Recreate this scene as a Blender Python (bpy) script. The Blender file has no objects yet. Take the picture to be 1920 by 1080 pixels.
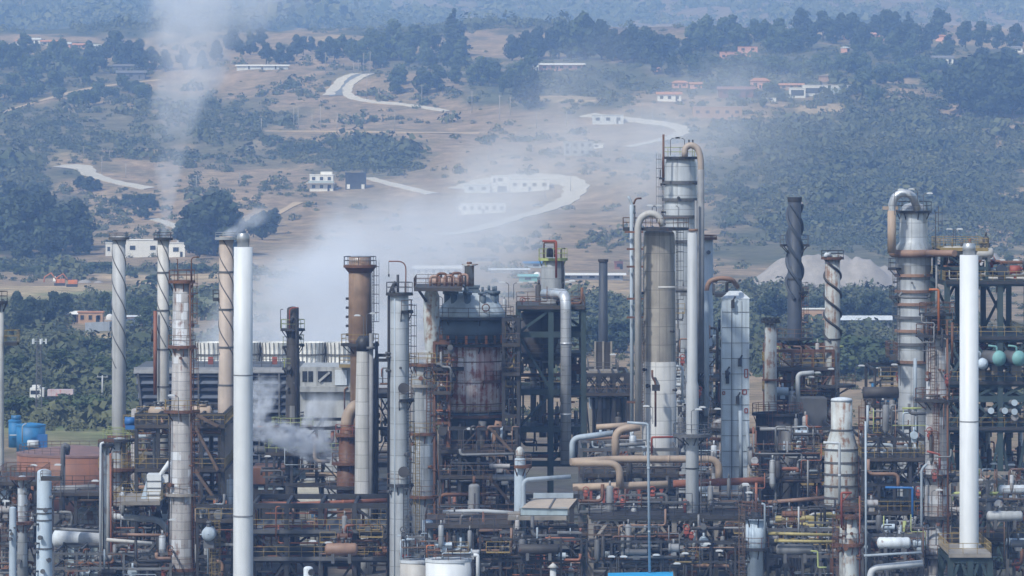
EXPO = 0.56; HAZE_D = 2.1e-4; PLUME = 1.0; SUN_W = 2.4; SKY_W = .10
HAZE_C = (.34, .54, 1.0, 1)
import bpy, math, random
import numpy as np
from mathutils import Vector, Matrix
R = random.Random(11)
NR = np.random.default_rng(5)
PI = math.pi
# ------------------------------------------------------------------ view geometry
# lens: half width of the view is 0.11 of the distance; eye height 51.6 m above the plant's ground
K = 0.22 / 1920          # metres per photo pixel per metre of distance
H = 51.6
PH = 250.0               # photo row of the eye-level line
def X(px, Y): return (px - 960) * K * Y
def Z(py, Y): return H + (PH - py) * K * Y
def W(px, py, Y): return Vector((X(px, Y), Y, Z(py, Y)))
def S(px, Y): return px * K * Y
C = bpy.context.scene.collection
ORG = {}
# ------------------------------------------------------------------ materials
def nd(nt, typ, ins=None, **at):
    n = nt.nodes.new(typ)
    for k, v in at.items(): setattr(n, k, v)
    for k, v in (ins or {}).items():
        s = n.inputs[k]
        if isinstance(v, bpy.types.NodeSocket): nt.links.new(v, s)
        else: s.default_value = v
    return n
def mt(nt, op, a, b=0.0, c=None):
    ins = {0: a, 1: b}
    if c is not None: ins[2] = c
    return nd(nt, 'ShaderNodeMath', ins, operation=op).outputs[0]
def mixc(nt, f, a, b):
    return nd(nt, 'ShaderNodeMix', {0: f, 6: a, 7: b}, data_type='RGBA').outputs[2]
def rng(nt, v, a, b, c=0.0, d=1.0):
    return nd(nt, 'ShaderNodeMapRange', {0: v, 1: a, 2: b, 3: c, 4: d}).outputs[0]
def c4(c, m=1.0): return (min(1, c[0]*m), min(1, c[1]*m), min(1, c[2]*m), 1)
def noise(nt, v, sc, det=4, ro=.55): return nd(nt, 'ShaderNodeTexNoise', {'Vector': v, 'Scale': sc, 'Detail': det, 'Roughness': ro}).outputs[0]
def start(name):
    m = bpy.data.materials.new(name); m.use_nodes = True
    nt = m.node_tree; nt.nodes.clear()
    out = nd(nt, 'ShaderNodeOutputMaterial')
    return m, nt, out
def objvec(nt):
    tc = nd(nt, 'ShaderNodeTexCoord').outputs['Object']
    r = nd(nt, 'ShaderNodeObjectInfo').outputs['Random']
    o = nd(nt, 'ShaderNodeCombineXYZ', {0: mt(nt, 'MULTIPLY', r, 31.0), 1: mt(nt, 'MULTIPLY', r, 57.0), 2: mt(nt, 'MULTIPLY', r, 13.0)}).outputs[0]
    return tc, nd(nt, 'ShaderNodeVectorMath', {0: tc, 1: o}, operation='ADD').outputs[0], r
RUST = (.13, .055, .03)
DIRT = (.07, .065, .06)
MATS = {}
def weather(name, base, var=.25, rust=.0, streak=.4, rough=.6, metal=0., dirt=DIRT, rustc=RUST, tint=.12, panel=None):
    """painted / clad steel: blotches, vertical run-off streaks, rust patches, optional cladding sheets (height, count round, odd-sheet colour, share)"""
    m, nt, out = start(name)
    tc, v, r = objvec(nt)
    n1 = noise(nt, v, .55, 6)
    col = mixc(nt, rng(nt, n1, .3, .7), c4(base, 1-var), c4(base, 1+var*.6))
    if panel:
        h, n, alt, share = panel
        sp = nd(nt, 'ShaderNodeSeparateXYZ', {0: tc})
        zz = mt(nt, 'DIVIDE', sp.outputs[2], h)
        ang = mt(nt, 'MULTIPLY', mt(nt, 'ARCTAN2', sp.outputs[1], sp.outputs[0]), n/(2*PI))
        fz = mt(nt, 'FLOOR', zz); fa = mt(nt, 'FLOOR', mt(nt, 'ADD', ang, mt(nt, 'MULTIPLY', mt(nt, 'MODULO', fz, 2.0), .5)))
        wn = nd(nt, 'ShaderNodeTexWhiteNoise', {'Vector': nd(nt, 'ShaderNodeCombineXYZ', {0: fz, 1: fa, 2: mt(nt, 'MULTIPLY', r, 9.0)}).outputs[0]}, noise_dimensions='3D').outputs[0]
        wz = nd(nt, 'ShaderNodeTexWhiteNoise', {'W': mt(nt, 'ADD', mt(nt, 'FLOOR', mt(nt, 'MULTIPLY', fz, .5)), mt(nt, 'MULTIPLY', r, 77.0))}, noise_dimensions='1D').outputs[0]
        w = mt(nt, 'ADD', mt(nt, 'MULTIPLY', wn, .45), mt(nt, 'MULTIPLY', wz, .55))
        col = mixc(nt, rng(nt, w, share-.03, share+.03, .85, 0), col, c4(alt))
        col = mixc(nt, mt(nt, 'MULTIPLY', wn, .18), col, c4(base, .45))
    n2 = noise(nt, nd(nt, 'ShaderNodeMapping', {0: v, 3: (1.7, 1.7, .09)}).outputs[0], 1.0, 5)
    col = mixc(nt, rng(nt, n2, .48, .78, 0, streak), col, c4(dirt))
    if rust > 0:
        n3 = mt(nt, 'ADD', mt(nt, 'MULTIPLY', noise(nt, v, .9, 9, .65), .55), mt(nt, 'MULTIPLY', noise(nt, nd(nt, 'ShaderNodeMapping', {0: v, 3: (2.4, 2.4, .2)}).outputs[0], 1.0, 6), .45))
        th = .72 - .42*rust
        col = mixc(nt, rng(nt, n3, th, th+.09, 0, .92), col, mixc(nt, n1, c4(rustc, .55), c4(rustc, 1.5)))
    if panel:
        s1 = mt(nt, 'LESS_THAN', mt(nt, 'FRACT', mt(nt, 'ABSOLUTE', zz)), .07/h*1.1)
        s2 = mt(nt, 'LESS_THAN', mt(nt, 'FRACT', mt(nt, 'ABSOLUTE', ang)), .035)
        col = mixc(nt, mt(nt, 'MULTIPLY', mt(nt, 'MAXIMUM', s1, s2), .55), col, c4(base, .25))
    hv = nd(nt, 'ShaderNodeHueSaturation', {'Value': rng(nt, r, 0, 1, 1-tint, 1+tint), 'Color': col}).outputs[0]
    bs = nd(nt, 'ShaderNodeBsdfPrincipled', {'Base Color': hv, 'Roughness': rng(nt, n1, .3, .7, rough-.1, rough+.15), 'Metallic': metal})
    nt.links.new(bs.outputs[0], out.inputs[0])
    MATS[name] = m
    return m
W_ = weather
M_white = W_('white_paint', (.66, .67, .675), .05, 0, .16, .5, tint=.02)
M_silver = W_('silver_cap', (.45, .46, .47), .2, .1, .3, .4, .5)
M_whiteold = W_('old_white_paint', (.58, .61, .64), .15, .28, .4)
M_bluewhite = W_('pale_blue_paint', (.50, .58, .66), .12, .18, .3, panel=(1.6, 8, (.6, .66, .72), .25))
M_palevessel = W_('pale_blue_vessel', (.46, .53, .60), .15, .25, .3)
M_concrete = W_('stack_concrete', (.40, .40, .40), .12, .05, .45)
M_beige = W_('beige_stack', (.44, .36, .30), .18, .12, .35, dirt=(.16, .13, .11))
M_buff = W_('buff_stack', (.50, .48, .45), .18, .15, .35, dirt=(.2, .15, .11))
M_brownstack = W_('brown_stack', (.24, .155, .10), .35, .25, .6, dirt=(.10, .055, .03))
M_darkblue = W_('dark_blue_grey_steel', (.045, .055, .075), .3, .05, .3)
M_rustwhite = W_('rust_streaked_white', (.46, .48, .47), .2, .52, .5, dirt=(.2, .12, .06), rustc=(.19, .09, .04))
M_clad = W_('grey_cladding', (.38, .39, .40), .18, .12, .5, .5, .2, panel=(1.3, 9, (.55, .58, .62), .3))
M_cladtan = W_('tan_cladding', (.36, .325, .28), .25, .14, .6, .5, .1, panel=(2.1, 8, (.64, .68, .74), .40))
M_cladlight = W_('light_cladding', (.50, .52, .54), .15, .12, .45, .45, .2, panel=(1.7, 7, (.30, .29, .28), .16))
M_cladrust = W_('rusty_cladding', (.36, .34, .33), .25, .42, .55, panel=(.95, 10, (.50, .51, .53), .3))
M_claddark = W_('dark_cladding', (.06, .054, .052), .4, .3, .5, panel=(1.5, 8, (.25, .25, .25), .14))
M_block = W_('pale_block_cladding', (.46, .45, .43), .1, .06, .35, panel=(1.55, 7, (.52, .51, .5), .4))
M_rustred = W_('rust_red_shell', (.95, .84, .81), .15, .55, .8, rustc=(.30, .075, .04), dirt=(.27, .065, .04), panel=(3.6, 11, (.62, .45, .42), .35))
M_bluesteel = W_('blue_grey_steel', (.085, .115, .145), .25, .12, .4)
M_domeblue = W_('dome_blue_grey', (.48, .53, .56), .25, .2, .4, rustc=(.30, .20, .10))
M_green = W_('green_steel', (.032, .055, .058), .3, .08, .3)
M_dark = W_('dark_steel', (.034, .033, .036), .4, .3, .3)
M_rust = W_('rusty_steel', (.145, .064, .032), .45, .4, .4)
M_grating = W_('deck_grating', (.055, .045, .038), .4, .3, .3)
M_rail = W_('rusty_rail', (.15, .10, .07), .4, .35, .2)
M_yrail = W_('yellow_rail', (.30, .215, .075), .25, .25, .3)
M_ygreen = W_('yellow_green_rail', (.38, .42, .16), .25, .2, .3)
M_redpaint = W_('red_oxide_paint', (.30, .075, .05), .25, .1, .3)
M_orange = W_('orange_paint', (.5, .16, .05), .25, .2, .3)
M_tan = W_('tan_pipe', (.38, .29, .215), .18, .10, .35, dirt=(.2, .12, .08))
M_tan2 = W_('brown_pipe', (.27, .165, .115), .25, .2, .4, dirt=(.14, .07, .045))
M_rustpipe = W_('rust_pipe', (.27, .10, .055), .35, .3, .4)
M_greypipe = W_('grey_pipe', (.22, .22, .225), .3, .25, .5)
M_bluepipe = W_('pale_blue_pipe', (.36, .41, .46), .15, .08, .3)
M_steel = W_('grey_steel', (.11, .11, .115), .3, .2, .4)
M_beigesteel = W_('beige_steel', (.27, .24, .205), .25, .2, .4)
M_tankbrown = W_('brown_tank', (.235, .10, .055), .2, .2, .35, dirt=(.12, .06, .04), panel=(2.2, 26, (.34, .17, .1), .3))
M_roofbrown = W_('tank_roof', (.22, .13, .11), .3, .3, .1)
M_bluetank = W_('blue_tank', (.025, .16, .36), .25, .05, .25)
M_tarp = W_('bright_blue_sheet', (.05, .35, .66), .1, 0, .1)
M_blue = W_('blue_paint', (.03, .13, .36), .2, .05, .2)
M_cyan = W_('cyan_head', (.17, .34, .33), .12, .05, .2)
M_louvre = W_('louvre_slate', (.03, .036, .055), .35, 0, .3)
M_fanwhite = W_('fan_housing', (.60, .58, .53), .12, .05, .45, panel=(40., 40, (.5, .48, .43), .3))
M_stain = W_('stained_concrete', (.38, .38, .37), .2, .05, .75)
M_roofbeige = W_('beige_roof', (.42, .35, .28), .12, .08, .2)
M_shed = W_('shed_stripe', (.42, .40, .34), .15, .1, .3)
M_shedblue = W_('shed_pale_blue', (.36, .43, .46), .15, .1, .3)
M_housewhite = W_('house_white', (.72, .71, .69), .05, 0, .12, .8)
M_houseblack = W_('house_black', (.03, .035, .045), .15, 0, .1, .8)
M_adobe = W_('adobe', (.42, .27, .17), .15, 0, .2, .9)
M_pink = W_('pink_wall', (.58, .33, .25), .15, 0, .2, .9)
M_rooftile = W_('orange_roof', (.46, .22, .12), .2, 0, .2, .9)
M_roofgrey = W_('grey_roof', (.16, .16, .18), .2, 0, .2, .9)
M_roofred = W_('dull_red_roof', (.22, .11, .09), .2, 0, .2, .9)
M_window = W_('window_glass', (.03, .035, .045), .1, 0, 0, .2)
M_timber = W_('pole_timber', (.34, .31, .28), .2, 0, .3, .9)
M_lamp = W_('lamp_shell', (.55, .56, .57), .05, 0, .05, .4)
M_wallgrey = W_('boundary_wall', (.36, .38, .42), .15, 0, .4, .9)
M_black = W_('black_rubber', (.02, .02, .02), .2)
M_teal = W_('teal_sheet', (.20, .42, .42), .15, .05, .2)
# ------------------------------------------------------------------ mesh builder
class MB:
    def __init__(s): s.v = []; s.f = []; s.sm = []
    def add(s, vs, fs, smooth=False):
        o = len(s.v); s.v += [tuple(p) for p in vs]
        s.f += [tuple(i+o for i in f) for f in fs]; s.sm += [smooth]*len(fs)
        return s
    def box(s, c, size, rz=0.0):
        hx, hy, hz = size[0]/2, size[1]/2, size[2]/2
        cs, sn = math.cos(rz), math.sin(rz)
        vs = []
        for z in (-hz, hz):
            for x, y in ((-hx, -hy), (hx, -hy), (hx, hy), (-hx, hy)):
                vs.append((c[0]+x*cs-y*sn, c[1]+x*sn+y*cs, c[2]+z))
        return s.add(vs, [(3, 2, 1, 0), (4, 5, 6, 7), (0, 1, 5, 4), (1, 2, 6, 5), (2, 3, 7, 6), (3, 0, 4, 7)])
    def bar(s, p, q, w, h=None):
        h = h or w; p = Vector(p); q = Vector(q); d = (q-p)
        if d.length < 1e-5: return s
        d.normalize(); up = Vector((0, 0, 1)) if abs(d.z) < .95 else Vector((0, 1, 0))
        a = d.cross(up).normalized()*(w/2); b = a.cross(d).normalized()*(h/2)
        vs = [e+i*a+j*b for e in (p, q) for i, j in ((-1, -1), (1, -1), (1, 1), (-1, 1))]
        return s.add(vs, [(3, 2, 1, 0), (4, 5, 6, 7), (0, 1, 5, 4), (1, 2, 6, 5), (2, 3, 7, 6), (3, 0, 4, 7)])
    def tube(s, pts, r, n=8, r2=None, closed=False):
        pts = [Vector(p) for p in pts]; m = len(pts)
        if m < 2: return s
        vs = []; prev = None
        for i, p in enumerate(pts):
            if closed: t = pts[(i+1) % m]-pts[i-1]
            else: t = pts[min(i+1, m-1)]-pts[max(i-1, 0)]
            t.normalize()
            if prev is None: a = t.cross(Vector((0, 0, 1)) if abs(t.z) < .9 else Vector((0, 1, 0))).normalized()
            else:
                a = prev-t*prev.dot(t)
                a = a.normalized() if a.length > 1e-6 else t.orthogonal().normalized()
            prev = a; b = t.cross(a)
            rr = r if r2 is None else r+(r2-r)*i/(m-1)
            for k in range(n):
                an = 2*PI*k/n
                vs.append(p+a*(rr*math.cos(an))+b*(rr*math.sin(an)))
        fs = []
        for i in range(m if closed else m-1):
            j = (i+1) % m
            for k in range(n):
                k2 = (k+1) % n
                fs.append((i*n+k, i*n+k2, j*n+k2, j*n+k))
        s.add(vs, fs, n > 5)
        if not closed:
            o = len(s.v)-len(vs)
            s.f += [tuple(o+k for k in range(n-1, -1, -1)), tuple(o+(m-1)*n+k for k in range(n))]; s.sm += [False, False]
        return s
    def rod(s, p, q, r, n=6, r2=None): return s.tube([p, q], r, n, r2)
    def lathe(s, c, prof, n=24, a0=0.0, a1=360.0, smooth=True, closed=False):
        """prof: (r, z) bottom to top; closed = profile loops back on itself"""
        full = abs(a1-a0) >= 359.9
        k = n if full else n+1
        vs = []; m = len(prof)
        for r, z in prof:
            for i in range(k):
                a = math.radians(a0)+math.radians(a1-a0)*i/n
                vs.append((c[0]+r*math.cos(a), c[1]+r*math.sin(a), c[2]+z))
        fs = []
        for j in range(m if closed else m-1):
            j2 = (j+1) % m
            for i in range(k if full else k-1):
                i2 = (i+1) % k
                fs.append((j*k+i, j*k+i2, j2*k+i2, j2*k+i))
        s.add(vs, fs, smooth)
        o = len(s.v)-len(vs)
        if closed and not full:
            s.f += [tuple(o+j*k for j in range(m)), tuple(o+j*k+k-1 for j in range(m-1, -1, -1))]; s.sm += [False]*2
        if not closed and full:
            if prof[0][0] > 1e-4: s.f.append(tuple(o+i for i in range(k-1, -1, -1))); s.sm.append(False)
            if prof[-1][0] > 1e-4: s.f.append(tuple(o+(m-1)*k+i for i in range(k))); s.sm.append(False)
        return s
    def build(s, name, mat, parent=None):
        if not s.v: return None
        me = bpy.data.meshes.new(name)
        off = ORG.get(parent.name, Vector((0, 0, 0))) if parent else Vector((0, 0, 0))
        me.from_pydata([(a-off[0], b-off[1], c-off[2]) for a, b, c in s.v], [], s.f)
        me.polygons.foreach_set('use_smooth', s.sm)
        if mat: me.materials.append(mat)
        me.update()
        o = bpy.data.objects.new(name, me); C.objects.link(o)
        if parent:
            o.parent = parent; ORG[o.name] = off
        return o
def fil(pts, r, k=5):
    """round the corners of a polyline"""
    pts = [Vector(p) for p in pts]; out = [pts[0]]
    for i in range(1, len(pts)-1):
        p, a, b = pts[i], pts[i-1]-pts[i], pts[i+1]-pts[i]
        t = min(r, a.length*.48, b.length*.48)
        if t < 1e-3: continue
        A = p+a.normalized()*t; B = p+b.normalized()*t
        for j in range(k+1):
            u = j/k
            out.append(A*(1-u)**2+p*(2*u*(1-u))+B*u**2)
    out.append(pts[-1]); return out
USED = {}
def tag(o, label, cat, group=None, kind='thing'):
    if label: o['label'] = label
    if cat: o['category'] = cat
    if group: o['group'] = group
    if kind: o['kind'] = kind
    if label:
        if label in USED and not group: print('DUP LABEL', label)
        USED[label] = 1
    return o
def thing(name, label, cat, loc, group=None):
    o = bpy.data.objects.new(name, None); C.objects.link(o); o.location = loc
    ORG[o.name] = Vector(loc)
    o.empty_display_size = .5
    return tag(o, label, cat, group)
def struct(o): o['kind'] = 'structure'; return o
ORD = 'first second third fourth fifth sixth seventh eighth ninth tenth eleventh twelfth thirteenth fourteenth fifteenth sixteenth seventeenth eighteenth nineteenth twentieth'.split()
M_silverclad = W_('silver_cladding', (.52, .53, .55), .2, .1, .4, .35, .35, panel=(1.1, 5, (.6, .62, .65), .3))
M_greylight = W_('smooth_light_grey', (.46, .47, .48), .1, .04, .3)
M_louvreedge = W_('louvre_edge', (.10, .115, .15), .35, 0, .3)
M_dullyellow = W_('dull_yellow', (.36, .30, .12), .25, .1, .4)
# ------------------------------------------------------------------ camera, light, sky
sc = bpy.context.scene
cam = bpy.data.objects.new('camera', bpy.data.cameras.new('camera')); C.objects.link(cam)
cam.location = (0, 0, H); cam.rotation_euler = (PI/2, 0, 0)
cam.data.sensor_width = 36; cam.data.lens = 36/.22
cam.data.shift_y = -(540-PH)/1920; cam.data.clip_start = 1; cam.data.clip_end = 20000
sc.camera = cam
SUN_EL, SUN_AZ = math.radians(47), math.radians(-143)     # azimuth from +Y towards +X
sd = Vector((math.sin(SUN_AZ)*math.cos(SUN_EL), math.cos(SUN_AZ)*math.cos(SUN_EL), math.sin(SUN_EL)))
sun = bpy.data.objects.new('sun', bpy.data.lights.new('sun', 'SUN')); C.objects.link(sun)
sun.data.energy = SUN_W; sun.data.angle = math.radians(4); sun.data.color = (1, .97, .93)
sun.rotation_euler = (-sd).to_track_quat('-Z', 'Y').to_euler()
wd = bpy.data.worlds.new('World'); sc.world = wd; wd.use_nodes = True
wn = wd.node_tree
sky = nd(wn, 'ShaderNodeTexSky', sky_type='NISHITA', sun_disc=False, sun_elevation=SUN_EL, sun_rotation=SUN_AZ % (2*PI), air_density=1.0, dust_density=1.0, ozone_density=1.0)
bg = wn.nodes['Background']; wn.links.new(sky.outputs[0], bg.inputs[0]); bg.inputs[1].default_value = SKY_W
sc.view_settings.view_transform = 'Standard'; sc.view_settings.look = 'None'; sc.view_settings.gamma = 1; sc.view_settings.use_white_balance = True; sc.view_settings.white_balance_temperature = 5900; sc.view_settings.white_balance_tint = 8; sc.view_settings.exposure = EXPO
# ------------------------------------------------------------------ terrain
PY_ = np.array([-100, 900, 1300, 1600, 1820, 2100, 2350, 2650, 2950, 3250, 3550, 3800, 4300, 5200, 6200, 7200, 8200, 9200.])
PZ_ = np.array([0, 0, 0, .4, 1.6, 11, 28, 57, 86, 112, 130, 131, 126, 165, 225, 290, 350, 390.])
def sstep(a, b, x):
    t = np.clip((x-a)/(b-a), 0, 1); return t*t*(3-2*t)
def height(x, y):
    x = np.asarray(x, float); y = np.asarray(y, float)
    ys = y+50*np.sin(x/125+.8)*sstep(1800, 2300, y)+140*np.sin(x/520+2)*sstep(3900, 5000, y)
    z = np.interp(ys, PY_, PZ_)
    for d in (-45, 45, -90, 90): z = z+np.interp(ys+d, PY_, PZ_)
    z = z/5
    h = sstep(1780, 2250, y)
    z = z+h*(2.6*np.sin(x/37+y/61)+2.2*np.sin(x/71-y/47+1.3)+3.2*np.sin(x/130+y/90+.4)+1.1*np.sin(x/17+y/23))
    z = z+sstep(4200, 5400, y)*(16*np.sin(x/210+y/500)+9*np.sin(x/90-y/310+2)+7*np.sin(x/55+y/170))
    z = z+sstep(950, 1100, y)*(1-h)*(.8*np.sin(x/45+y/80)+.5*np.sin(x/19-y/37))
    z = z+sstep(380, 680, x)*sstep(2100, 2900, y)*(1-sstep(3400, 3900, y))*16
    return z
YS = np.concatenate([np.linspace(620, 1780, 300), np.linspace(1783, 3900, 640), np.linspace(3915, 9000, 300)])
def G(px, py):
    """the ground point seen at a photo pixel (nearest hit of the sight line with the terrain)"""
    xs = (px-960)*K*YS; zs = H+(PH-py)*K*YS
    d = zs-height(xs, YS)
    i = np.argmax(d < 0)
    if not (d < 0).any(): return None
    y0, y1 = YS[max(i-1, 0)], YS[i]
    for _ in range(12):
        ym = (y0+y1)/2
        if H+(PH-py)*K*ym < height((px-960)*K*ym, ym): y1 = ym
        else: y0 = ym
    y = (y0+y1)/2
    return Vector(((px-960)*K*y, y, float(height((px-960)*K*y, y))))
BROWN = (.29, .215, .14); TANF = (.48, .36, .22); GREENC = (.072, .084, .048); DULL = (.125, .12, .075); PALE = (.44, .40, .34); FIELD = (.13, .175, .07); YARD = (.085, .082, .08); WOOD = (.035, .05, .035); HAZ = (.16, .12, .11)
# land cover: where grass is dry, where scrub covers it, where soil is bare
COVER = [(2180, 340, 360, 210, GREENC, .9), (2180, 640, 320, 110, GREENC, .9), (-260, 300, 300, 260, GREENC, .8), (-260, 680, 300, 110, GREENC, .9), (150, 240, 300, 70, DULL, .8), (420, 230, 160, 55, DULL, .8), (60, 140, 260, 60, GREENC, .9), (60, 420, 130, 70, WOOD, .9), (0, 330, 130, 60, GREENC, .7),
 (700, 290, 120, 45, DULL, .9), (460, 290, 200, 28, DULL, .7), (800, 150, 200, 50, GREENC, .8), (1060, 150, 200, 55, GREENC, .85), (1500, 120, 420, 70, GREENC, .85),
 (1660, 320, 380, 150, GREENC, .95), (1420, 330, 140, 120, DULL, .8), (1500, 590, 300, 70, GREENC, .9), (200, 690, 340, 85, GREENC, .95), (160, 772, 260, 26, FIELD, .9), (150, 812, 220, 22, FIELD, .9), (1140, 600, 100, 70, GREENC, .8), (250, 560, 300, 30, FIELD, .7),
 (150, 545, 220, 14, TANF, .8), (330, 520, 140, 14, TANF, .9), (230, 636, 120, 14, TANF, .9), (250, 150, 500, 30, BROWN, .25), (760, 165, 110, 30, BROWN, .9), (100, 300, 90, 12, TANF, .4),
 (1060, 185, 60, 8, TANF, .8), (1800, 250, 60, 12, TANF, .5), (1890, 270, 50, 30, BROWN, .8), (1540, 205, 50, 10, TANF, .7), (960, 360, 110, 36, PALE, .35), (560, 400, 60, 25, BROWN, .6),
 (1000, 440, 250, 40, BROWN, .7), (1130, 545, 90, 22, TANF, .6), (850, 450, 120, 30, BROWN, .6), (140, 400, 60, 15, TANF, .3), (300, 370, 70, 30, BROWN, .6), (1850, 470, 90, 14, TANF, .5), (120, 572, 220, 10, FIELD, .9), (330, 552, 200, 8, FIELD, .8), (240, 506, 260, 7, GREENC, .9), (60, 500, 120, 14, GREENC, .8), (1560, 470, 330, 30, GREENC, .8),
 (300, 62, 200, 9, TANF, .8), (620, 70, 60, 7, TANF, .8), (960, -10, 1700, 80, (.115, .105, .09), .95), (330, 34, 900, 26, WOOD, .95), (200, 50, 420, 20, WOOD, .9), (760, 50, 300, 22, WOOD, .8), (1500, 34, 500, 7, (.2, .16, .12), .5), (960, 0, 500, 14, (.16, .13, .11), .5), (1500, 20, 700, 40, HAZ, .8), (1500, 60, 200, 6, TANF, .5)]
def cover_at(px, py, rough=None):
    n = 0 if rough is None else rough
    c = np.stack([np.full(px.shape, BROWN[i]) for i in range(3)], -1)
    for (cx, cy, rx, ry, col, s) in COVER:
        d = np.sqrt(((px-cx)/rx)**2+((py-cy)/ry)**2)+n
        w = (s*(1-sstep(.6, 1.15, d)))[..., None]
        c = c*(1-w)+np.array(col)*w
    return c
def terrain():
    ys = np.concatenate([np.linspace(-60, 860, 24), np.linspace(870, 1780, 90), np.linspace(1788, 3900, 270), np.linspace(3930, 9000, 110)])
    nx = 260; u = np.linspace(-1, 1, nx)
    hw = np.maximum(330, 200+.165*ys)
    x = u[None, :]*hw[:, None]; y = np.repeat(ys[:, None], nx, 1)
    z = height(x, y)
    px = 960+x/(K*np.maximum(y, 50)); py = PH-(z-H)/(K*np.maximum(y, 50))
    rough = .22*np.sin(x/23+y/41)+.18*np.sin(x/9.3-y/17)+.15*np.sin(x/5.1+y/11+1)
    c = cover_at(px, py, rough)
    w = (1-sstep(720, 760, y))[..., None]; c = c*(1-w)+np.array(YARD)*w
    v = np.stack([x, y, z], -1).reshape(-1, 3)
    ny = len(ys); i = np.arange((ny-1)*(nx-1)); r = i//(nx-1); q = i % (nx-1); a = r*nx+q
    f = np.stack([a, a+1, a+nx+1, a+nx], -1)
    me = bpy.data.meshes.new('ground'); me.vertices.add(len(v)); me.vertices.foreach_set('co', v.ravel())
    me.loops.add(f.size); me.loops.foreach_set('vertex_index', f.ravel()); me.polygons.add(len(f))
    me.polygons.foreach_set('loop_start', np.arange(0, f.size, 4)); me.polygons.foreach_set('loop_total', np.full(len(f), 4)); me.polygons.foreach_set('use_smooth', np.ones(len(f), bool))
    me.update(); me.validate()
    at = me.color_attributes.new('landcover', 'FLOAT_COLOR', 'POINT')
    at.data.foreach_set('color', np.concatenate([c.reshape(-1, 3), np.ones((len(v), 1))], 1).ravel())
    m, nt, out = start('dry_hillside')
    tc = nd(nt, 'ShaderNodeTexCoord').outputs['Object']
    base = nd(nt, 'ShaderNodeAttribute', attribute_name='landcover').outputs['Color']
    n1 = noise(nt, tc, .035, 8, .65); n2 = noise(nt, tc, .22, 6, .65)
    col = mixc(nt, rng(nt, n1, .42, .62, 0, .5), base, c4((.11, .105, .062)))
    col = mixc(nt, rng(nt, n1, .30, .44, .22, 0), col, c4((.40, .30, .22)))
    hv = nd(nt, 'ShaderNodeHueSaturation', {'Value': mt(nt, 'MULTIPLY', rng(nt, n2, .25, .75, .6, 1.4), rng(nt, noise(nt, tc, .075, 7, .7), .3, .7, .68, 1.3)), 'Color': col}).outputs[0]
    bs = nd(nt, 'ShaderNodeBsdfPrincipled', {'Base Color': hv, 'Roughness': .95, 'Specular IOR Level': .1})
    nt.links.new(bs.outputs[0], out.inputs[0])
    me.materials.append(m)
    o = bpy.data.objects.new('ground', me); C.objects.link(o); struct(o)
terrain()
# ------------------------------------------------------------------ roads
def flatmat(name, c, v=.2, sc_=.3):
    m, nt, out = start(name); tc = nd(nt, 'ShaderNodeTexCoord').outputs['Object']
    n = noise(nt, tc, sc_, 6)
    bs = nd(nt, 'ShaderNodeBsdfPrincipled', {'Base Color': mixc(nt, n, c4(c, 1-v), c4(c, 1+v)), 'Roughness': .9})
    nt.links.new(bs.outputs[0], out.inputs[0]); return m
M_road = flatmat('pale_road_concrete', (.47, .44, .39), .35, .25); M_asphalt = flatmat('road_asphalt', (.16, .17, .19))
M_gravel = flatmat('gravel', (.29, .27, .26), .45, .3); M_soil = flatmat('sand_soil', (.42, .32, .2), .25, .2)
def spline(pts, n=8):
    out = []
    for i in range(len(pts)-1):
        p0, p1, p2, p3 = pts[max(i-1, 0)], pts[i], pts[i+1], pts[min(i+2, len(pts)-1)]
        for j in range(n):
            t = j/n
            out.append(tuple(.5*(2*p1[k]+(p2[k]-p0[k])*t+(2*p0[k]-5*p1[k]+4*p2[k]-p3[k])*t*t+(3*p1[k]-p0[k]-3*p2[k]+p3[k])*t**3) for k in range(2)))
    out.append(pts[-1]); return out
ROADPX = []
def strip(name, pts, w, m, lift=.35, wobble=0.13):
    ROADPX.extend(spline(pts, 4))
    g = [G(*p) for p in spline(pts)]; g = [p for p in g if p]
    mb = MB(); L = []; Rr = []
    for i, p in enumerate(g):
        t = g[min(i+1, len(g)-1)]-g[max(i-1, 0)]; t.z = 0; t.normalize(); nrm = Vector((-t.y, t.x, 0))
        ww = w[0]+(w[1]-w[0])*i/(len(g)-1) if isinstance(w, tuple) else w
        ww *= .85; ww *= 1+wobble*(math.sin(i*1.7)+.6*math.sin(i*.73+1))
        for lst, s in ((L, 1), (Rr, -1)):
            q = p+nrm*ww/2*s; q.z = float(height(q.x, q.y))+lift; lst.append(q)
    vs = L+Rr+[Vector((q.x, q.y, q.z-1.2)) for q in L+Rr]; n = len(L)
    fs = [(i, n+i, n+i+1, i+1) for i in range(n-1)]+[(i, i+1, 2*n+i+1, 2*n+i) for i in range(n-1)]+[(n+i, 3*n+i, 3*n+i+1, n+i+1) for i in range(n-1)]
    mb.add(vs, fs); return struct(mb.build(name, m))
strip('road', [(690, 139), (668, 150), (652, 165), (655, 180), (690, 190), (760, 197), (840, 209)], (9, 5), M_road)
strip('road', [(668, 138), (645, 146), (632, 160), (616, 179)], 9, M_road)
strip('road', [(680, 139), (655, 152), (640, 166), (634, 180)], 13, M_asphalt, .3)
strip('road', [(122, 316), (150, 312), (172, 328), (215, 341), (280, 354)], (15, 8), M_road)
strip('road', [(870, 356), (905, 342), (965, 334), (1040, 336), (1078, 347), (1070, 370), (1030, 391), (960, 411), (880, 434), (820, 441)], (18, 9), M_road)
strip('road', [(1100, 216), (1160, 223), (1215, 229), (1262, 236), (1280, 247), (1258, 258), (1215, 268), (1175, 276)], (12, 8), M_road)
strip('road', [(690, 334), (735, 346), (810, 364)], 7, M_road)
strip('road', [(283, 410), (322, 422), (352, 440), (335, 470)], 7, M_road)
strip('road', [(0, 212), (90, 186), (170, 166), (300, 150)], 5, M_soil)
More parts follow.
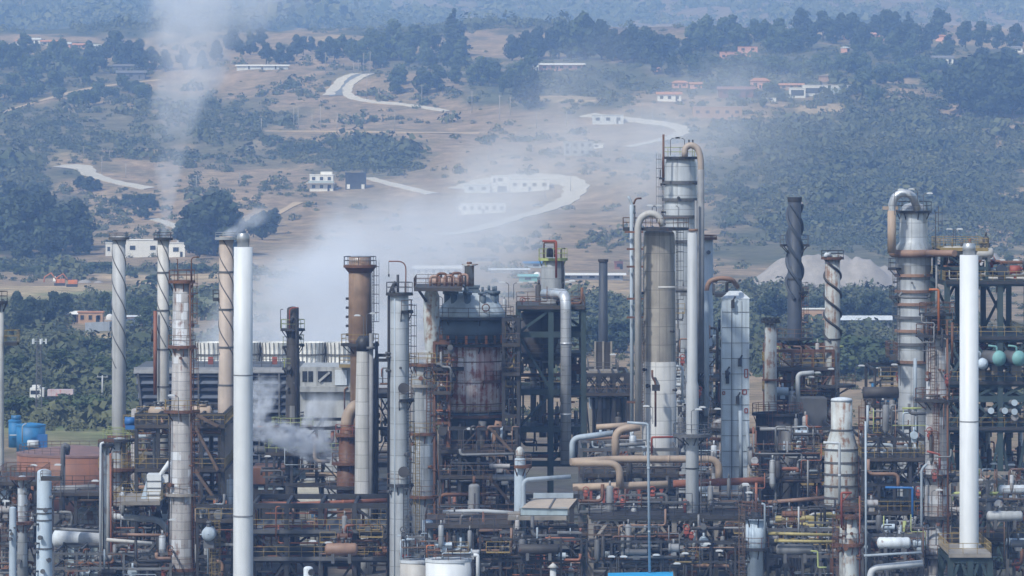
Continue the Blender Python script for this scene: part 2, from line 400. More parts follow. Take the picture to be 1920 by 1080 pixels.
strip('road', [(500, 246), (640, 247), (760, 249), (900, 250)], 6, M_soil)
strip('path', [(430, 430), (480, 420), (560, 380)], 5, M_soil)
# ------------------------------------------------------------------ haze: a closed box of even, thin air round everything
def haze():
    m, nt, out = start('air')
    pv = nd(nt, 'ShaderNodeVolumePrincipled', {'Color': HAZE_C, 'Density': HAZE_D, 'Anisotropy': 0.0, 'Absorption Color': (1, 1, 1, 1)})
    nt.links.new(pv.outputs[0], out.inputs['Volume'])
    mb = MB(); mb.box((0, 4500, 218), (4200, 9600, 450)); o = mb.build('haze', m); o['kind'] = 'stuff'
    o.display_type = 'WIRE'
haze()
# ------------------------------------------------------------------ smoke and steam
def plume(name, label, p0, p1, path, dens, col=(.93, .95, 1.0), nsc=.11, namp=1.0, soft=.25, aniso=-.1, step=None):
    """vapour along the straight line p0-p1; path = [(t, offset along the side in m, radius m, strength 0-1)]"""
    p0 = Vector(p0); p1 = Vector(p1); L = (p1-p0).length; z = (p1-p0).normalized()
    x = Vector((1, 0, 0)); x = (x-z*x.dot(z)).normalized()
    y = z.cross(x)
    ts = [p[0] for p in path]; mo = max(abs(p[1]) for p in path)+.01; mr = max(p[2] for p in path)
    n = 28; mb = MB(); prof = []
    tt = [i/n for i in range(n+1)]
    cx = [float(np.interp(t, ts, [p[1] for p in path])) for t in tt]; rr = [float(np.interp(t, ts, [p[2] for p in path])) for t in tt]
    vs = []; fs = []; k = 20
    for i in range(n+1):
        for j in range(k):
            a = 2*PI*j/k; vs.append((cx[i]+rr[i]*math.cos(a), rr[i]*math.sin(a), tt[i]*L))
    for i in range(n):
        for j in range(k): fs.append((i*k+j, i*k+(j+1) % k, (i+1)*k+(j+1) % k, (i+1)*k+j))
    fs += [tuple(range(k-1, -1, -1)), tuple(n*k+j for j in range(k))]
    mb.add(vs, fs, True)
    m, nt, out = start('vapour')
    tc = nd(nt, 'ShaderNodeTexCoord').outputs['Object']
    sp = nd(nt, 'ShaderNodeSeparateXYZ', {0: tc})
    t = mt(nt, 'DIVIDE', sp.outputs[2], L)
    def curve(vals):
        fc = nd(nt, 'ShaderNodeFloatCurve', {'Factor': 1.0, 'Value': t}); c = fc.mapping.curves[0]
        c.points[0].location = (0, vals[0]); c.points[1].location = (1, vals[-1])
        for tq, v in list(zip(ts, vals))[1:-1]: c.points.new(tq, v)
        for p in c.points: p.handle_type = 'VECTOR'
        fc.mapping.update(); return fc.outputs[0]
    co = mt(nt, 'MULTIPLY', mt(nt, 'SUBTRACT', curve([.5+p[1]/(2*mo) for p in path]), .5), 2*mo)
    cr = mt(nt, 'MULTIPLY', curve([p[2]/mr for p in path]), mr)
    cd = curve([p[3] for p in path])
    dx = mt(nt, 'SUBTRACT', sp.outputs[0], co)
    d = mt(nt, 'DIVIDE', mt(nt, 'SQRT', mt(nt, 'ADD', mt(nt, 'MULTIPLY', dx, dx), mt(nt, 'MULTIPLY', sp.outputs[1], sp.outputs[1]))), cr)
    n1 = noise(nt, nd(nt, 'ShaderNodeMapping', {0: tc, 3: (1, 1, .55)}).outputs[0], nsc, 6, .6)
    e = mt(nt, 'ADD', mt(nt, 'SUBTRACT', 1.0, d), mt(nt, 'MULTIPLY', mt(nt, 'SUBTRACT', n1, .55), 1.5*namp))
    e = nd(nt, 'ShaderNodeMapRange', {0: e, 1: 0.0, 2: soft+.35, 3: 0.0, 4: 1.0}, interpolation_type='SMOOTHSTEP').outputs[0]
    edge = rng(nt, d, .75, 1.0, 1, 0)
    den = mt(nt, 'MULTIPLY', mt(nt, 'MULTIPLY', e, edge), mt(nt, 'MULTIPLY', cd, mt(nt, 'MULTIPLY', rng(nt, n1, .36, .66, .15, 1.7), dens)))
    pv = nd(nt, 'ShaderNodeVolumePrincipled', {'Color': c4(col), 'Density': den, 'Anisotropy': aniso})
    nt.links.new(pv.outputs[0], out.inputs['Volume'])
    o = mb.build(name, m)
    o.matrix_world = Matrix(((x.x, y.x, z.x, p0.x), (x.y, y.y, z.y, p0.y), (x.z, y.z, z.z, p0.z), (0, 0, 0, 1)))
    tag(o, label, 'steam' if 'steam' in name else 'smoke')
    return o
# ------------------------------------------------------------------ foliage
def leafmat(name, a, b, sc_=.12):
    m, nt, out = start(name)
    tc, v, r = objvec(nt)
    ge = nd(nt, 'ShaderNodeNewGeometry').outputs['Position']
    n = noise(nt, ge, sc_, 4)
    col = mixc(nt, rng(nt, n, .3, .7), c4(a), c4(b))
    hv = nd(nt, 'ShaderNodeHueSaturation', {'Value': rng(nt, r, 0, 1, .8, 1.2), 'Color': col}).outputs[0]
    bs = nd(nt, 'ShaderNodeBsdfPrincipled', {'Base Color': hv, 'Roughness': .8, 'Specular IOR Level': .15})
    nt.links.new(bs.outputs[0], out.inputs[0]); return m
M_leafdark = leafmat('dark_foliage', (.026, .042, .03), (.06, .078, .046), .2)
M_leafmid = leafmat('green_foliage', (.045, .068, .034), (.085, .11, .05))
M_leafolive = leafmat('olive_foliage', (.075, .085, .045), (.13, .12, .07))
M_scrub = leafmat('scrub_foliage', (.048, .066, .036), (.125, .130, .068), .03)
M_bark = flatmat('bark', (.09, .07, .055))
def quads(cent, size, nrm):
    """leaf faces: one bent quad per centre"""
    n = len(cent)
    a = np.cross(nrm, NR.normal(size=(n, 3))); a /= np.linalg.norm(a, axis=1)[:, None]+1e-9
    b = np.cross(nrm, a); s = size[:, None]
    v = np.stack([cent-a*s-b*s*.7, cent+a*s-b*s*.7, cent+a*s*.8+b*s*.7, cent-a*s*.8+b*s*.7], 1)
    return v.reshape(-1, 3)
def quadmesh(name, v, mat):
    n = len(v)//4; me = bpy.data.meshes.new(name)
    me.vertices.add(len(v)); me.vertices.foreach_set('co', v.astype(np.float32).ravel())
    me.loops.add(4*n); me.loops.foreach_set('vertex_index', np.arange(4*n)); me.polygons.add(n)
    me.polygons.foreach_set('loop_start', np.arange(0, 4*n, 4)); me.polygons.foreach_set('loop_total', np.full(n, 4))
    me.update(); me.materials.append(mat); return me
def lumps(cs, rs, per, leaf):
    V = []
    for c, r in zip(cs, rs):
        d = NR.normal(size=(per, 3)); d /= np.linalg.norm(d, axis=1)[:, None]
        rad = NR.uniform(.62, 1.05, per)[:, None]*(1+.18*np.sin(d[:, :1]*5+c[0]*3)*np.cos(d[:, 2:]*6))
        p = np.array(c)+d*rad*np.array(r)
        V.append(quads(p, NR.uniform(.6, 1.3, per)*leaf, d+NR.normal(size=(per, 3))*.55))
    return np.concatenate(V)
PROTO = {}
def tree_proto(kind, seed):
    r = random.Random(seed)
    mb = MB()
    if kind == 'conifer':
        h = 16; cs = []; rs = []
        for i in range(11):
            t = i/10; z = 2.5+t*12.8; rad = (1-t)**.8*3.6+.5
            for k in range(4 if t < .75 else 2):
                a = r.random()*6.28; o = rad*.5
                cs.append((math.cos(a)*o, math.sin(a)*o, z+r.uniform(-.6, .6))); rs.append((rad*.62, rad*.62, 1.3))
        v = lumps(cs, rs, 46, .34); top = 15.5
    elif kind == 'column':
        h = 16; cs = []; rs = []
        for i in range(12):
            t = i/11; rad = 1.7*math.sin(PI*min(1, t*.8+.22))+.4
            cs.append((r.uniform(-.5, .5), r.uniform(-.5, .5), 2.5+t*12.5)); rs.append((rad, rad, 1.7))
        v = lumps(cs, rs, 120, .33); top = 14
    elif kind == 'bushy':
        h = 8; cs = []; rs = []
        for i in range(12):
            a = r.random()*6.28; o = r.uniform(.3, 3.2); z = r.uniform(1.4, 5.8)*(1-.06*o)
            q = r.uniform(1.2, 2.2); cs.append((math.cos(a)*o, math.sin(a)*o, z)); rs.append((q, q, q*.85))
        v = lumps(cs, rs, 110, .32); top = 5
    else:
        h = 14; cs = []; rs = []
        for i in range(21):
            a = r.random()*6.28; t = r.random(); o = r.uniform(.4, 4.2)*math.sin(PI*(.25+.7*t)); z = 2.3+t*10.3
            q = r.uniform(1.4, 2.5); cs.append((math.cos(a)*o, math.sin(a)*o, z)); rs.append((q, q, q*.8))
        v = lumps(cs, rs, 100, .42); top = 11
    mb.tube([(0, 0, -1.5), (.05, 0, h*.2), (.15, .1, h*.45), (.1, .2, top)], h*.028, 7, .05)
    for c in cs[::2]:
        z0 = max(.8, c[2]*.62); mb.tube([(.1, .1, z0), (c[0]*.5, c[1]*.5, (z0+c[2])/2+.2), c], h*.01, 5, .03)
    mat = {'conifer': M_leafdark, 'column': M_leafdark, 'bushy': M_leafmid, 'olive': M_leafolive, 'dark': M_leafdark}.get(kind, M_leafmid)
    crown = quadmesh('crown', v, mat)
    o = mb.build('trunk', M_bark); tm = o.data; bpy.data.objects.remove(o)
    PROTO[(kind, seed)] = (crown, tm, h)
for kd in ('conifer', 'column', 'bushy', 'broad', 'dark'):
    for sd_ in range(3): tree_proto(kd, sd_)
def tree(px, py, hpx, kind, label, group, name='broadleaf_tree', wide=1.0):
    g = G(px, py)
    if g is None: return
    crown, tm, h = PROTO[(kind, R.randrange(3))]
    s = hpx*K*g.y/h
    t = thing(name, label, 'tree', g, group); t.scale = (s*wide, s*wide, s); t.rotation_euler = (0, 0, R.random()*6.28)
    a = bpy.data.objects.new('trunk', tm); C.objects.link(a); a.parent = t
    b = bpy.data.objects.new('crown', crown); C.objects.link(b); b.parent = t
def ordl(i, n, what):
    if n == 1: return 'the '+what
    if i == n-1 and n > 2: return 'rightmost of the '+what
    if i == 0 and n > 2: return 'leftmost of the '+what
    return (ORD[i] if i < len(ORD) else str(i+1)+'th')+' from the left of the '+what
def grove(pts, kind, what, group, name='broadleaf_tree', wide=1.0):
    pts = sorted(pts)
    for i, (px, py, h) in enumerate(pts): tree(px, py, h, kind, ordl(i, len(pts), what), group, name, wide)
def scat(x0, x1, y0, y1, h0, h1, n, seed):
    r = random.Random(seed); out = []
    for i in range(n):
        u = (i+.5+r.uniform(-.4, .4))/n
        out.append((x0+(x1-x0)*u, r.uniform(y0, y1), r.uniform(h0, h1)))
    return out
tree(850, 106, 86, 'conifer', 'tall pointed conifer standing alone on the ridge before the blue mountain', None, 'conifer_tree', 1.5)
tree(1098, 112, 94, 'broad', 'tallest broad tree on the ridge behind the long pale low house', None)
grove([(960, 114, 50), (985, 112, 56), (1010, 110, 62), (1032, 112, 58), (1048, 110, 70), (1072, 112, 74), (1128, 112, 76), (1148, 114, 64)], 'dark', 'dark trees around the tallest ridge tree', 'ridge trees round the tallest tree')
grove([(1170, 118, 62), (1188, 118, 72), (1212, 118, 70), (1240, 115, 50), (1258, 112, 52), (1285, 112, 40), (1262, 145, 46), (1228, 140, 40)], 'dark', 'dark trees in the clump before the pink house', 'dark clump before the pink house')
grove(scat(640, 815, 92, 122, 38, 60, 15, 3), 'broad', 'rounded trees along the ridge beside the conifer', 'ridge trees beside the conifer')
grove(scat(700, 1000, 122, 190, 34, 58, 19, 4), 'broad', 'rounded trees below the conifer above the dry field', 'trees below the conifer')
grove([(990, 205, 62), (970, 190, 50), (1000, 180, 48)], 'dark', 'dark slope trees below the long low house', 'dark trees below the low house')
grove(scat(1295, 1490, 74, 104, 42, 62, 14, 5), 'broad', 'ridge trees behind the pink house', 'ridge trees behind the pink house')
grove(scat(1480, 1770, 66, 104, 38, 60, 17, 6), 'dark', 'dark ridge trees before the far orange roofs', 'ridge trees before the far roofs')
tree(1703, 74, 50, 'conifer', 'pointed conifer on the ridge before the hazy mountain', None, 'conifer_tree', 1.4)
grove([(1810, 92, 52), (1840, 95, 55), (1870, 92, 48), (1905, 95, 52), (1780, 96, 34)], 'dark', 'dark tall trees on the ridge above the big grove', 'ridge trees above the big grove')
grove([(1785, 190, 60), (1800, 215, 75), (1825, 205, 110), (1850, 218, 100), (1875, 215, 115), (1900, 222, 100), (1918, 212, 110), (1840, 150, 60), (1890, 150, 66)], 'dark', 'big dark trees of the grove beside the white house', 'big dark grove', 'broadleaf_tree', 1.25)
grove(scat(1290, 1560, 125, 160, 26, 44, 18, 7), 'bushy', 'rounded green trees around the pink house', 'garden trees by the pink house')
grove(scat(1310, 1480, 165, 205, 16, 28, 9, 8), 'bushy', 'garden trees between the orange roofs and the adobe house', 'garden trees by the orange roofs')
grove(scat(1560, 1770, 130, 200, 28, 46, 17, 9), 'bushy', 'green trees beyond the modern white house', 'trees beyond the modern house')
grove(scat(1600, 1780, 100, 150, 28, 48, 12, 10), 'broad', 'trees on the slope before the small white house', 'slope trees by the white house')
grove(scat(0, 170, 95, 160, 36, 56, 14, 11), 'broad', 'blue-green trees among the far roofs at the hill top', 'trees among the far roofs')
grove([(175, 138, 50), (190, 130, 44), (215, 128, 70), (240, 130, 56), (262, 130, 58), (285, 132, 48), (310, 134, 42), (345, 132, 40), (380, 130, 36)], 'dark', 'dark trees behind the grey-roofed farm building', 'dark trees behind the grey roofs')
grove(scat(0, 290, 160, 200, 26, 42, 16, 12), 'bushy', 'bushy trees below the far roofs', 'bushy trees above the dirt track')
grove(scat(400, 640, 84, 128, 28, 46, 15, 13), 'dark', 'dark trees behind the long white sheds', 'trees behind the white sheds')
grove(scat(0, 205, 508, 518, 16, 26, 12, 31), 'bushy', 'low hedge trees before the dark wood', 'hedge trees before the dark wood', 'broadleaf_tree', 1.5)
grove(scat(240, 480, 512, 556, 16, 28, 9, 32), 'bushy', 'low bushes around the sandy spoil heap', 'bushes round the spoil heap', 'bush', 1.5)
grove([(8, 470, 100), (30, 450, 105), (52, 478, 110), (78, 462, 108), (100, 480, 90), (122, 470, 80), (140, 466, 95), (150, 478, 60), (20, 400, 60), (65, 395, 55), (160, 470, 40), (40, 492, 60), (90, 494, 60)], 'dark', 'big dark trees of the wood at the hill foot', 'dark wood at the hill foot', 'broadleaf_tree', 1.15)
tree(138, 430, 56, 'column', 'narrow upright dark tree at the upper edge of the dark wood', None, 'cypress_tree', 1.4)
grove([(348, 470, 60), (362, 475, 90), (385, 478, 105), (402, 480, 128), (420, 478, 110), (440, 476, 60), (370, 486, 50), (430, 486, 45)], 'dark', 'dark trees of the clump beside the white walled yard', 'dark clump beside the walled yard', 'broadleaf_tree', 1.2)
grove([(475, 445, 40), (492, 450, 56), (508, 440, 48), (515, 425, 36)], 'dark', 'dark trees half in the smoke below the path', 'dark trees at the edge of the smoke')
grove([(262, 405, 44), (272, 412, 40), (285, 400, 34)], 'dark', 'dark trees beside the winding road by the smoking stack', 'dark trees by the lower road')
grove([(150, 356, 26), (168, 360, 30), (182, 358, 22)], 'dark', 'round dark trees just below the white road bend', 'trees below the road bend', 'broadleaf_tree', 1.4)
grove(scat(190, 300, 370, 420, 12, 24, 9, 14), 'bushy', 'small trees on the dry slope below the road bend', 'small trees on the dry slope', 'broadleaf_tree', 1.2)
grove(scat(20, 130, 600, 624, 42, 60, 9, 15), 'dark', 'dark valley trees in the row by the orange house', 'valley row before the orange house', 'broadleaf_tree', 1.0)
grove([(165, 572, 20), (196, 592, 46), (212, 598, 44), (112, 598, 36), (250, 592, 36), (262, 596, 40), (280, 600, 44), (290, 610, 46), (275, 625, 50)], 'broad', 'valley trees around the orange house and the white dish', 'valley trees round the orange house', 'broadleaf_tree', 1.1)
grove([(132, 660, 34), (150, 666, 40), (170, 660, 30), (120, 668, 32), (185, 672, 36), (100, 666, 30)], 'broad', 'bright green trees below the grey boundary wall', 'green trees below the boundary wall', 'broadleaf_tree', 1.4)
grove(scat(10, 290, 700, 716, 34, 52, 15, 16), 'broad', 'valley trees in the long belt behind the white truck', 'valley belt behind the truck', 'broadleaf_tree', 1.3)
grove(scat(20, 300, 770, 786, 34, 52, 12, 17), 'bushy', 'low dense trees just beyond the blue tanks', 'low trees beyond the blue tanks', 'broadleaf_tree', 1.3)
grove(scat(1095, 1180, 640, 668, 46, 70, 6, 18), 'dark', 'dark trees behind the black chimney with the square base', 'trees behind the black chimney', 'broadleaf_tree', 1.2)
grove(scat(1420, 1690, 596, 612, 40, 66, 14, 19), 'dark', 'dark trees before the pale factory and the gravel heap', 'trees before the pale factory', 'broadleaf_tree', 1.1)
grove(scat(1500, 1680, 690, 710, 60, 90, 9, 20), 'bushy', 'big green trees just behind the rust-streaked twisted stack', 'trees behind the rust-streaked stack', 'broadleaf_tree', 1.4)
grove(scat(1800, 1920, 520, 560, 30, 50, 6, 21), 'broad', 'trees on the slope behind the green steel structure', 'trees behind the green structure')
grove(scat(860, 1010, 462, 474, 12, 22, 7, 22), 'bushy', 'small trees by the pale sheds behind the reactor', 'small trees by the pale sheds', 'broadleaf_tree', 1.3)
# scrub and weeds over the slopes: nobody could count it
SCRUB = [(250, 36, 520, 26, 1.2), (780, 40, 330, 22, 1.2), (1450, 30, 600, 26, .55), (960, 8, 1400, 12, .5), (2180, 330, 330, 190, 1), (2180, 640, 300, 90, .9), (-260, 300, 280, 240, .8), (-260, 680, 280, 100, 1), (150, 240, 300, 60, .75), (420, 230, 150, 50, .8), (60, 140, 240, 60, .6), (0, 330, 140, 60, .9), (120, 380, 200, 60, .4), (700, 290, 110, 42, 1), (460, 290, 200, 30, .6), (560, 345, 90, 26, .45),
 (560, 175, 80, 26, .5), (800, 150, 190, 45, .6), (1060, 160, 180, 45, .7), (1500, 140, 420, 60, .75), (1660, 300, 360, 130, 1), (1450, 330, 160, 110, .7), (1500, 590, 320, 60, 1), (1550, 650, 260, 60, 1), (150, 690, 340, 75, 1.3), (150, 780, 240, 26, .5),
 (1140, 600, 90, 60, 1), (230, 575, 200, 24, .6), (60, 600, 120, 30, .8), (960, 455, 60, 14, .6), (1130, 455, 50, 20, .5), (1850, 430, 110, 70, .8), (1640, 420, 300, 60, .9), (1400, 420, 90, 50, .6), (240, 507, 250, 6, 1.2), (60, 500, 120, 12, 1), (330, 550, 180, 5, .9), (100, 585, 130, 8, .9), (650, 230, 120, 14, .35), (330, 400, 260, 60, .22), (760, 180, 100, 30, .1), (1000, 300, 300, 60, .1), (300, 520, 330, 8, .7), (420, 20, 600, 40, .5), (1700, 25, 300, 30, .2)]
def Gv(px, py):
    """ground points for many pixels at once"""
    out = np.full((len(px), 3), np.nan)
    for c in range(0, len(px), 4000):
        x_, y_ = px[c:c+4000], py[c:c+4000]; ys = YS[::2]
        xs = (x_[:, None]-960)*K*ys; d = H+(PH-y_[:, None])*K*ys-height(xs, np.broadcast_to(ys, xs.shape))
        hit = d < 0; i = np.argmax(hit, 1); ok = hit.any(1) & (i > 0); r = np.arange(len(x_)); j = np.maximum(i-1, 0)
        t = d[r, j]/(d[r, j]-d[r, i]+1e-9); y = ys[j]+(ys[i]-ys[j])*t; x = (x_-960)*K*y
        out[c:c+4000] = np.where(ok[:, None], np.stack([x, y, height(x, y)], -1), np.nan)
    return out
def scrub():
    n = 340000
    px = NR.uniform(-500, 2450, n); py = NR.uniform(0, 810, n)
    d = np.full(n, .03)
    for (cx, cy, rx, ry, s) in SCRUB:
        q = np.sqrt(((px-cx)/rx)**2+((py-cy)/ry)**2); d = np.maximum(d, s*(1-sstep(.55, 1.25, q)))
    for (cx, cy, rx, ry) in BARE+[(a, b+3, 17, 9) for a, b in ROADPX]:
        q = np.sqrt(((px-cx)/rx)**2+((py-cy)/ry)**2); d = d*(.06+.94*sstep(.7, 1.1, q))
    cl = .5+.5*np.sin(px/31+py/9+2*np.sin(py/17))*np.sin(px/13-py/7+np.sin(px/23))
    cl = cl*(.6+.4*np.sin(px/70-py/21))
    gl = np.sin(px/47+py/26+1.6*np.sin(py/33+px/120))*np.sin(px/88-py/37+.7)+.45*np.sin(px/19+py/13)
    cl = np.maximum(cl, sstep(.7, 1, d)*(.22+.78*sstep(-.45, .35, gl)))
    keep = NR.random(n) < np.minimum(d, 1)*cl*SCRUB_K
    g = Gv(px[keep], py[keep]); g = g[~np.isnan(g[:, 0])]; g = g[(g[:, 1] > 805)]
    k = len(g); far = g[:, 1]/2000
    r = np.exp(NR.normal(.28, .42, k))*(.6+.5*np.minimum(far, 2.0))*np.where(NR.random(k) < .12, 1.7, 1)*np.where(g[:, 1] > 4200, 2.3, 1)
    V = []
    for sel, m, ls in ((g[:, 1] >= 1500, 60, .155), (g[:, 1] < 1500, 120, .125)):
        gg, rr = g[sel], r[sel]; kk = len(gg); print('scrub', kk, m)
        dd = NR.normal(size=(kk, m, 3)); dd /= np.linalg.norm(dd, axis=2)[..., None]; dd[..., 2] = np.abs(dd[..., 2])
        sc3 = np.stack([rr*1.25, rr*1.25, rr*NR.uniform(.7, 1.25, kk)], -1)[:, None, :]
        p = gg[:, None, :]+dd*NR.uniform(.45, 1.05, (kk, m))[..., None]*sc3
        V.append(quads(p.reshape(-1, 3), (NR.uniform(.6, 1.3, (kk, m))*rr[:, None]*ls).ravel(), (dd+NR.normal(size=(kk, m, 3))*.5).reshape(-1, 3)))
    V = np.concatenate(V)
    o = bpy.data.objects.new('hillside_scrub', quadmesh('hillside_scrub', V, M_scrub)); C.objects.link(o)
    tag(o, 'grey-green scrub and low bushes covering the dry hillside', 'scrub', None, 'stuff')
    print('scrub bushes', k)
SCRUB_K = .75
BARE = [(165, 612, 62, 20), (250, 606, 40, 14), (92, 758, 50, 14), (1110, 528, 70, 8), (760, 165, 95, 22), (930, 375, 170, 50), (560, 405, 110, 30), (250, 150, 230, 5), (330, 520, 200, 10), (230, 640, 130, 12), (150, 545, 200, 12), (650, 250, 150, 6), (1560, 500, 130, 34), (200, 335, 110, 14), (1140, 545, 90, 20), (1060, 185, 60, 6), (1540, 205, 50, 8)]
scrub()
# ------------------------------------------------------------------ buildings on the slope and in the valley
def house(px, py, wpx, hpx, label, wall, roofm=None, kind='flat', name='house', cat='house', depth=.7, wins=3, rows=1, door=True, rot=0.0, pitch=.45, parapet=.25):
    g = G(px, py); s = K*g.y; w = wpx*s; h = hpx*s; d = w*depth
    g = Vector((g.x, g.y+d*.3, g.z)); root = thing(name, label, cat, g)
    rz = rot; cs, sn = math.cos(rz), math.sin(rz)
    def L(x, y, z): return (g.x+x*cs-y*sn, g.y+x*sn+y*cs, g.z+z)
    def bx(c, size): b = MB(); b.box(L(*c), size, rz); return b
    hw = h if kind == 'flat' else h*(1-pitch*.6)
    bx((0, 0, hw/2-1), (w, d, hw+2)).build('wall', wall, root)
    if kind == 'flat':
        rf = bx((0, 0, hw+.14), (w+.5, d+.5, .28)).build('roof', roofm or wall, root)
    else:
        b = MB(); o = .35; ov = w*.04+.3; r = h-hw
        if kind == 'gable':     # ridge along the width
            vs = [L(-w/2-ov, -d/2-ov, hw-.1), L(w/2+ov, -d/2-ov, hw-.1), L(w/2+ov, d/2+ov, hw-.1), L(-w/2-ov, d/2+ov, hw-.1), L(-w/2-ov, 0, h), L(w/2+ov, 0, h)]
            b.add(vs, [(0, 1, 5, 4), (2, 3, 4, 5), (1, 2, 5), (3, 0, 4), (3, 2, 1, 0)])
        elif kind == 'end':     # gable end faces the viewer
            vs = [L(-w/2-ov, -d/2-ov, hw-.1), L(w/2+ov, -d/2-ov, hw-.1), L(w/2+ov, d/2+ov, hw-.1), L(-w/2-ov, d/2+ov, hw-.1), L(0, -d/2-ov, h), L(0, d/2+ov, h)]
            b.add(vs, [(0, 1, 4), (2, 3, 5), (1, 2, 5, 4), (3, 0, 4, 5), (3, 2, 1, 0)])
        else:
            q = min(w, d)*.3; vs = [L(-w/2-ov, -d/2-ov, hw-.1), L(w/2+ov, -d/2-ov, hw-.1), L(w/2+ov, d/2+ov, hw-.1), L(-w/2-ov, d/2+ov, hw-.1), L(-w/2+q, 0, h), L(w/2-q, 0, h)]
            b.add(vs, [(0, 1, 5, 4), (2, 3, 4, 5), (1, 2, 5), (3, 0, 4), (3, 2, 1, 0)])
        b.build('roof', roofm, root)
    for j in range(rows):
        for i in range(wins):
            x = -w/2+w*(i+.5)/wins; z = hw*(j+.55)/rows
            ww = min(w/wins*.42, 2.2); wh = min(hw/rows*.42, 1.7)
            f = bx((x, -d/2-.02, z), (ww+.3, .12, wh+.3)).build('window', wall, root)
            bx((x, -d/2-.06, z), (ww, .12, wh)).build('pane', M_window, f)
    if door: bx((w*.30 if wins % 2 else 0, -d/2-.05, 1.05), (1.0, .14, 2.1)).build('door', M_window, root)
    return root, L, bx, w, d, hw
r_, L_, bx_, w_, d_, h_ = house(603, 358, 44, 30, 'white two-storey house with balcony beside the black cube house', M_housewhite, None, 'flat', wins=3, rows=2)
bx_((-w_*.08, -d_/2-1.0, h_*.5), (w_*1.15, 2.2, .25)).build('balcony', M_housewhite, r_); bx_((w_*.2, 0, h_+.9), (w_*.5, d_*.6, 1.4)).build('roof_room', M_housewhite, r_)
bx_((0, -d_/2-2.1, h_*.5+.55), (w_*1.1, .08, .9)).build('balustrade', M_shedblue, r_)
r_, L_, bx_, w_, d_, h_ = house(667, 354, 38, 29, 'black cube house with pale doors next to the white balcony house', M_houseblack, None, 'flat', wins=2, rows=2, door=False)
for s_ in (-1, 1): bx_((s_*w_*.36, -d_/2-.06, 1.1), (1.5, .14, 2.2)).build('door', M_housewhite, r_)
r_, L_, bx_, w_, d_, h_ = house(938, 360, 34, 30, 'tall white cubic villa inside the road loop', M_housewhite, None, 'flat', 'villa', 'house', wins=1, rows=2, door=False)
bx_((-w_*.32, -d_/2-.06, h_*.72), (w_*.12, .14, 2)).build('slot_window', M_window, r_); bx_((w_*.1, -d_/2-.06, 1.5), (w_*.5, .14, 2.9)).build('garage_door', M_window, r_)
r_, L_, bx_, w_, d_, h_ = house(993, 358, 74, 22, 'low white wing with vehicles in front, joined to the cubic villa', M_housewhite, None, 'flat', 'villa', 'house', .4, wins=4, rows=1)
house(895, 361, 48, 14, 'low white walled terrace at the near end of the road loop', M_whiteold, None, 'flat', 'terrace_house', 'house', .4, wins=2, rows=1, door=False)
house(906, 400, 84, 18, 'long white single-storey building with small windows below the road loop', M_housewhite, None, 'flat', 'bungalow', 'house', .3, wins=6)
house(868, 394, 16, 9, 'tiny white hut at the end of the long white building', M_housewhite, None, 'flat', 'hut', 'hut', .6, wins=1, door=False)
house(268, 482, 76, 32, 'white painted warehouse with scattered dark openings between the twisted stacks', M_housewhite, None, 'flat', 'warehouse', 'warehouse', .35, wins=2, rows=1, door=False)
house(330, 482, 34, 26, 'smaller white walled block beside the dark tree clump', M_housewhite, None, 'flat', 'warehouse', 'warehouse', .5, wins=1, rows=1)
house(204, 480, 12, 24, 'narrow white gatehouse at the end of the white warehouse', M_housewhite, None, 'flat', 'gatehouse', 'hut', .8, wins=1, door=False)
r_, L_, bx_, w_, d_, h_ = house(170, 606, 46, 20, 'flat orange brick house in the valley', M_adobe, M_rooftile, 'flat', wins=3)
house(140, 603, 40, 20, 'brown house with white sloping roof joined to the orange brick house', M_adobe, M_housewhite, 'gable', wins=2)
house(245, 600, 40, 9, 'low cream-roofed shed beyond the white dome in the valley', M_adobe, M_whiteold, 'gable', 'shed', 'shed', .5, wins=2, door=False)
house(1255, 190, 44, 18, 'orange-roofed white house near the upper road bend', M_housewhite, M_rooftile, 'gable', wins=3)
house(1275, 165, 30, 14, 'small orange-roofed house above the road bend house', M_pink, M_rooftile, 'hip', wins=2)
house(1345, 222, 92, 22, 'long brown adobe building with dark recess above the tall tower', M_adobe, M_roofbeige, 'flat', 'adobe_building', 'building', .3, wins=5)
house(1380, 182, 64, 20, 'dull red twin-gabled house among the garden trees', M_roofred, M_roofred, 'gable', wins=3)
house(1425, 166, 36, 20, 'small orange-roofed pink house beyond the twin-gabled house', M_pink, M_rooftile, 'hip', wins=2)
house(1305, 166, 22, 12, 'tiny orange house behind garden trees', M_pink, M_rooftile, 'gable', wins=1)
house(1484, 168, 44, 12, 'long low orange roof beside the modern white house', M_adobe, M_rooftile, 'gable', 'shed', 'shed', .6, wins=3, door=False)
house(1370, 114, 40, 16, 'pink house with lower wing on the ridge', M_pink, None, 'flat', wins=3); house(1402, 108, 36, 20, 'taller pink block of the house on the ridge', M_pink, M_rooftile, 'flat', wins=2, rows=2)
house(1232, 134, 12, 18, 'narrow orange-red tower house in the ridge trees', M_pink, M_rooftile, 'hip', 'tower_house', 'house', 1, wins=1, rows=2)
r_, L_, bx_, w_, d_, h_ = house(1550, 178, 90, 18, 'modern white house with long glazed front on the slope', M_housewhite, None, 'flat', 'villa', 'house', .3, wins=0, door=False)
bx_((-w_*.3, -d_/2-.06, h_*.45), (w_*.28, .14, h_*.55)).build('glazing', M_window, r_); bx_((w_*.16, -d_/2-.06, h_*.45), (w_*.5, .14, h_*.55)).build('glazing', M_shedblue, r_)
r_, L_, bx_, w_, d_, h_ = house(1495, 183, 30, 18, 'white framed box pavilion beside the modern house', M_housewhite, None, 'flat', 'pavilion', 'house', .6, wins=0, door=False)
bx_((0, -d_/2-.06, h_*.5), (w_*.8, .14, h_*.6)).build('glazing', M_window, r_)
house(1556, 152, 40, 14, 'steep tan roof above the modern white house', M_adobe, M_roofbeige, 'end', 'house', wins=1)
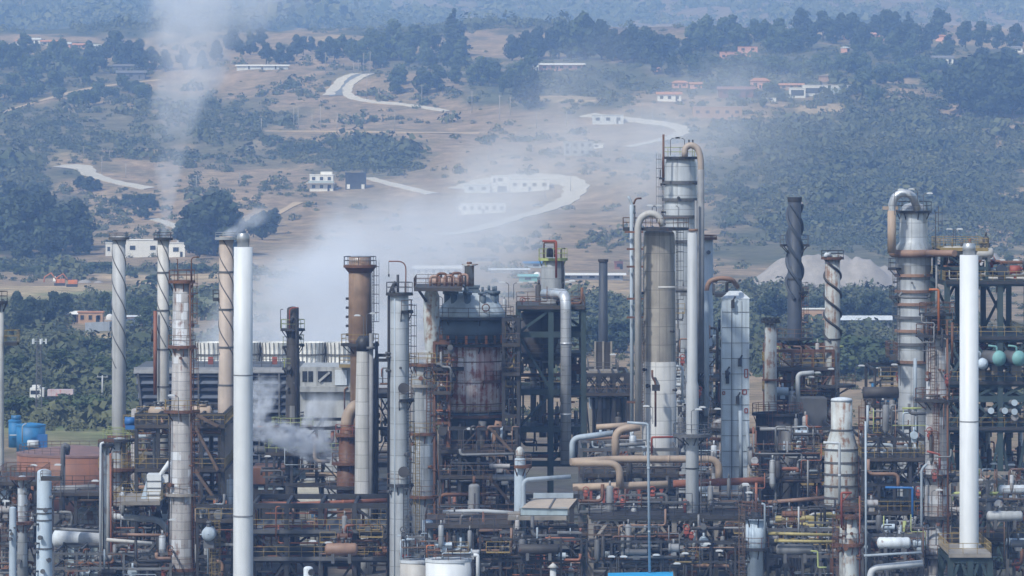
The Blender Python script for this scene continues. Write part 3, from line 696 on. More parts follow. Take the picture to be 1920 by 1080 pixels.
house(1445, 190, 20, 6, 'small white flat roof among the bushes', M_housewhite, None, 'flat', 'shed', 'shed', .8, wins=1, door=False)
house(1768, 120, 38, 16, 'small white house beside the big dark grove', M_housewhite, M_roofgrey, 'gable', wins=3)
house(1905, 98, 24, 12, 'pale house with dark roof at the edge of the big dark grove', M_housewhite, M_roofgrey, 'hip', wins=2)
house(1045, 132, 96, 14, 'long pale low house under the tallest ridge trees', M_pink, M_housewhite, 'gable', wins=6)
house(1003, 132, 14, 16, 'white end house beside the long pale low house', M_housewhite, M_housewhite, 'flat', wins=1)
house(467, 130, 46, 9, 'long white shed roof on the hill, beside the smoke', M_whiteold, M_housewhite, 'gable', 'shed', 'shed', .4, wins=0)
house(517, 130, 46, 9, 'long white shed roof on the hill, nearer the ridge road', M_whiteold, M_housewhite, 'gable', 'shed', 'shed', .4, wins=0)
house(232, 134, 36, 14, 'grey-roofed farm building before dark trees, the upper one', M_roofgrey, M_roofgrey, 'gable', 'barn', 'barn', .5, wins=1); house(246, 148, 52, 16, 'grey-roofed farm building with open end, the lower one', M_roofgrey, M_roofgrey, 'gable', 'barn', 'barn', .5, wins=1)
for i_, (x_, y_, w__, m_) in enumerate([(40, 85, 20, 'pale'), (62, 82, 26, 'white'), (92, 86, 30, 'cream'), (120, 90, 24, 'pink'), (150, 92, 26, 'tan'), (176, 94, 24, 'light grey')]):
    house(x_, y_, w__, 11, m_+' low house in the hilltop row above the dark trees', {'pale': M_whiteold, 'white': M_housewhite, 'cream': M_shed, 'pink': M_pink, 'tan': M_adobe, 'light grey': M_concrete}[m_], M_whiteold if i_ % 2 else M_rooftile, 'gable', wins=2)
for i_, (x_, y_, m_) in enumerate([(1590, 74, M_rooftile), (1630, 72, M_pink), (1665, 76, M_rooftile), (1690, 80, M_adobe), (1725, 82, M_pink), (1770, 76, M_rooftile), (1585, 98, M_whiteold)]):
    house(x_, y_, 18+i_ % 3*5, 11, ordl(i_, 7, 'far ridge houses under the hazy mountain'), M_pink, m_, 'gable', wins=2, rot=.2*i_)
house(1085, 292, 56, 26, 'unfinished concrete frame house standing in the smoke', M_stain, None, 'flat', 'unfinished_house', 'house', .5, wins=4, rows=2, door=False)
house(1140, 232, 58, 16, 'pale concrete house beside the upper road, half lost in smoke', M_whiteold, None, 'flat', 'house', wins=3)
house(1118, 278, 26, 8, 'low white wall shed in the smoke below the upper road', M_housewhite, None, 'flat', 'shed', 'shed', .5, wins=1, door=False)
house(820, 516, 84, 18, 'white warehouse behind the rusty crane deck', M_housewhite, M_housewhite, 'gable', 'warehouse', 'warehouse', .4, wins=6, door=False)
house(1110, 524, 116, 12, 'long white roofed warehouse beyond the black chimney', M_wallgrey, M_housewhite, 'gable', 'warehouse', 'warehouse', .3, wins=5, door=False)
house(1005, 502, 44, 12, 'blue sheet-metal shed behind the reactor', M_bluepipe, M_bluetank, 'gable', 'shed', 'shed', .5, wins=1, door=False)
house(990, 528, 34, 14, 'teal sheet-metal shed behind the reactor', M_teal, M_teal, 'gable', 'shed', 'shed', .5, wins=1, door=False)
house(955, 512, 70, 9, 'long pale shed between the reactor and the blue shed', M_whiteold, M_whiteold, 'gable', 'shed', 'shed', .3, wins=0, door=False)
house(905, 490, 60, 9, 'grey long shed on the far side of the pale sheds', M_wallgrey, M_roofgrey, 'gable', 'shed', 'shed', .3, wins=3, door=False)
house(1160, 505, 16, 14, 'small dull red container house beyond the black chimney', M_roofred, None, 'flat', 'container', 'container', .6, wins=1)
house(1525, 612, 44, 32, 'cream factory block with white roof behind the black twisted stack', M_adobe, M_housewhite, 'flat', 'factory', 'factory', .5, wins=2, rows=1, door=False)
house(1612, 618, 110, 26, 'long grey factory hall behind the rust-streaked stack', M_wallgrey, M_whiteold, 'gable', 'factory', 'factory', .3, wins=7, door=False)
house(1440, 570, 36, 18, 'small tan house at the foot of the gravel heap', M_adobe, M_roofbeige, 'gable', wins=2)
# low boundary wall, dome, heaps, poles, car, truck, mast
def wallrun(pts, h, label, m=None, name='boundary_wall', t=.25):
    g = [G(*p) for p in pts]; root = thing(name, label, 'wall', g[0])
    for a, b in zip(g, g[1:]):
        q = MB(); q.bar(a+Vector((0, 0, h/2-.4)), b+Vector((0, 0, h/2-.4)), t, h+.8); q.build('wall_panel', m or M_wallgrey, root)
    return root
wallrun([(160, 622), (205, 620), (262, 612)], 2.4, 'long grey boundary wall below the orange brick house')
wallrun([(1800, 510), (1850, 505), (1920, 512)], 1.6, 'low pale wall on the slope behind the green steel structure', M_whiteold)
def dome(px, py, wpx, label, m):
    g = G(px, py); r = wpx*K*g.y/2; b = MB()
    root = thing('storage_dome', label, 'dome', g)
    b.lathe(g, [(r, -.4), (r, .6)]+[(r*math.cos(a*PI/16), .6+r*math.sin(a*PI/16)) for a in range(1, 9)], 20); b.build('shell', m, root)
    q = MB(); q.lathe(g, [(r+.15, -.3), (r+.15, .3)], 20); q.build('plinth', M_stain, root)
dome(206, 600, 15, 'small white dome beside the grey twisted stack', M_housewhite); dome(107, 528, 15, 'white dome above the orange machines in the yard', M_housewhite)
dome(1007, 520, 14, 'small white dome beside the teal shed', M_housewhite)
def heap(px, py, wpx, hpx, label, m, seed, peaks, name='gravel_heap', depth=.5):
    g = G(px, py); s = K*g.y; w = wpx*s; h = hpx*s; n = 44; vs = []; fs = []
    rr = random.Random(seed)
    for j in range(n):
        for i in range(n):
            u = i/(n-1)*2-1; v = j/(n-1)*2-1; z = 0
            for (a, b, r, k) in peaks: z = max(z, k*max(0, 1-math.hypot((u-a)/r, (v-b)/(r*1.6))))
            z = min(z, .55+.45*z); z = min(z, .78+.1*noise3(u*3, v*2, seed+9))*h*(1+.14*noise3(u*4, v*4, seed)+.06*noise3(u*12, v*12, seed))+.25*noise3(u*9, v*9, seed)
            x, y = g.x+u*w/2, g.y+v*w*depth/2
            vs.append((x, y, float(height(x, y))+z-.8))
    for j in range(n-1):
        for i in range(n-1): a = j*n+i; fs.append((a, a+1, a+n+1, a+n))
    b = MB(); b.add(vs, fs, True); tag(b.build(name, m), label, 'heap')
from mathutils import noise as _mn
def noise3(a, b, c): return _mn.noise((a, b, c*1.37))
heap(1552, 540, 300, 86, 'wide pale gravel heap on the flat behind the black twisted stack', M_gravel, 1, [(-.55, 0, .55, .75), (-.2, .1, .6, .95), (.15, .1, .5, .9), (.45, 0, .5, .92), (.7, .1, .45, .6)])
heap(1860, 510, 110, 48, 'steep grey gravel cone beside the silver capped white stack', M_gravel, 2, [(-.1, 0, .9, 1)])
heap(310, 534, 150, 12, 'sandy spoil heap between the twisted stacks', M_soil, 3, [(-.4, 0, .5, .8), (.2, .1, .6, 1)], 'spoil_heap')
heap(170, 530, 70, 12, 'grey rubble heap beside the orange yard machines', M_gravel, 4, [(-.3, 0, .6, 1), (.4, 0, .5, .7)], 'rubble_heap')
def digger(px, py, label):
    g = G(px, py); r = thing('excavator', label, 'excavator', g); b = MB(); b.box(g+Vector((0, 0, .5)), (3.6, 2.6, .9)); b.build('track', M_dark, r)
    b = MB(); b.box(g+Vector((.3, 0, 1.7)), (3, 2.4, 1.4)); b.build('body', M_orange, r); b = MB(); b.box(g+Vector((-.6, -.4, 2.7)), (1.4, 1.4, 1.4)); b.build('cab', M_window, r)
    b = MB(); b.tube([g+Vector((-1, .3, 1.8)), g+Vector((-3, .3, 4.4)), g+Vector((-5.2, .3, 3)), g+Vector((-5.4, .3, 1.2))], .25, 6); b.build('boom', M_orange, r)
digger(112, 536, 'orange excavator working beside the white dome'); digger(135, 538, 'orange excavator nearer the rubble heap')
def pole(px, py, hpx, label, group, light=False, m=None, name='utility_pole'):
    g = G(px, py); h = hpx*K*g.y; r = thing(name, label, 'pole', g, group)
    b = MB(); b.rod(g-Vector((0, 0, .5)), g+Vector((0, 0, h)), .22, 7, .15); b.build('shaft', m or M_timber, r)
    b = MB()
    if light: b.tube([g+Vector((0, 0, h)), g+Vector((1.4, 0, h+.3)), g+Vector((2.2, 0, h+.2))], .09, 5)
    else:
        b.bar(g+Vector((-1.1, 0, h*.94)), g+Vector((1.1, 0, h*.94)), .14)
        for k in (-1, 0, 1): b.rod(g+Vector((k*.9, 0, h*.94)), g+Vector((k*.9, 0, h*.94+.35)), .07, 5)
    b.build('crossarm' if not light else 'lamp_arm', m or M_timber, r)
for grp, lst in {'pale poles along the ridge road': [(610, 136, 38), (663, 136, 18), (672, 138, 26), (682, 137, 38), (694, 140, 44)], 'pale poles on the dry field below the ridge road': [(688, 186, 48), (791, 198, 40), (885, 212, 42), (937, 224, 46), (957, 215, 34), (1006, 240, 30), (915, 300, 30)],
                 'pale poles on the dirt terrace': [(490, 242, 20), (551, 240, 40), (559, 240, 38), (585, 244, 30), (601, 246, 48), (632, 250, 40), (740, 250, 44)], 'pale poles by the lower road bend': [(157, 292, 18), (191, 326, 34), (236, 334, 28), (205, 300, 18), (368, 358, 30), (449, 350, 28)],
                 'poles along the upper road': [(1182, 214, 20), (1204, 220, 28), (1224, 224, 28), (1243, 228, 26), (1062, 236, 28)], 'poles around the road loop': [(1022, 372, 36), (1070, 360, 38), (856, 410, 30), (957, 400, 36)]}.items():
    for i_, (x_, y_, h__) in enumerate(sorted(lst)): pole(x_, y_, h__, ordl(i_, len(lst), grp), grp)
pole(192, 750, 46, 'grey pole in the green belt behind the truck', None, False, M_concrete)
def car(px, py, label, m, s=1.0):
    g = G(px, py); g.z += .35; r = thing('parked_car', label, 'car', g)
    b = MB(); L = 2.2*s; pr = [(-L, .35), (-L, .85), (-L*.62, .95), (-L*.35, 1.45), (L*.35, 1.48), (L*.65, .98), (L, .88), (L, .35)]
    vs = [(g.x+x, g.y+y, g.z+z) for y in (-.85, .85) for x, z in pr]; n = len(pr)
    b.add(vs, [tuple(range(n-1, -1, -1)), tuple(range(n, 2*n))]+[(i, (i+1) % n, n+(i+1) % n, n+i) for i in range(n)]); b.build('body', m, r)
    b = MB(); b.box((g.x, g.y, g.z+1.2), (L*.95, 1.72, .32)); b.build('window', M_window, r)
    for x in (-.62, .62):
        for y in (-.85, .85):
            b = MB(); b.rod((g.x+x*L, g.y+y-.1, g.z+.33), (g.x+x*L, g.y+y+.1, g.z+.33), .34, 10); b.build('wheel', M_black, r)
car(1008, 389, 'silver car driving on the pale loop road', M_silver, 1.2); car(1012, 352, 'white car parked before the white villa wing', M_housewhite); car(1030, 354, 'dark car parked beside the white villa wing', M_houseblack)
car(1390, 178, 'white car among the bushes below the twin-gabled house', M_housewhite)
def truck(px, py, label):
    g = G(px, py); s = K*g.y*1.0; r = thing('lorry', label, 'truck', g)
    def b(n, c, sz, m):
        q = MB(); q.box((g.x+c[0]*s, g.y+c[1], g.z+c[2]*s), (sz[0]*s, sz[1], sz[2]*s)); return q.build(n, m, r)
    b('cab', (-22, 0, 15), (26, 2.4, 20), M_housewhite); b('windscreen', (-25, -1.22, 17), (17, .1, 7), M_window); b('roof_fairing', (-24, 0, 27), (14, 2.2, 6), M_housewhite)
    t = b('trailer', (22, 0, 16), (48, 2.4, 12), M_pinkload); b('chassis', (14, 0, 6.5), (74, 1.8, 3), M_dark)
    for x in (-28, -14, 12, 34, 42):
        q = MB(); q.rod((g.x+x*s, g.y-1.15, g.z+3.4*s), (g.x+x*s, g.y-.8, g.z+3.4*s), 3.4*s, 10); q.build('wheel', M_black, r)
M_pinkload = W_('pale_red_load', (.52, .42, .43), .15, .5, .2, rustc=(.4, .10, .10))
truck(92, 752, 'white lorry with pale red load behind the lattice mast')
def mast(px, py, top, wpx, label, Y):
    b0 = W(px, py, Y); hgt = S(py-top, Y); w = S(wpx, Y); r = thing('lattice_mast', label, 'mast', b0)
    n = 16; legs = []
    def P(i, k): f = 1-.45*i/n; return b0+Vector(((-1, 1, 1, -1)[k]*w/2*f, (-1, -1, 1, 1)[k]*w/2*f, hgt*i/n))
    for k in range(4):
        b = MB(); b.bar(P(0, k), P(n, k), .13); b.build('leg', M_steel, r)
    b = MB()
    for i in range(n):
        for k in range(4): b.bar(P(i, k), P(i+1, (k+1) % 4), .07); b.bar(P(i+1, k), P(i+1, (k+1) % 4), .06)
    b.build('bracing', M_steel, r)
    for k in range(5):
        b = MB(); q = b0+Vector((math.cos(k*1.26)*w*1.1, math.sin(k*1.26)*w*1.1, hgt*.97)); b.box(q, (.3, .25, .9)); b.bar(q, b0+Vector((0, 0, hgt*.97)), .08); b.build('antenna', M_whiteold, r)
    b = MB(); b.rod(b0+Vector((0, 0, hgt)), b0+Vector((0, 0, hgt+1.6)), .06, 5); b.build('rod', M_steel, r)
mast(73, 800, 635, 12, 'slender grey lattice mast with white antennas above the blue tanks', 830)
# ------------------------------------------------------------------ plant: building blocks
class T: pass
def tower(label, px, Y, prof, mat, name='distillation_tower', cat='tower', head='dome', bot=None, n=28, hd=.5):
    t = T(); t.px, t.Y, t.prof = px, Y, prof
    zb = 0.0 if bot is None else Z(bot, Y); t.zb = zb; t.x = X(px, Y)
    t.root = thing(name, label, cat, (t.x, Y, zb))
    p = [(S(w, Y)/2, Z(py, Y)) for py, w in prof]; p.sort(key=lambda q: q[1])
    t.p = p
    pr = list(p) if p[0][1] <= zb+.01 else [(p[0][0], zb)]+p
    r, z = pr[-1]
    if head == 'dome': pr += [(r*math.cos(a*PI/12), z+r*hd*math.sin(a*PI/12)) for a in range(1, 7)]
    elif head == 'cone': pr += [(r*.25, z+r*hd), (.01, z+r*hd)]
    elif head == 'open': pr += [(r*.86, z), (r*.86, z-1.5), (.02, z-1.5)]
    b = MB()
    # shell split into steps so that edges of each section stay crisp
    b.lathe((t.x, Y, 0), pr, n); t.shell = b.build('shell', mat, t.root)
    t.rad = lambda py: float(np.interp(Z(py, Y), [q[1] for q in p], [q[0] for q in p]))
    return t
def railing(b, pts, h=1.1, closed=False, step=1.25, r=.032):
    """posts with top and mid rails along a line of points"""
    pts = [Vector(p) for p in pts]
    for k in (h, h*.52): b.tube([p+Vector((0, 0, k)) for p in pts], r, 4, closed=closed)
    acc = 0
    b.rod(pts[0], pts[0]+Vector((0, 0, h)), r, 4)
    for a, c in zip(pts, pts[1:]+(pts[:1] if closed else [])):
        L = (c-a).length
        if L < 1e-6: continue
        acc += L
        if acc >= step or L > step:
            m = max(1, int(L/step))
            for i in range(1, m+1): q = a+(c-a)*(i/m); b.rod(q, q+Vector((0, 0, h)), r, 4)
            acc = 0
def plat(t, py, rpx, a0=-180, a1=180, rail=None, deck=None, h=1.1, brace=True):
    Y = t.Y; z = Z(py, Y); ri = t.rad(py)*.98; ro = max(S(rpx, Y), ri+.5)
    full = a1-a0 >= 359; n = max(8, int((a1-a0)/14))
    b = MB(); b.lathe((t.x, Y, z), [(ri, -.09), (ro, -.09), (ro, .09), (ri, .09)], n, a0, a1, False, True)
    b.lathe((t.x, Y, z), [(ro-.04, -.22), (ro+.02, -.22), (ro+.02, -.085), (ro-.04, -.085)], n, a0, a1, False, True)
    if brace:
        k = max(2, int((a1-a0)/50))
        for i in range(k+1):
            a = math.radians(a0+(a1-a0)*i/k); c, s = math.cos(a), math.sin(a)
            b.bar((t.x+ro*.95*c, Y+ro*.95*s, z-.1), (t.x+ri*c, Y+ri*s, z-1.1), .1)
    d = b.build('platform', deck or M_rust, t.root)
    rb = MB(); q = ro-.06
    pts = [(t.x+q*math.cos(math.radians(a0+(a1-a0)*i/n)), Y+q*math.sin(math.radians(a0+(a1-a0)*i/n)), z+.09) for i in range(n if full else n+1)]
    railing(rb, pts, h, full); rb.build('railing', rail or M_rail, d)
    return d
def boxplat(root, x0, x1, py, Y0, Y1, rail=None, deck=None, h=1.1, t=.18, sides='fblr', name='platform'):
    """rectangular deck from pixel x0 to x1 (at the front depth Y0) reaching back to Y1"""
    z = Z(py, Y0); a, c = X(x0, Y0), X(x1, Y0)
    b = MB(); b.box(((a+c)/2, (Y0+Y1)/2, z), (c-a, Y1-Y0, t))
    for e in (Y0+.03, Y1-.03): b.bar((a, e, z-.2), (c, e, z-.2), .1, .22)
    d = b.build(name, M_grating if deck in (None, M_rust) else deck, root)
    rb = MB(); zz = z+t/2
    P = {'f': ((a, Y0, zz), (c, Y0, zz)), 'b': ((a, Y1, zz), (c, Y1, zz)), 'l': ((a, Y0, zz), (a, Y1, zz)), 'r': ((c, Y0, zz), (c, Y1, zz))}
    for s in sides: railing(rb, P[s], h)
    if sides: rb.build('railing', rail or M_rail, d)
    return d
def ladder(root, x, y, z0, z1, ang=-90, cage=True, m=None, w=.5):
    a = math.radians(ang); o = Vector((math.cos(a), math.sin(a), 0)); s = Vector((-o.y, o.x, 0)); p = Vector((x, y, 0))
    b = MB()
    for k in (-1, 1): b.rod(p+s*(k*w/2)+Vector((0, 0, z0)), p+s*(k*w/2)+Vector((0, 0, z1)), .04, 4)
    z = z0+.3
    while z < z1: b.rod(p-s*w/2+Vector((0, 0, z)), p+s*w/2+Vector((0, 0, z)), .022, 4); z += .34
    l = b.build('ladder', m or M_rail, root)
    if cage and z1-z0 > 3.5:
        b = MB(); z = z0+2.4
        arc = [(-w*.55, .02), (-w*.72, .35), (-w*.4, .7), (0, .8), (w*.4, .7), (w*.72, .35), (w*.55, .02)]
        while z < z1+.8: b.tube([p+s*u+o*v+Vector((0, 0, z)) for u, v in arc], .03, 4); z += 1.1
        for u, v in arc[1:-1:2]: b.rod(p+s*u+o*v+Vector((0, 0, z0+2.4)), p+s*u+o*v+Vector((0, 0, z1+.8)), .022, 4)
        b.build('cage', m or M_rail, l)
    return l
def lad(t, ang, py0, py1, **k):
    r = max(t.rad(py0), t.rad(py1))+.25; a = math.radians(ang)
    return ladder(t.root, t.x+r*math.cos(a), t.Y+r*math.sin(a), max(Z(py1, t.Y), .1), Z(py0, t.Y), ang, **k)
def band(t, py, m=None, extra=.06, h=.22, name='ring'):
    r = t.rad(py); b = MB(); b.lathe((t.x, t.Y, Z(py, t.Y)), [(r*.97, -h/2), (r+extra, -h/2), (r+extra, h/2), (r*.97, h/2)], 28, closed=True, smooth=False)
    return b.build(name, m or M_dark, t.root)
def pp(root, pts, wpx, m, name='pipe', bend=2.2, n=10, flange=False):
    """pipe through (px, py, Y) points, width in photo pixels"""
    P = [W(*p) for p in pts]; r = S(wpx, pts[0][2])/2
    b = MB(); b.tube(fil(P, bend*2*r, 6), r, n)
    if flange:
        for e, f in ((P[0], P[1]), (P[-1], P[-2])):
            d = (f-e).normalized(); b.rod(e, e+d*.18, r*1.35, n)
    return b.build(name, m, root)
def pipe(label, pts, wpx, m, bend=2.2, name='pipe', cat='pipe', joints=True, group=None):
    """a pipe that stands on its own"""
    P = [W(*p) for p in pts]; r = S(wpx, pts[0][2])/2
    root = thing(name, label, cat, min(P, key=lambda p: p.z)-Vector((0, 0, r)), group)
    b = MB(); path = fil(P, bend*2*r, 6); b.tube(path, r, 14); b.build('pipe_run', m, root)
    if joints:
        for a, c in zip(P, P[1:]):
            L = (c-a).length; k = int(L/7)
            for i in range(k):
                q = a+(c-a)*((i+.7)/(k+.4)); d = (c-a).normalized()
                j = MB(); j.rod(q-d*.12, q+d*.12, r*1.1, 14); j.build('flange', m, root)
    return root
def davit(root, px, py, Y, top, armpx, m=None, hook=True, w=2.4):
    b = MB(); P = [W(px, py, Y), W(px, top, Y), W(px+armpx, top, Y)]
    b.tube(fil(P, 1.0), S(w, Y)/2, 6); d = b.build('davit_arm', m or M_rustpipe, root)
    if hook:
        b = MB(); e = P[2]; b.rod(e, e-Vector((0, 0, 1.4)), .025, 4); b.box(e-Vector((0, 0, 1.5)), (.18, .12, .3)); b.build('hook', M_dark, d)
def strake(t, py0, py1, turns, m=None, n=3, proud=.09):
    Y = t.Y
    for k in range(n):
        b = MB(); pts = []; N = 60
        for i in range(N+1):
            f = i/N; py = py0+(py1-py0)*f; a = 2*PI*(k/n+turns*f); r = t.rad(py)+proud*.4
            pts.append((t.x+r*math.cos(a), Y+r*math.sin(a), Z(py, Y)))
        b.tube(pts, proud*.75, 5); b.build('strake', m or M_dark, t.root)
def nozzles(t, n, py0, py1, seed, m=None):
    r = random.Random(seed)
    for i in range(n):
        py = r.uniform(py0, py1); a = math.radians(r.uniform(-170, -10)); R0 = t.rad(py); c, s = math.cos(a), math.sin(a); z = Z(py, t.Y); q = r.uniform(.07, .17)
        b = MB(); b.rod((t.x+R0*.9*c, t.Y+R0*.9*s, z), (t.x+(R0+.45)*c, t.Y+(R0+.45)*s, z), q, 8); b.rod((t.x+(R0+.4)*c, t.Y+(R0+.4)*s, z), (t.x+(R0+.55)*c, t.Y+(R0+.55)*s, z), q*1.6, 8)
        b.build('nozzle', m or M_steel, t.root)
LAMPS = []
def lamp(px, py, Y, drop=2.6, arm=10):
    """floodlight on a bent post; head at the pixel"""
    LAMPS.append((px, py, Y, drop, arm))
def frame(label, x0, x1, levels, Y0, Y1, nx=3, m=None, decks=(), bot=None, braces=True, rail=None, deck=None, w=.32, name='steel_structure', xb='diag', seed=0, stairs=False):
    """open steel structure: posts, beams, braces and decks, each a part"""
    m = m or M_dark; r = random.Random(seed)
    zb = 0.0 if bot is None else Z(bot, Y0)
    root = thing(name, label, 'structure', ((X(x0, Y0)+X(x1, Y0))/2, (Y0+Y1)/2, zb))
    xs = [X(x0+(x1-x0)*i/nx, Y0) for i in range(nx+1)]; zs = [Z(l, Y0) for l in levels]; top = max(zs)
    for x in xs:
        for y in (Y0, Y1):
            b = MB(); b.bar((x, y, zb), (x, y, top), w, w); b.build('post', m, root)
    for z in zs:
        for y in (Y0-.01, Y1+.01):
            b = MB(); b.bar((xs[0]-.1, y, z-.2), (xs[-1]+.1, y, z-.2), w*.8, w*1.1); b.build('beam', m, root)
        for x in xs:
            b = MB(); b.bar((x, Y0, z-.25), (x, Y1, z-.25), w*.6, w*.9); b.build('beam', m, root)
    zl = sorted(zs+[zb])
    if braces:
        for j in range(len(zl)-1):
            for i in range(nx):
                if zl[j+1]-zl[j] < 1.2: continue
                for y in (Y0, Y1):
                    if r.random() < (.45 if xb == 'diag' else .2): continue
                    b = MB(); up = (i+j) % 2
                    if xb == 'x' or (xb == 'diag' and r.random() < .15):
                        b.bar((xs[i], y, zl[j]), (xs[i+1], y, zl[j+1]-.3), w*.5); b.bar((xs[i+1], y+.12, zl[j]), (xs[i], y+.12, zl[j+1]-.3), w*.5)
                    elif xb == 'knee':
                        hgt = min(3.0, zl[j+1]-zl[j]); L = min(3.0, (xs[i+1]-xs[i])*.45)
                        b.bar((xs[i], y, zl[j+1]-hgt), (xs[i]+L, y, zl[j+1]-.3), w*.5); b.bar((xs[i+1], y, zl[j+1]-hgt), (xs[i+1]-L, y, zl[j+1]-.3), w*.5)
                    else: b.bar((xs[i+up], y, zl[j]), (xs[i+1-up], y, zl[j+1]-.3), w*.5)
                    b.build('brace', m, root)
    for l in decks: boxplat(root, x0-3, x1+3, l, Y0-.6, Y1+.6, rail, deck or M_grating, sides='fblr')
    if stairs:
        for a, c in zip(zl, zl[1:]):
            b = MB(); x = xs[-1]-.5; b.bar((x, Y0-.8, a), (x-2.6, Y0-.8, c), .1, .3); b.bar((x, Y0-1.6, a), (x-2.6, Y0-1.6, c), .1, .3)
            k = int((c-a)/.3)
            for i in range(k): b.box((x-2.6*i/k, Y0-1.2, a+(c-a)*i/k), (.26, .75, .05))
            b.build('stair', M_rail, root)
    return root
PM = None
def clutter(root, x0, x1, y0, y1, Y0, Y1, n, seed, mats=None, big=1.0):
    """pipe runs, risers, drums, valves, trays and boxes fixed inside a structure"""
    global PM
    if PM is None: PM = [M_greypipe]*3+[M_bluepipe, M_tan2, M_rustpipe, M_rustpipe, M_steel, M_steel, M_dark, M_dark, M_tan, M_rust, M_rust, M_claddark]
    mats = mats or PM; r = random.Random(seed)
    for i in range(n):
        px = r.uniform(x0, x1); py = r.uniform(y0, y1); Y = r.uniform(Y0, Y1); m = r.choice(mats); k = r.random()
        py = min(py, PH+(H-.6)/(K*Y))
        if k < .34:
            L = r.uniform(18, min(130, (x1-x0)*.8)); a = max(x0, px-L/2); c = min(x1, px+L/2); d = r.choice((-1, 1))*r.uniform(6, 40); w = r.choice((1.6, 2.2, 3, 4, 5.5, 7))*big
            lim = PH+(H-.3)/(K*Y); e = min(py+d, lim)
            pts = [(a, py, Y), (c, py, Y)]
            if r.random() < .6: pts.append((c, e, Y))
            if r.random() < .4: pts.insert(0, (a, min(py-d, lim), Y))
            pp(root, pts, w, m, 'pipe', 1.6, 8)
        elif k < .56:
            L = r.uniform(25, 90); w = r.choice((1.5, 2, 2.6, 3.5, 5))*big; top = max(y0, py-L)
            pts = [(px, min(py, y1), Y), (px, top, Y)]
            if r.random() < .5: pts.append((px+r.choice((-1, 1))*r.uniform(8, 26), top, Y))
            pp(root, pts, w, m, 'riser', 1.6, 8)
        elif k < .66:
            L = r.uniform(16, 46)*big; d = r.uniform(9, 17)*big; c = W(px, py, Y); rr = S(d, Y)/2; hl = S(L, Y)/2; b = MB()
            ax = Vector((1, 0, 0)) if r.random() < .6 else Vector((0, 1, 0))
            b.tube([c-ax*hl*1.06, c-ax*hl, c+ax*hl, c+ax*hl*1.06], rr, 14)
            b.rod(c-ax*(hl*.8+.05), c-ax*(hl*.8-.12), rr*1.12, 14); b.rod(c+Vector((0, 0, rr*.8)), c+Vector((0, 0, rr+.5)), rr*.25, 8)
            b.box(c-Vector((0, 0, rr+.15)), (.4+hl*.3, rr, .5)); b.build('drum', r.choice((M_cladrust, M_steel, M_claddark, M_greypipe, M_rust, M_palevessel)), root)
        elif k < .74:
            h = r.uniform(20, 50)*big; d = r.uniform(7, 14)*big; c = W(px, py, Y); rr = S(d, Y)/2; hh = S(h, Y)
            b = MB(); b.lathe(c, [(rr*.3, -.6), (rr, 0), (rr, hh), (rr*.7, hh+rr*.4), (.02, hh+rr*.5)], 14); b.rod(c+Vector((0, 0, hh+rr*.4)), c+Vector((0, 0, hh+rr*.5+.5)), rr*.3, 8); b.build('vessel', r.choice((M_clad, M_steel, M_greypipe, M_cladrust, M_claddark)), root)
        elif k < .84:
            c = W(px, py, Y); b = MB(); b.rod(c-Vector((0, 0, .5)), c+Vector((0, 0, .5)), .16, 8); b.tube([c+Vector((.32*math.cos(a*.785), -.2, .55+.32*math.sin(a*.785))) for a in range(8)], .05, 4, closed=True); b.box(c, (.5, .35, .35)); b.build('valve', r.choice((M_dark, M_rust, M_redpaint, M_steel)), root)
        elif k < .92:
            a = max(x0, px-r.uniform(15, 40)); c = min(x1, px+r.uniform(15, 40)); p, q = W(a, py, Y), W(c, py, Y); b = MB(); b.bar(p, q, .5, .1)
            for s in (-.25, .25): b.bar(p+Vector((0, s, .1)), q+Vector((0, s, .1)), .04, .16)
            b.build('cable_tray', r.choice((M_steel, M_greypipe)), root)
        else:
            p, q = W(max(x0, px-22), py, Y), W(min(x1, px+22), py, Y); b = MB(); railing(b, [p, q]); b.bar(p, q, .8, .1); b.build('walkway', r.choice((M_rail, M_yrail, M_rail)), root)
def drum(label, px, py, Lpx, dpx, Y, m, axis='x', name='horizontal_drum', cat='vessel', legs=1.0):
    c = W(px, py, Y); r = S(dpx, Y)/2; h = S(Lpx, Y)/2; ax = Vector((1, 0, 0)) if axis == 'x' else Vector((0, 1, 0))
    root = thing(name, label, cat, c-Vector((0, 0, r+legs)))
    b = MB(); prof = [(-h-r*.45, .05), (-h-r*.38, r*.5), (-h-r*.2, r*.85), (-h, r), (h, r), (h+r*.2, r*.85), (h+r*.38, r*.5), (h+r*.45, .05)]
    vs = []; n = 20
    sd_ = Vector((0, 1, 0)) if axis == 'x' else Vector((1, 0, 0))
    for u, q in prof:
        for i in range(n): a = 2*PI*i/n; vs.append(c+ax*u+sd_*(q*math.cos(a))+Vector((0, 0, q*math.sin(a))))
    b.add(vs, [(j*n+i, j*n+(i+1) % n, (j+1)*n+(i+1) % n, (j+1)*n+i) for j in range(len(prof)-1) for i in range(n)], True); b.build('shell', m, root)
    for s in (-.6, .6):
        b = MB(); q = c+ax*(h*s)-Vector((0, 0, r*.55+legs/2)); b.box(q, (.35 if axis == 'x' else r*1.5, r*1.5 if axis == 'x' else .35, r*.9+legs)); b.build('saddle', M_steel, root)
    for s in (-.5, .1, .6):
        b = MB(); q = c+ax*(h*s); b.rod(q+Vector((0, 0, r*.9)), q+Vector((0, 0, r+.5)), r*.16+.06, 8); b.rod(q+Vector((0, 0, r+.4)), q+Vector((0, 0, r+.55)), r*.24+.1, 8); b.build('nozzle', M_steel, root)
    return root
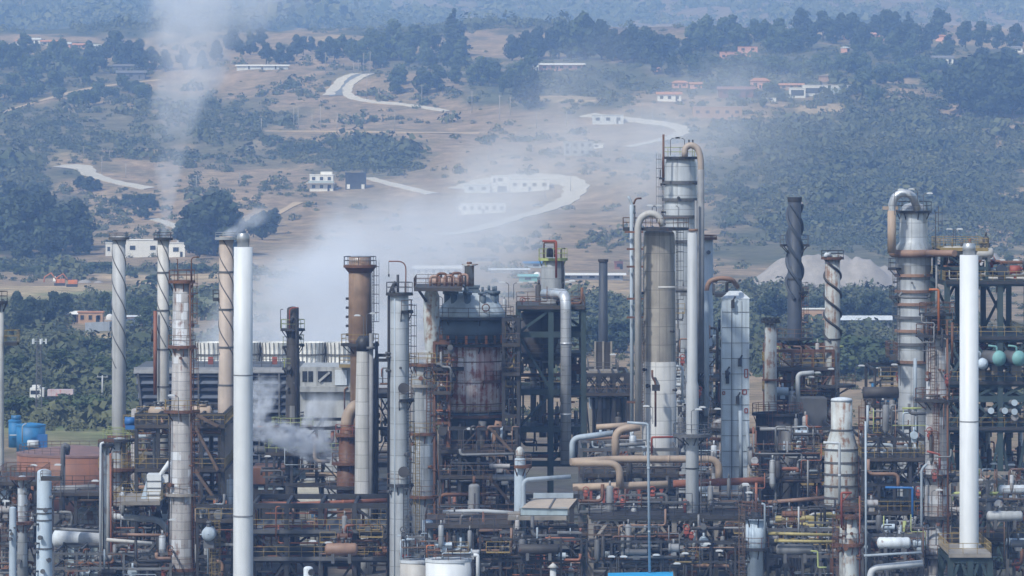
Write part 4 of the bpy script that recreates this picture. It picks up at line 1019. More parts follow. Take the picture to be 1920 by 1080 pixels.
def hood(t, topw, y0, y1, m, name='cap'):
    """slightly narrower metal top on a stack"""
    Y = t.Y; r = S(topw, Y)/2; z0, z1 = Z(y1, Y), Z(y0, Y); b = MB()
    b.lathe((t.x, Y, 0), [(r*.96, z0-.3), (r*.96, z0+(z1-z0)*.35), (r, z0+(z1-z0)*.36), (r, z1-.35), (r*.8, z1-.05), (r*.75, z1), (.02, z1)], 24); return b.build(name, m, t.root)
# ------------------------------------------------------------------ stacks
t = tower('plain white smokestack with silver cap, the one beside the beige twisted stack', 456, 495, [(463, 35), (700, 36), (1150, 38)], M_white, 'white_smokestack', 'smokestack', 'flat', n=40)
hood(t, 24, 437, 463, M_silver); band(t, 703, M_greypipe, .04, .12); band(t, 967, M_greypipe, .06, .16)
t = tower('plain white smokestack with silver cap rising from the green platform', 1817, 495, [(478, 35), (1032, 36)], M_white, 'white_smokestack', 'smokestack', 'flat', bot=1034, n=40)
hood(t, 25, 456, 478, M_silver); band(t, 790, M_greypipe, .03, .12)
t = tower('grey concrete twisted smokestack above the brown tank', 223, 570, [(443, 24), (640, 26), (1060, 28)], M_concrete, 'concrete_smokestack', 'smokestack', 'open', n=32)
strake(t, 447, 690, 1.7, M_steel, 3); plat(t, 446, 17, rail=M_steel, deck=M_steel, h=.5, brace=False); plat(t, 818, 22, rail=M_ygreen)
t = tower('smoking white and beige twisted smokestack behind the banded column', 306, 560, [(446, 21), (640, 22), (1060, 25)], M_buff, 'twisted_smokestack', 'smokestack', 'open', n=32)
strake(t, 448, 650, 1.5, M_steel, 3); plat(t, 447, 14, rail=M_dark, deck=M_dark, h=.6, brace=False)
for y_ in (511, 582, 655, 725): band(t, y_, M_steel)
pp(t.root, [(291, 583, 559), (291, 740, 559)], 7, M_rustpipe, 'side_duct'); pp(t.root, [(285, 618, 559), (285, 640, 559)], 4, M_dark, 'side_duct')
t = tower('beige twisted smokestack with rings close behind the plain white stack', 424, 545, [(443, 26), (720, 28), (728, 31), (1060, 31)], M_beige, 'twisted_smokestack', 'smokestack', 'open', n=32)
strake(t, 446, 665, 1.6, M_steel, 3); plat(t, 446, 18, rail=M_silver, deck=M_silver, h=.55, brace=False)
for y_ in (510, 580, 651, 722, 790, 865): band(t, y_, M_steel)
boxplat(t.root, 399, 410, 560, 544.5, 546, M_dark, M_dark, .9)
t = tower('brown smokestack with flared crown platform', 675, 560, [(482, 42), (560, 43), (640, 44), (646, 36), (1000, 38)], M_brownstack, 'brown_smokestack', 'smokestack', 'open', n=36)
b = MB(); r_ = t.rad(520); b.lathe((t.x, t.Y, 0), [(r_*.98, Z(512, 560)), (S(31, 560), Z(500, 560)), (S(31, 560), Z(498, 560)), (r_*.95, Z(498, 560))], 32, smooth=False, closed=True); b.build('crown', M_rust, t.root)
b = MB(); b.lathe((t.x, t.Y, 0), [(r_*.99, Z(498, 560)), (r_*.99, Z(484, 560)), (r_*.8, Z(480, 560)), (r_*.7, Z(480, 560)), (.05, Z(485, 560))], 32); b.build('rim', M_silver, t.root)
plat(t, 498, 31, rail=M_dark, deck=M_rust, brace=False, h=1.0); lad(t, -20, 500, 640, m=M_dark); plat(t, 645, 36, rail=M_yrail, deck=M_dark)
for k in range(6): b = MB(); q = W(651, 560+k*17, 560); b.box(q, (.35, .3, .3)); b.build('sample_port', M_dark, t.root)
t = tower('slim dark blue-grey chimney with square base before the green trees', 1131, 600, [(488, 16), (640, 18)], M_darkblue, 'dark_chimney', 'smokestack', 'open', bot=702, n=24)
b = MB(); b.lathe((t.x, t.Y, 0), [(S(9.6, 600), Z(491, 600)), (S(9.6, 600), Z(486, 600)), (S(7, 600), Z(486, 600)), (S(7, 600), Z(491, 600))], 24, closed=True, smooth=False); b.build('rim', M_dark, t.root)
b = MB(); b.box(((X(1131, 600)), 600, Z(670, 600)), (S(30, 600), S(30, 600), S(58, 600))); b.build('base', M_claddark, t.root)
for x_ in (1116, 1131, 1146): b = MB(); b.bar(W(x_, 702, 600-S(16, 600)), W(x_, 640, 600-S(16, 600)), .25); b.build('corner_post', M_beigesteel, t.root)
boxplat(t.root, 1104, 1158, 697, 594, 606, M_steel, M_beigesteel)
t = tower('black twisted smokestack before the gravel heap', 1490, 590, [(376, 24), (660, 29), (1010, 32)], M_darkblue, 'black_smokestack', 'smokestack', 'open', n=32)
strake(t, 384, 560, 1.4, M_darkblue, 3, .3); b = MB(); b.lathe((t.x, t.Y, 0), [(S(13, 590), Z(378, 590)), (S(14, 590), Z(370, 590)), (S(11, 590), Z(370, 590)), (S(11, 590), Z(378, 590))], 28, closed=True, smooth=False); b.build('rim', M_dark, t.root)
plat(t, 459, 28, -30, 60, M_steel, M_dark); plat(t, 459, 28, 120, 215, M_steel, M_dark); plat(t, 547, 26, -60, 30, M_steel, M_dark); plat(t, 634, 34, rail=M_rail, deck=M_dark); band(t, 523, M_dark)
lad(t, -35, 548, 640, m=M_rust)
t = tower('rust-streaked white twisted smokestack with pipe cap before the green trees', 1561, 575, [(478, 28), (640, 30), (648, 27), (1030, 27)], M_rustwhite, 'rusty_smokestack', 'smokestack', 'open', n=32)
strake(t, 482, 640, 2.2, M_dark, 2, .22); plat(t, 483, 16, rail=M_dark, deck=M_rust, h=.8, brace=False); pp(t.root, [(1548, 482, 574), (1549, 477, 574), (1558, 477, 574)], 8, M_whiteold, 'vent')
plat(t, 722, 44, rail=M_rail, deck=M_dark); band(t, 636, M_dark)
t = tower('slim pale stack with crown of spikes beside the black twisted stack', 1445, 565, [(606, 22), (709, 23), (1040, 23)], M_rustwhite, 'pale_stack', 'smokestack', 'open', n=28)
for k in range(9): b = MB(); a_ = k*.7; b.rod((t.x+S(11, 565)*math.cos(a_), 565+S(11, 565)*math.sin(a_), Z(606, 565)), (t.x+S(13.5, 565)*math.cos(a_), 565+S(13.5, 565)*math.sin(a_), Z(597, 565)), .12, 5); b.build('spike', M_dark, t.root)
band(t, 712, M_rust, .3, .2); plat(t, 602, 14, rail=M_dark, deck=M_dark, h=.3, brace=False)
t = tower('beige pole-like column cut by the picture edge beside the yellow basket', -1, 520, [(565, 15), (720, 17), (1100, 18)], M_buff, 'slim_column', 'column', 'flat')
boxplat(t.root, 8, 32, 643, 519, 521.5, M_yrail, M_dark, 1.3); plat(t, 566, 10, rail=M_dark, deck=M_dark)
# ------------------------------------------------------------------ columns and towers
t = tower('banded rusty column with hooked davits on top, beside the smoking stack', 341, 505, [(528, 33), (1070, 48)], M_cladrust, head='flat', n=32)
plat(t, 527, 25, rail=M_rust, deck=M_rust); davit(t.root, 359, 527, 504, 482, 15, M_rust, False); davit(t.root, 333, 527, 504, 486, -2, M_rust, False, 1.8)
plat(t, 649, 26, rail=M_rail, deck=M_rust); plat(t, 770, 34, -200, 20, M_yrail, M_rust); plat(t, 926, 28, rail=M_rail, deck=M_beigesteel); plat(t, 1066, 34, rail=M_rail, deck=M_rust)
for y0_, y1_ in ((527, 648), (650, 770), (772, 926), (928, 1066)): lad(t, -32, y0_, y1_, m=M_rust)
pp(t.root, [(356, 530, 504), (362, 1070, 504)], 4, M_rust, 'riser_pipe'); pp(t.root, [(318, 760, 504), (316, 1070, 504)], 3, M_dark, 'riser_pipe'); nozzles(t, 10, 540, 1050, 1, M_rust)
t = tower('dark soot-stained slim column before the cooling tower', 549, 575, [(580, 22), (690, 25), (760, 27), (1020, 28)], M_claddark, head='dome')
plat(t, 617, 23, rail=M_ygreen, deck=M_dark); davit(t.root, 543, 616, 574, 577, 17, M_redpaint); plat(t, 650, 20, 100, 200, M_ygreen, M_dark); plat(t, 646, 22, -40, 60, M_ygreen, M_dark)
pp(t.root, [(555, 1000, 573.5), (557, 600, 573.5), (549, 592, 573.5), (546, 606, 573.5)], 7, M_dark, 'riser_pipe'); pp(t.root, [(526, 616, 575), (526, 580, 575), (531, 580, 575)], 1.4, M_steel, 'lamp_post')
plat(t, 690, 20, 150, 260, M_ygreen, M_dark); plat(t, 800, 40, rail=M_ygreen, deck=M_rust); nozzles(t, 6, 620, 780, 2)
t = tower('pale block-clad column in front of the brown smokestack', 681, 545, [(650, 24), (770, 30), (1040, 34)], M_block, head='dome', n=28)
pp(t.root, [(696, 1010, 544), (696, 625, 544)], 8, M_greypipe, 'riser_pipe'); pp(t.root, [(706, 1010, 545), (706, 640, 545)], 6, M_dark, 'riser_pipe'); b = MB(); b.rod(W(695, 650, 543.6), W(695, 655, 543.6), .5, 10); b.build('collar', M_steel, t.root)
b = MB(); b.lathe((t.x, t.Y, 0), [(S(13, 545), Z(658, 545)), (S(14, 545), Z(640, 545)), (S(8, 545), Z(630, 545))], 20); b.build('dark_head', M_dark, t.root)
t = tower('tall pale column with hooked davit and round manways, before the rusty reactor', 749, 500, [(553, 34), (720, 36), (1150, 38)], M_cladlight, head='dome', n=32, hd=.3)
plat(t, 583, 26, -80, 60, M_rail, M_dark); davit(t.root, 761, 550, 499, 490, -32, M_rustpipe); plat(t, 550, 19, rail=M_steel, deck=M_dark, brace=False)
plat(t, 749, 28, -90, 40, M_rail, M_dark); plat(t, 908, 26, -150, 60, M_rail, M_dark)
pp(t.root, [(728, 1090, 500), (729, 552, 500), (737, 534, 500), (744, 534, 500)], 5, M_dark, 'riser_pipe'); pp(t.root, [(740, 1100, 497.5), (740, 560, 497.5)], 2.5, M_bluepipe, 'riser_pipe')
pp(t.root, [(746, 552, 500), (746, 515, 500)], 5, M_dark, 'vent'); pp(t.root, [(740, 553, 499), (736, 540, 499), (742, 528, 499)], 6, M_dark, 'vent')
for x_, y_ in ((757, 728), (757, 885)): b = MB(); q = W(x_, y_, 497.6); b.rod(q+Vector((0, .6, 0)), q, .5, 16); b.rod(q, q-Vector((0, .15, 0)), .6, 16); b.build('manway', M_claddark, t.root)
lad(t, -28, 584, 748, m=M_dark); lad(t, -40, 750, 908, m=M_dark); lad(t, -60, 910, 1090, m=M_steel); nozzles(t, 8, 600, 1000, 4)
t = tower('mottled grey column with ring ledges between the pale column and the reactor', 792, 518, [(690, 36), (860, 40), (1090, 42)], M_clad, head='dome', n=28)
plat(t, 683, 25, rail=M_yrail, deck=M_rust); plat(t, 722, 24, -140, 20, M_yrail, M_beigesteel); plat(t, 812, 27, rail=M_yrail, deck=M_rust); plat(t, 930, 30, rail=M_rail, deck=M_rust); lad(t, -60, 684, 810, m=M_rust); lad(t, -110, 814, 1000, m=M_yrail); nozzles(t, 8, 700, 980, 5, M_rust)
b = MB(); q = W(803, 702, 515.6); b.tube([q+Vector((.5*math.cos(a*.52), 0, .5*math.sin(a*.52))) for a in range(12)], .09, 5, closed=True); b.build('handwheel', M_dark, t.root)
# reactor
Y = 545
t = tower('huge rusty red and white reactor with blue-grey nozzled dome', 884, Y, [(548, 60), (556, 82), (570, 112), (585, 128), (592, 132)], M_domeblue, 'reactor', 'reactor', 'flat', bot=1000, n=40)
bpy.data.objects.remove(t.shell)
def ring(prof, name, m, n=40, par=None):
    b = MB(); b.lathe((t.x, Y, 0), [(S(w, Y)/2, Z(py, Y)) for py, w in prof], n); return b.build(name, m, par or t.root)
ring([(594, 134), (585, 126), (570, 108), (556, 80), (549, 56)], 'dome', M_domeblue)
ring([(640, 136), (598, 136)], 'upper_band', M_bluesteel); ring([(770, 124), (640, 124)], 'shell', M_rustred)
ring([(842, 60), (800, 104), (772, 122)], 'cone', M_bluesteel); ring([(1000, 52), (842, 52)], 'pedestal', M_claddark)
b = MB(); b.box(W(884, 542, Y), (S(28, Y), S(28, Y), S(13, Y))); b.box(W(884, 537, Y), (S(32, Y), S(32, Y), .25)); b.build('top_box', M_bluesteel, t.root)
for k in range(10):
    a_ = 2*PI*k/10+.16; r0 = S(46, Y); q = Vector((t.x+r0*math.cos(a_), Y+r0*math.sin(a_), Z(580, Y))); b = MB(); hh = S(29, Y)
    b.rod(q, q+Vector((0, 0, hh)), S(6, Y), 12); b.rod(q+Vector((0, 0, hh)), q+Vector((0, 0, hh+.35)), S(8.5, Y), 12); b.rod(q+Vector((0, 0, hh+.3)), q+Vector((0, 0, hh+.9)), S(2.4, Y), 8); b.build('nozzle', M_bluesteel, t.root)
b = MB(); q = W(911, 577, Y-S(60, Y)); b.tube([q+Vector((.42*math.cos(a*.4), 0, .42*math.sin(a*.4))) for a in range(16)], .07, 5, closed=True); b.build('ring_handle', M_rust, t.root)
t.rad = lambda py: S(66, Y) if py < 640 else S(61, Y)
plat(t, 594, 80, rail=M_rail, deck=M_dark); plat(t, 644, 84, rail=M_dark, deck=M_dark); plat(t, 777, 76, rail=M_yrail, deck=M_rust); 
for k in range(12):
    a_ = math.radians(-175+k*15.5); b = MB(); r0 = S(70, Y); b.bar((t.x+r0*math.cos(a_), Y+r0*math.sin(a_), Z(645, Y)), (t.x+r0*math.cos(a_), Y+r0*math.sin(a_), Z(627, Y)), .3); b.build('band_lug', M_orange if k % 2 else M_rust, t.root)
for y_ in (676, 715, 755): b = MB(); r0 = S(62, Y); b.lathe((t.x, Y, Z(y_, Y)), [(r0*.98, -.05), (r0+.1, -.05), (r0+.1, .05), (r0*.98, .05)], 40, closed=True, smooth=False); b.build('stiffener_ring', M_rust, t.root)
for s_, m_ in ((-1, M_rust), (1, M_tan2), (-.35, M_dark), (.4, M_steel)): pp(t.root, [(884+s_*52, 790, Y-6), (884+s_*42, 835, Y-6), (884+s_*62, 900, Y-6)], 15, m_, 'leg_duct', 1.4)
plat(t, 690, 74, -182, -118, M_yrail, M_rust); plat(t, 712, 72, -70, -5, M_rail, M_rust); plat(t, 742, 74, -175, -125, M_rail, M_rust)
ladder(t.root, X(950, Y), Y-S(40, Y), Z(777, Y), Z(645, Y), -60, m=M_dark); ladder(t.root, X(828, Y), Y-S(40, Y), Z(777, Y), Z(594, Y), -120, m=M_rust)
pp(t.root, [(811, 660, Y-5), (811, 575, Y-5)], 2.4, M_steel, 'riser_pipe'); pp(t.root, [(962, 800, Y-5), (962, 595, Y-5)], 3.5, M_steel, 'riser_pipe')
for x_, y_, w_ in ((848, 690, 44), (840, 710, 30), (836, 738, 26)): boxplat(t.root, x_-w_/2, x_+w_/2, y_, Y-S(72, Y), Y-S(58, Y), M_yrail, M_rust, name='side_platform')
t = tower('small rusty white column carrying the crane deck at the reactor shoulder', 809, 537, [(538, 24), (548, 24), (556, 30), (600, 31), (690, 20), (760, 22)], M_rustwhite, 'deck_column', 'column', 'flat', bot=1000, n=24)
boxplat(t.root, 776, 866, 541, 530, 544, M_rail, M_rust); b = MB(); b.bar(W(785, 544, 536), W(800, 566, 536), .3); b.build('bracket', M_dark, t.root)
M_orangerust = W_('orange_rust', (.40, .27, .21), .35, .55, .6, rustc=(.22, .075, .03))
r_ = thing('hopper_machine', 'orange rust hopper and piping on the crane deck beside the reactor dome', 'machine', W(845, 540, 537))
b = MB(); q = W(880, 537, 537); b.lathe(q, [(S(9, 537), 0), (S(9, 537), S(38, 537)), (S(13, 537), S(39, 537)), (S(13, 537), S(41, 537)), (.05, S(42, 537))], 18); b.build('hopper', M_rustwhite, r_)
b = MB(); b.rod(W(880, 497, 537), W(880, 491, 537), .3, 6); b.bar(W(866, 496, 537), W(896, 496, 537), .12); b.build('cross_head', M_rust, r_)
for k, (a0_, y0_) in enumerate(((815, 518), (828, 513), (842, 517), (856, 512), (868, 515))): pp(r_, [(a0_-8, 536, 536), (a0_-8, y0_, 536), (a0_+9, y0_, 536), (a0_+9, 536, 536)], 5, M_rust if k % 2 else M_orangerust, 'machine_pipe', 1.2)
drum('rust orange horizontal drum lying on the crane deck', 842, 527, 60, 14, 540, M_orangerust, legs=.6)
# green frame with brown vessel
Y = 552
f = frame('green steel structure around the dark brown vessel beside the reactor', 972, 1094, [575, 624, 732, 802, 866], 547, 562, 2, M_green, (575,), w=.62, seed=4, rail=M_rail)
for l_ in (664, 732, 802): boxplat(f, 972, 1090, l_, 551, 560, M_rail, M_dark, sides='fb')
boxplat(f, 1094, 1110, 623, 547, 552, None, M_green, sides='')
clutter(f, 972, 1092, 670, 860, 551, 560, 46, 21); clutter(f, 972, 1092, 560, 575, 548, 560, 14, 22, [M_rust, M_steel, M_redpaint])
for x_, y0_, y1_, w_ in ((1018, 690, 820, 14), (1000, 680, 790, 11), (1080, 770, 850, 8)): pp(f, [(x_, y0_, 556), (x_, y1_, 556)], w_, M_greypipe, 'riser')
t = tower('dark brown vessel held inside the green steel structure', 1016, 556, [(584, 70), (592, 98), (640, 98), (660, 88), (684, 50)], M_claddark, 'brown_vessel', 'vessel', 'flat', bot=690)
t = tower('grey banded column head with yellow-green platform above the green structure', 1037, 556, [(492, 40), (503, 44), (548, 46), (580, 46)], M_clad, 'column_head', 'column', 'dome', bot=584)
plat(t, 485, 25, rail=M_ygreen, deck=M_ygreen); pp(t.root, [(1043, 521, 553), (1043, 452, 553), (1017, 452, 553)], 4, M_redpaint, 'davit_arm', 1); pp(t.root, [(1020, 484, 555), (1020, 455, 555), (1040, 455, 555), (1040, 482, 555)], 3, M_rust, 'davit_frame', 1); pp(t.root, [(1052, 484, 555), (1052, 466, 555), (1060, 466, 555)], 2.5, M_dark, 'vent')
pp(t.root, [(1028, 482, 554), (1028, 468, 554), (1034, 468, 554), (1034, 482, 554)], 7, M_dark, 'vent'); pp(t.root, [(1055, 580, 554), (1055, 490, 554)], 5, M_dark, 'riser_pipe')
pipe('fat silver pipe bending over and down the front of the green structure', [(1022, 551, 553), (1061, 551, 545.5), (1061, 870, 545.5)], 20, M_silverclad, 1.3)
# big tan column with arch
t = tower('big tan patchwork column with arched pipe on its platform', 1236, 535, [(440, 58), (455, 60), (660, 62), (1060, 64)], M_cladtan, head='dome', n=40, hd=.45)
b = MB(); b.lathe((t.x, t.Y, 0), [(t.rad(1000)+.06, 0), (t.rad(680)+.06, Z(678, 535)), (t.rad(680)-.1, Z(677, 535))], 40); b.build('lower_shell', M_block, t.root)
plat(t, 428, 56, -175, 175, M_rail, M_dark, brace=False)
b = MB(); b.rod(W(1236, 436, 535), W(1236, 428, 535), S(20, 535), 20); b.build('neck', M_dark, t.root)
boxplat(t.root, 1169, 1182, 428, 533.5, 536.5, M_rail, M_dark)
pp(t.root, [(1197, 790, 532), (1196, 425, 532), (1201, 408, 532), (1218, 399, 532), (1235, 404, 532), (1243, 424, 532)], 13, M_buff, 'overhead_pipe', 1.0, 16)
for x0_, y0_ in ((1201, 404), (1210, 399), (1236, 404)): pass
pp(t.root, [(1185, 800, 533), (1184, 384, 533)], 7, M_bluepipe, 'riser_pipe'); pp(t.root, [(1190, 560, 533), (1190, 385, 533)], 3, M_dark, 'riser_pipe')
pp(t.root, [(1178, 368, 533), (1184, 380, 533), (1190, 400, 533)], 5, M_bluepipe, 'vent'); pp(t.root, [(1188, 383, 532.5), (1192, 372, 532.5), (1203, 372, 532.5)], 3.5, M_rust, 'vent')
for y_ in (435, 467, 500, 560, 595, 754): b = MB(); b.bar(W(1175 if y_ != 435 else 1171, y_, 532), W(1206, y_, 532), .3, .22); b.build('pipe_bracket', M_rust, t.root)
lad(t, -20, 430, 600, m=M_steel); lad(t, -150, 600, 790, m=M_rail); nozzles(t, 6, 460, 800, 6, M_dark)
pp(t.root, [(1234, 539, 531), (1266, 539, 531)], 5, M_buff, 'side_pipe'); pp(t.root, [(1223, 694, 531), (1223, 708, 531), (1229, 716, 531), (1229, 800, 531)], 4, M_rust, 'side_pipe'); b = MB(); b.box(W(1230, 727, 531), (.9, .5, .7)); b.build('valve', M_dark, t.root)
t = tower('tallest grey column with yellow-green top platform and arched rusty pipe', 1276, 555, [(300, 54), (310, 60), (430, 62), (1020, 64)], M_cladlight, head='dome', n=40, hd=.42)
plat(t, 295, 30, rail=M_ygreen, deck=M_dark, brace=False); b = MB(); b.rod(W(1276, 303, 555), W(1276, 294, 555), S(14, 555), 16); b.build('neck', M_dark, t.root)
pp(t.root, [(1244, 340, 552), (1244, 252, 552)], 4, M_rust, 'vent_mast'); b = MB(); b.bar(W(1236, 335, 552), W(1246, 335, 552), .5, .15); b.bar(W(1238, 335, 552), W(1238, 318, 552), .1); b.build('step', M_dark, t.root)
pp(t.root, [(1284, 294, 552), (1284, 278, 552), (1294, 271, 552), (1308, 277, 552), (1314, 296, 552), (1314, 430, 552)], 12, M_beige, 'overhead_pipe', 1, 16); pp(t.root, [(1314, 318, 552), (1314, 700, 552)], 13, M_greypipe, 'riser_pipe')
for y_ in (342, 374, 406, 452): band(t, y_, M_steel, .28, .35)
for x_ in (1292, 1299): b = MB(); b.rod(W(x_, 268, 552), W(x_, 262, 552), .1, 5); b.build('spike', M_dark, t.root)
pp(t.root, [(1305, 700, 551), (1305, 376, 551)], 5, M_greypipe, 'riser_pipe'); nozzles(t, 6, 320, 430, 8, M_dark); lad(t, -165, 300, 440, m=M_steel)
t = tower('spotted white flat-topped column behind the smooth grey post', 1323, 562, [(447, 28), (1010, 30)], M_whiteold, head='flat', n=28)
plat(t, 446, 16, rail=M_rust, deck=M_rust, h=.25, brace=False); nozzles(t, 18, 455, 600, 9, M_steel)
t = tower('smooth pale grey post-like column in front of the tall columns', 1298, 500, [(436, 18), (715, 20), (724, 24), (1160, 26)], M_greylight, 'slim_column', 'column', 'flat', n=28)
b = MB(); b.rod(W(1300, 434, 500), W(1300, 429, 500), S(9, 500), 14); b.build('lid', M_tan2, t.root)
plat(t, 815, 36, rail=M_steel, deck=M_steel); band(t, 878, M_dark, .05, .14); band(t, 1062, M_tan, .06, .3); lad(t, -15, 816, 1062, m=M_steel); lad(t, -165, 790, 815, m=M_steel, cage=False)
# pale blue box tower
def boxtower(label, x0, x1, top, bot, Y, d, m, name='box_tower'):
    r = thing(name, label, 'tower', (X((x0+x1)/2, Y), Y+d/2, Z(bot, Y))); b = MB(); b.box(((X(x0, Y)+X(x1, Y))/2, Y+d/2, (Z(top, Y)+Z(bot, Y))/2), (X(x1, Y)-X(x0, Y), d, Z(top, Y)-Z(bot, Y))); b.build('casing', m, r); return r
M_whitesheet = W_('pale_sheet_casing', (.52, .58, .63), .18, .2, .5)
r_ = boxtower('pale blue boxy tower with cone top and rusty arched pipe', 1354, 1405, 560, 1010, 545, S(50, 545), M_whitesheet)
b = MB(); x0_, x1_ = X(1353, 545)-.05, X(1406, 545)+.05; y0_, y1_ = 544.95, 545+S(50, 545)+.05; zt = Z(560, 545)
vs = [(x0_, y0_, zt), (x1_, y0_, zt), (x1_, y1_, zt), (x0_, y1_, zt), (x0_+1, y0_+1, zt+.85), (x1_-1, y0_+1, zt+.85), (x1_-1, y1_-1, zt+.85), (x0_+1, y1_-1, zt+.85)]
b.add(vs, [(3, 2, 1, 0), (4, 5, 6, 7), (0, 1, 5, 4), (1, 2, 6, 5), (2, 3, 7, 6), (3, 0, 4, 7)]); b.build('roof', M_whiteold, r_)
for y_ in [585+i*29 for i in range(14)]: b = MB(); b.bar(W(1353.5, y_, 544.97), W(1405.5, y_, 544.97), .05, .05); b.build('seam', M_steel, r_)
for x_ in (1372, 1391): b = MB(); b.bar(W(x_, 565, 544.96), W(x_, 1000, 544.96), .09 if x_ == 1372 else .04, .05); b.build('seam', M_steel, r_)
for x_, y_, w_, h_ in ((1399, 700, 5.5, 15), (1396, 735, 7, 8), (1399, 770, 5, 8), (1357, 737, 4, 5)):
    b = MB(); q = W(x_, y_, 544.93); a_, c_ = S(w_, 545)/2, S(h_, 545)/2
    for p_, s_ in (((-a_, 0), (.12, .03, 2*c_)), ((a_, 0), (.12, .03, 2*c_)), ((0, c_), (2*a_, .03, .12)), ((0, -c_), (2*a_, .03, .12))): b.box((q.x+p_[0], q.y, q.z+p_[1]), s_)
    b.build('red_mark', M_redpaint, r_)
for x_, y_ in ((1374, 570), (1387, 680), (1363, 702), (1364, 712), (1383, 750)): b = MB(); q = W(x_, y_, 544.6); b.box(q, (.4, .4, .9)); b.rod(q+Vector((0, 0, .4)), q+Vector((.3, 0, .9)), .1, 5); b.build('fitting', M_dark, r_)
pp(r_, [(1325, 770, 543.5), (1325, 540, 543.5), (1330, 527, 543.5), (1348, 521, 543.5), (1372, 523, 543.5), (1383, 538, 545)], 9, M_tan2, 'overhead_pipe', 1, 14); pp(r_, [(1325, 780, 543.5), (1325, 545, 543.5)], 9.6, M_bluepipe, 'riser_pipe')
pp(r_, [(1363, 548, 547), (1363, 528, 547), (1372, 528, 547)], 6, M_dark, 'vent'); pp(r_, [(1388, 770, 543.5), (1390, 900, 543.5)], 7, M_bluepipe, 'riser_pipe'); pp(r_, [(1400, 790, 543.5), (1407, 890, 543.5)], 7, M_bluepipe, 'riser_pipe')
boxplat(r_, 1340, 1390, 552, 546, 552, M_steel, M_dark, sides='bl')
# right column with arched pipe and ring duct
t = tower('wide grey column with silver arched pipe and rusty ring duct', 1713, 560, [(392, 48), (398, 52), (434, 53), (453, 53), (473, 78), (478, 66), (505, 66), (512, 62), (548, 62), (620, 62), (720, 58), (1040, 62)], M_cladlight, head='dome', n=40)
plat(t, 396, 34, rail=M_dark, deck=M_dark); pp(t.root, [(1672, 470, 557), (1672, 385, 557), (1678, 368, 557), (1693, 361, 557), (1711, 366, 557), (1720, 392, 558)], 15, M_silverclad, 'overhead_pipe', 1, 18)
pp(t.root, [(1672, 475, 557), (1672, 395, 557)], 16, M_tan, 'riser_pipe', 1, 16); b = MB(); b.bar(W(1655, 390, 557), W(1684, 390, 557), .5, .4); b.build('pipe_bracket', M_tan, t.root)
b = MB(); b.tube([(t.x+S(39, 560)*math.cos(i*PI/16), 560+S(39, 560)*math.sin(i*PI/16), Z(475, 560)) for i in range(32)], S(7.5, 560), 10, closed=True); b.build('ring_duct', M_tan2, t.root)
pp(t.root, [(1740, 475, 556), (1790, 475, 552)], 13, M_tan2, 'duct_arm')
for y_ in (516, 546, 570, 595, 620, 645, 678): band(t, y_, M_steel if y_ % 2 else M_tan2, .3, .35)
plat(t, 503, 48, 130, 220, M_dark, M_dark); plat(t, 556, 46, 140, 215, M_dark, M_dark); lad(t, -160, 396, 470, m=M_dark); lad(t, -150, 520, 680, m=M_steel); lad(t, -10, 398, 470, m=M_steel); boxplat(t.root, 1668, 1683, 670, 556, 562, M_rust, M_rust, 1.6); nozzles(t, 8, 500, 700, 12, M_steel)
pp(t.root, [(1692, 548, 553), (1685, 556, 553), (1695, 558, 553), (1740, 558, 553)], 5, M_greypipe, 'side_pipe'); pp(t.root, [(1756, 620, 556), (1756, 480, 556)], 4, M_greypipe, 'riser_pipe'); pp(t.root, [(1716, 780, 552), (1716, 672, 552)], 7, M_bluepipe, 'riser_pipe')
t = tower('tall rusty column with many cluttered platforms before the ringed column', 1757, 505, [(640, 40), (860, 44), (1100, 52)], M_cladrust, head='dome', n=32)
for y_, r_ in ((628, 40), (749, 42), (890, 36), (968, 38), (1040, 30)): plat(t, y_, r_, rail=M_rust, deck=M_dark)
plat(t, 588, 34, rail=M_rust, deck=M_dark, brace=False); b = MB(); b.lathe((t.x, t.Y, 0), [(S(15, 505), Z(632, 505)), (S(17, 505), Z(585, 505)), (S(10, 505), Z(578, 505)), (.02, Z(576, 505))], 24); b.build('upper_vessel', M_claddark, t.root)
for i_, (y0_, y1_) in enumerate(((590, 628), (630, 749), (751, 890), (892, 968), (970, 1080))): lad(t, -130+i_*16, y0_, y1_, m=M_rust)
pp(t.root, [(1760, 620, 502.5), (1760, 543, 502.5), (1742, 543, 502.5)], 4.5, M_orange, 'davit_arm', .8); pp(t.root, [(1762, 880, 502), (1762, 852, 502), (1738, 846, 502)], 4, M_redpaint, 'davit_arm', .8); pp(t.root, [(1778, 1080, 503), (1776, 600, 503)], 4, M_rust, 'riser_pipe'); pp(t.root, [(1728, 1080, 503), (1728, 880, 503), (1738, 870, 503)], 5, M_bluepipe, 'riser_pipe')
nozzles(t, 16, 640, 1040, 13, M_rust); clutter(t.root, 1728, 1786, 590, 1050, 501.5, 504, 26, 31, [M_rust, M_dark, M_rust, M_steel, M_claddark, M_greypipe])
# white bottle vessel
t = tower('white ringed vessel with rusty cone shoulders and narrow neck', 1578, 525, [(752, 40), (804, 40), (840, 62), (846, 64), (942, 66), (950, 60)], M_rustwhite, 'bottle_vessel', 'vessel', 'flat', bot=952, n=36)
for y_ in (806, 842, 866, 888, 910, 932): band(t, y_, M_steel, .1, .2)
b = MB(); b.lathe((t.x, t.Y, 0), [(S(21, 525), Z(752, 525)), (S(19, 525), Z(747, 525)), (S(8, 525), Z(745, 525)), (.02, Z(745, 525))], 28); b.build('lid', M_whiteold, t.root)
for x_ in (1556, 1578, 1600): b = MB(); b.bar(W(x_, 950, 527), (X(x_, 527), 527, 0), .6); b.build('leg', M_rust, t.root)
boxplat(t.root, 1536, 1620, 955, 519, 531, M_rail, M_rust); lad(t, -20, 760, 950, m=M_rust)
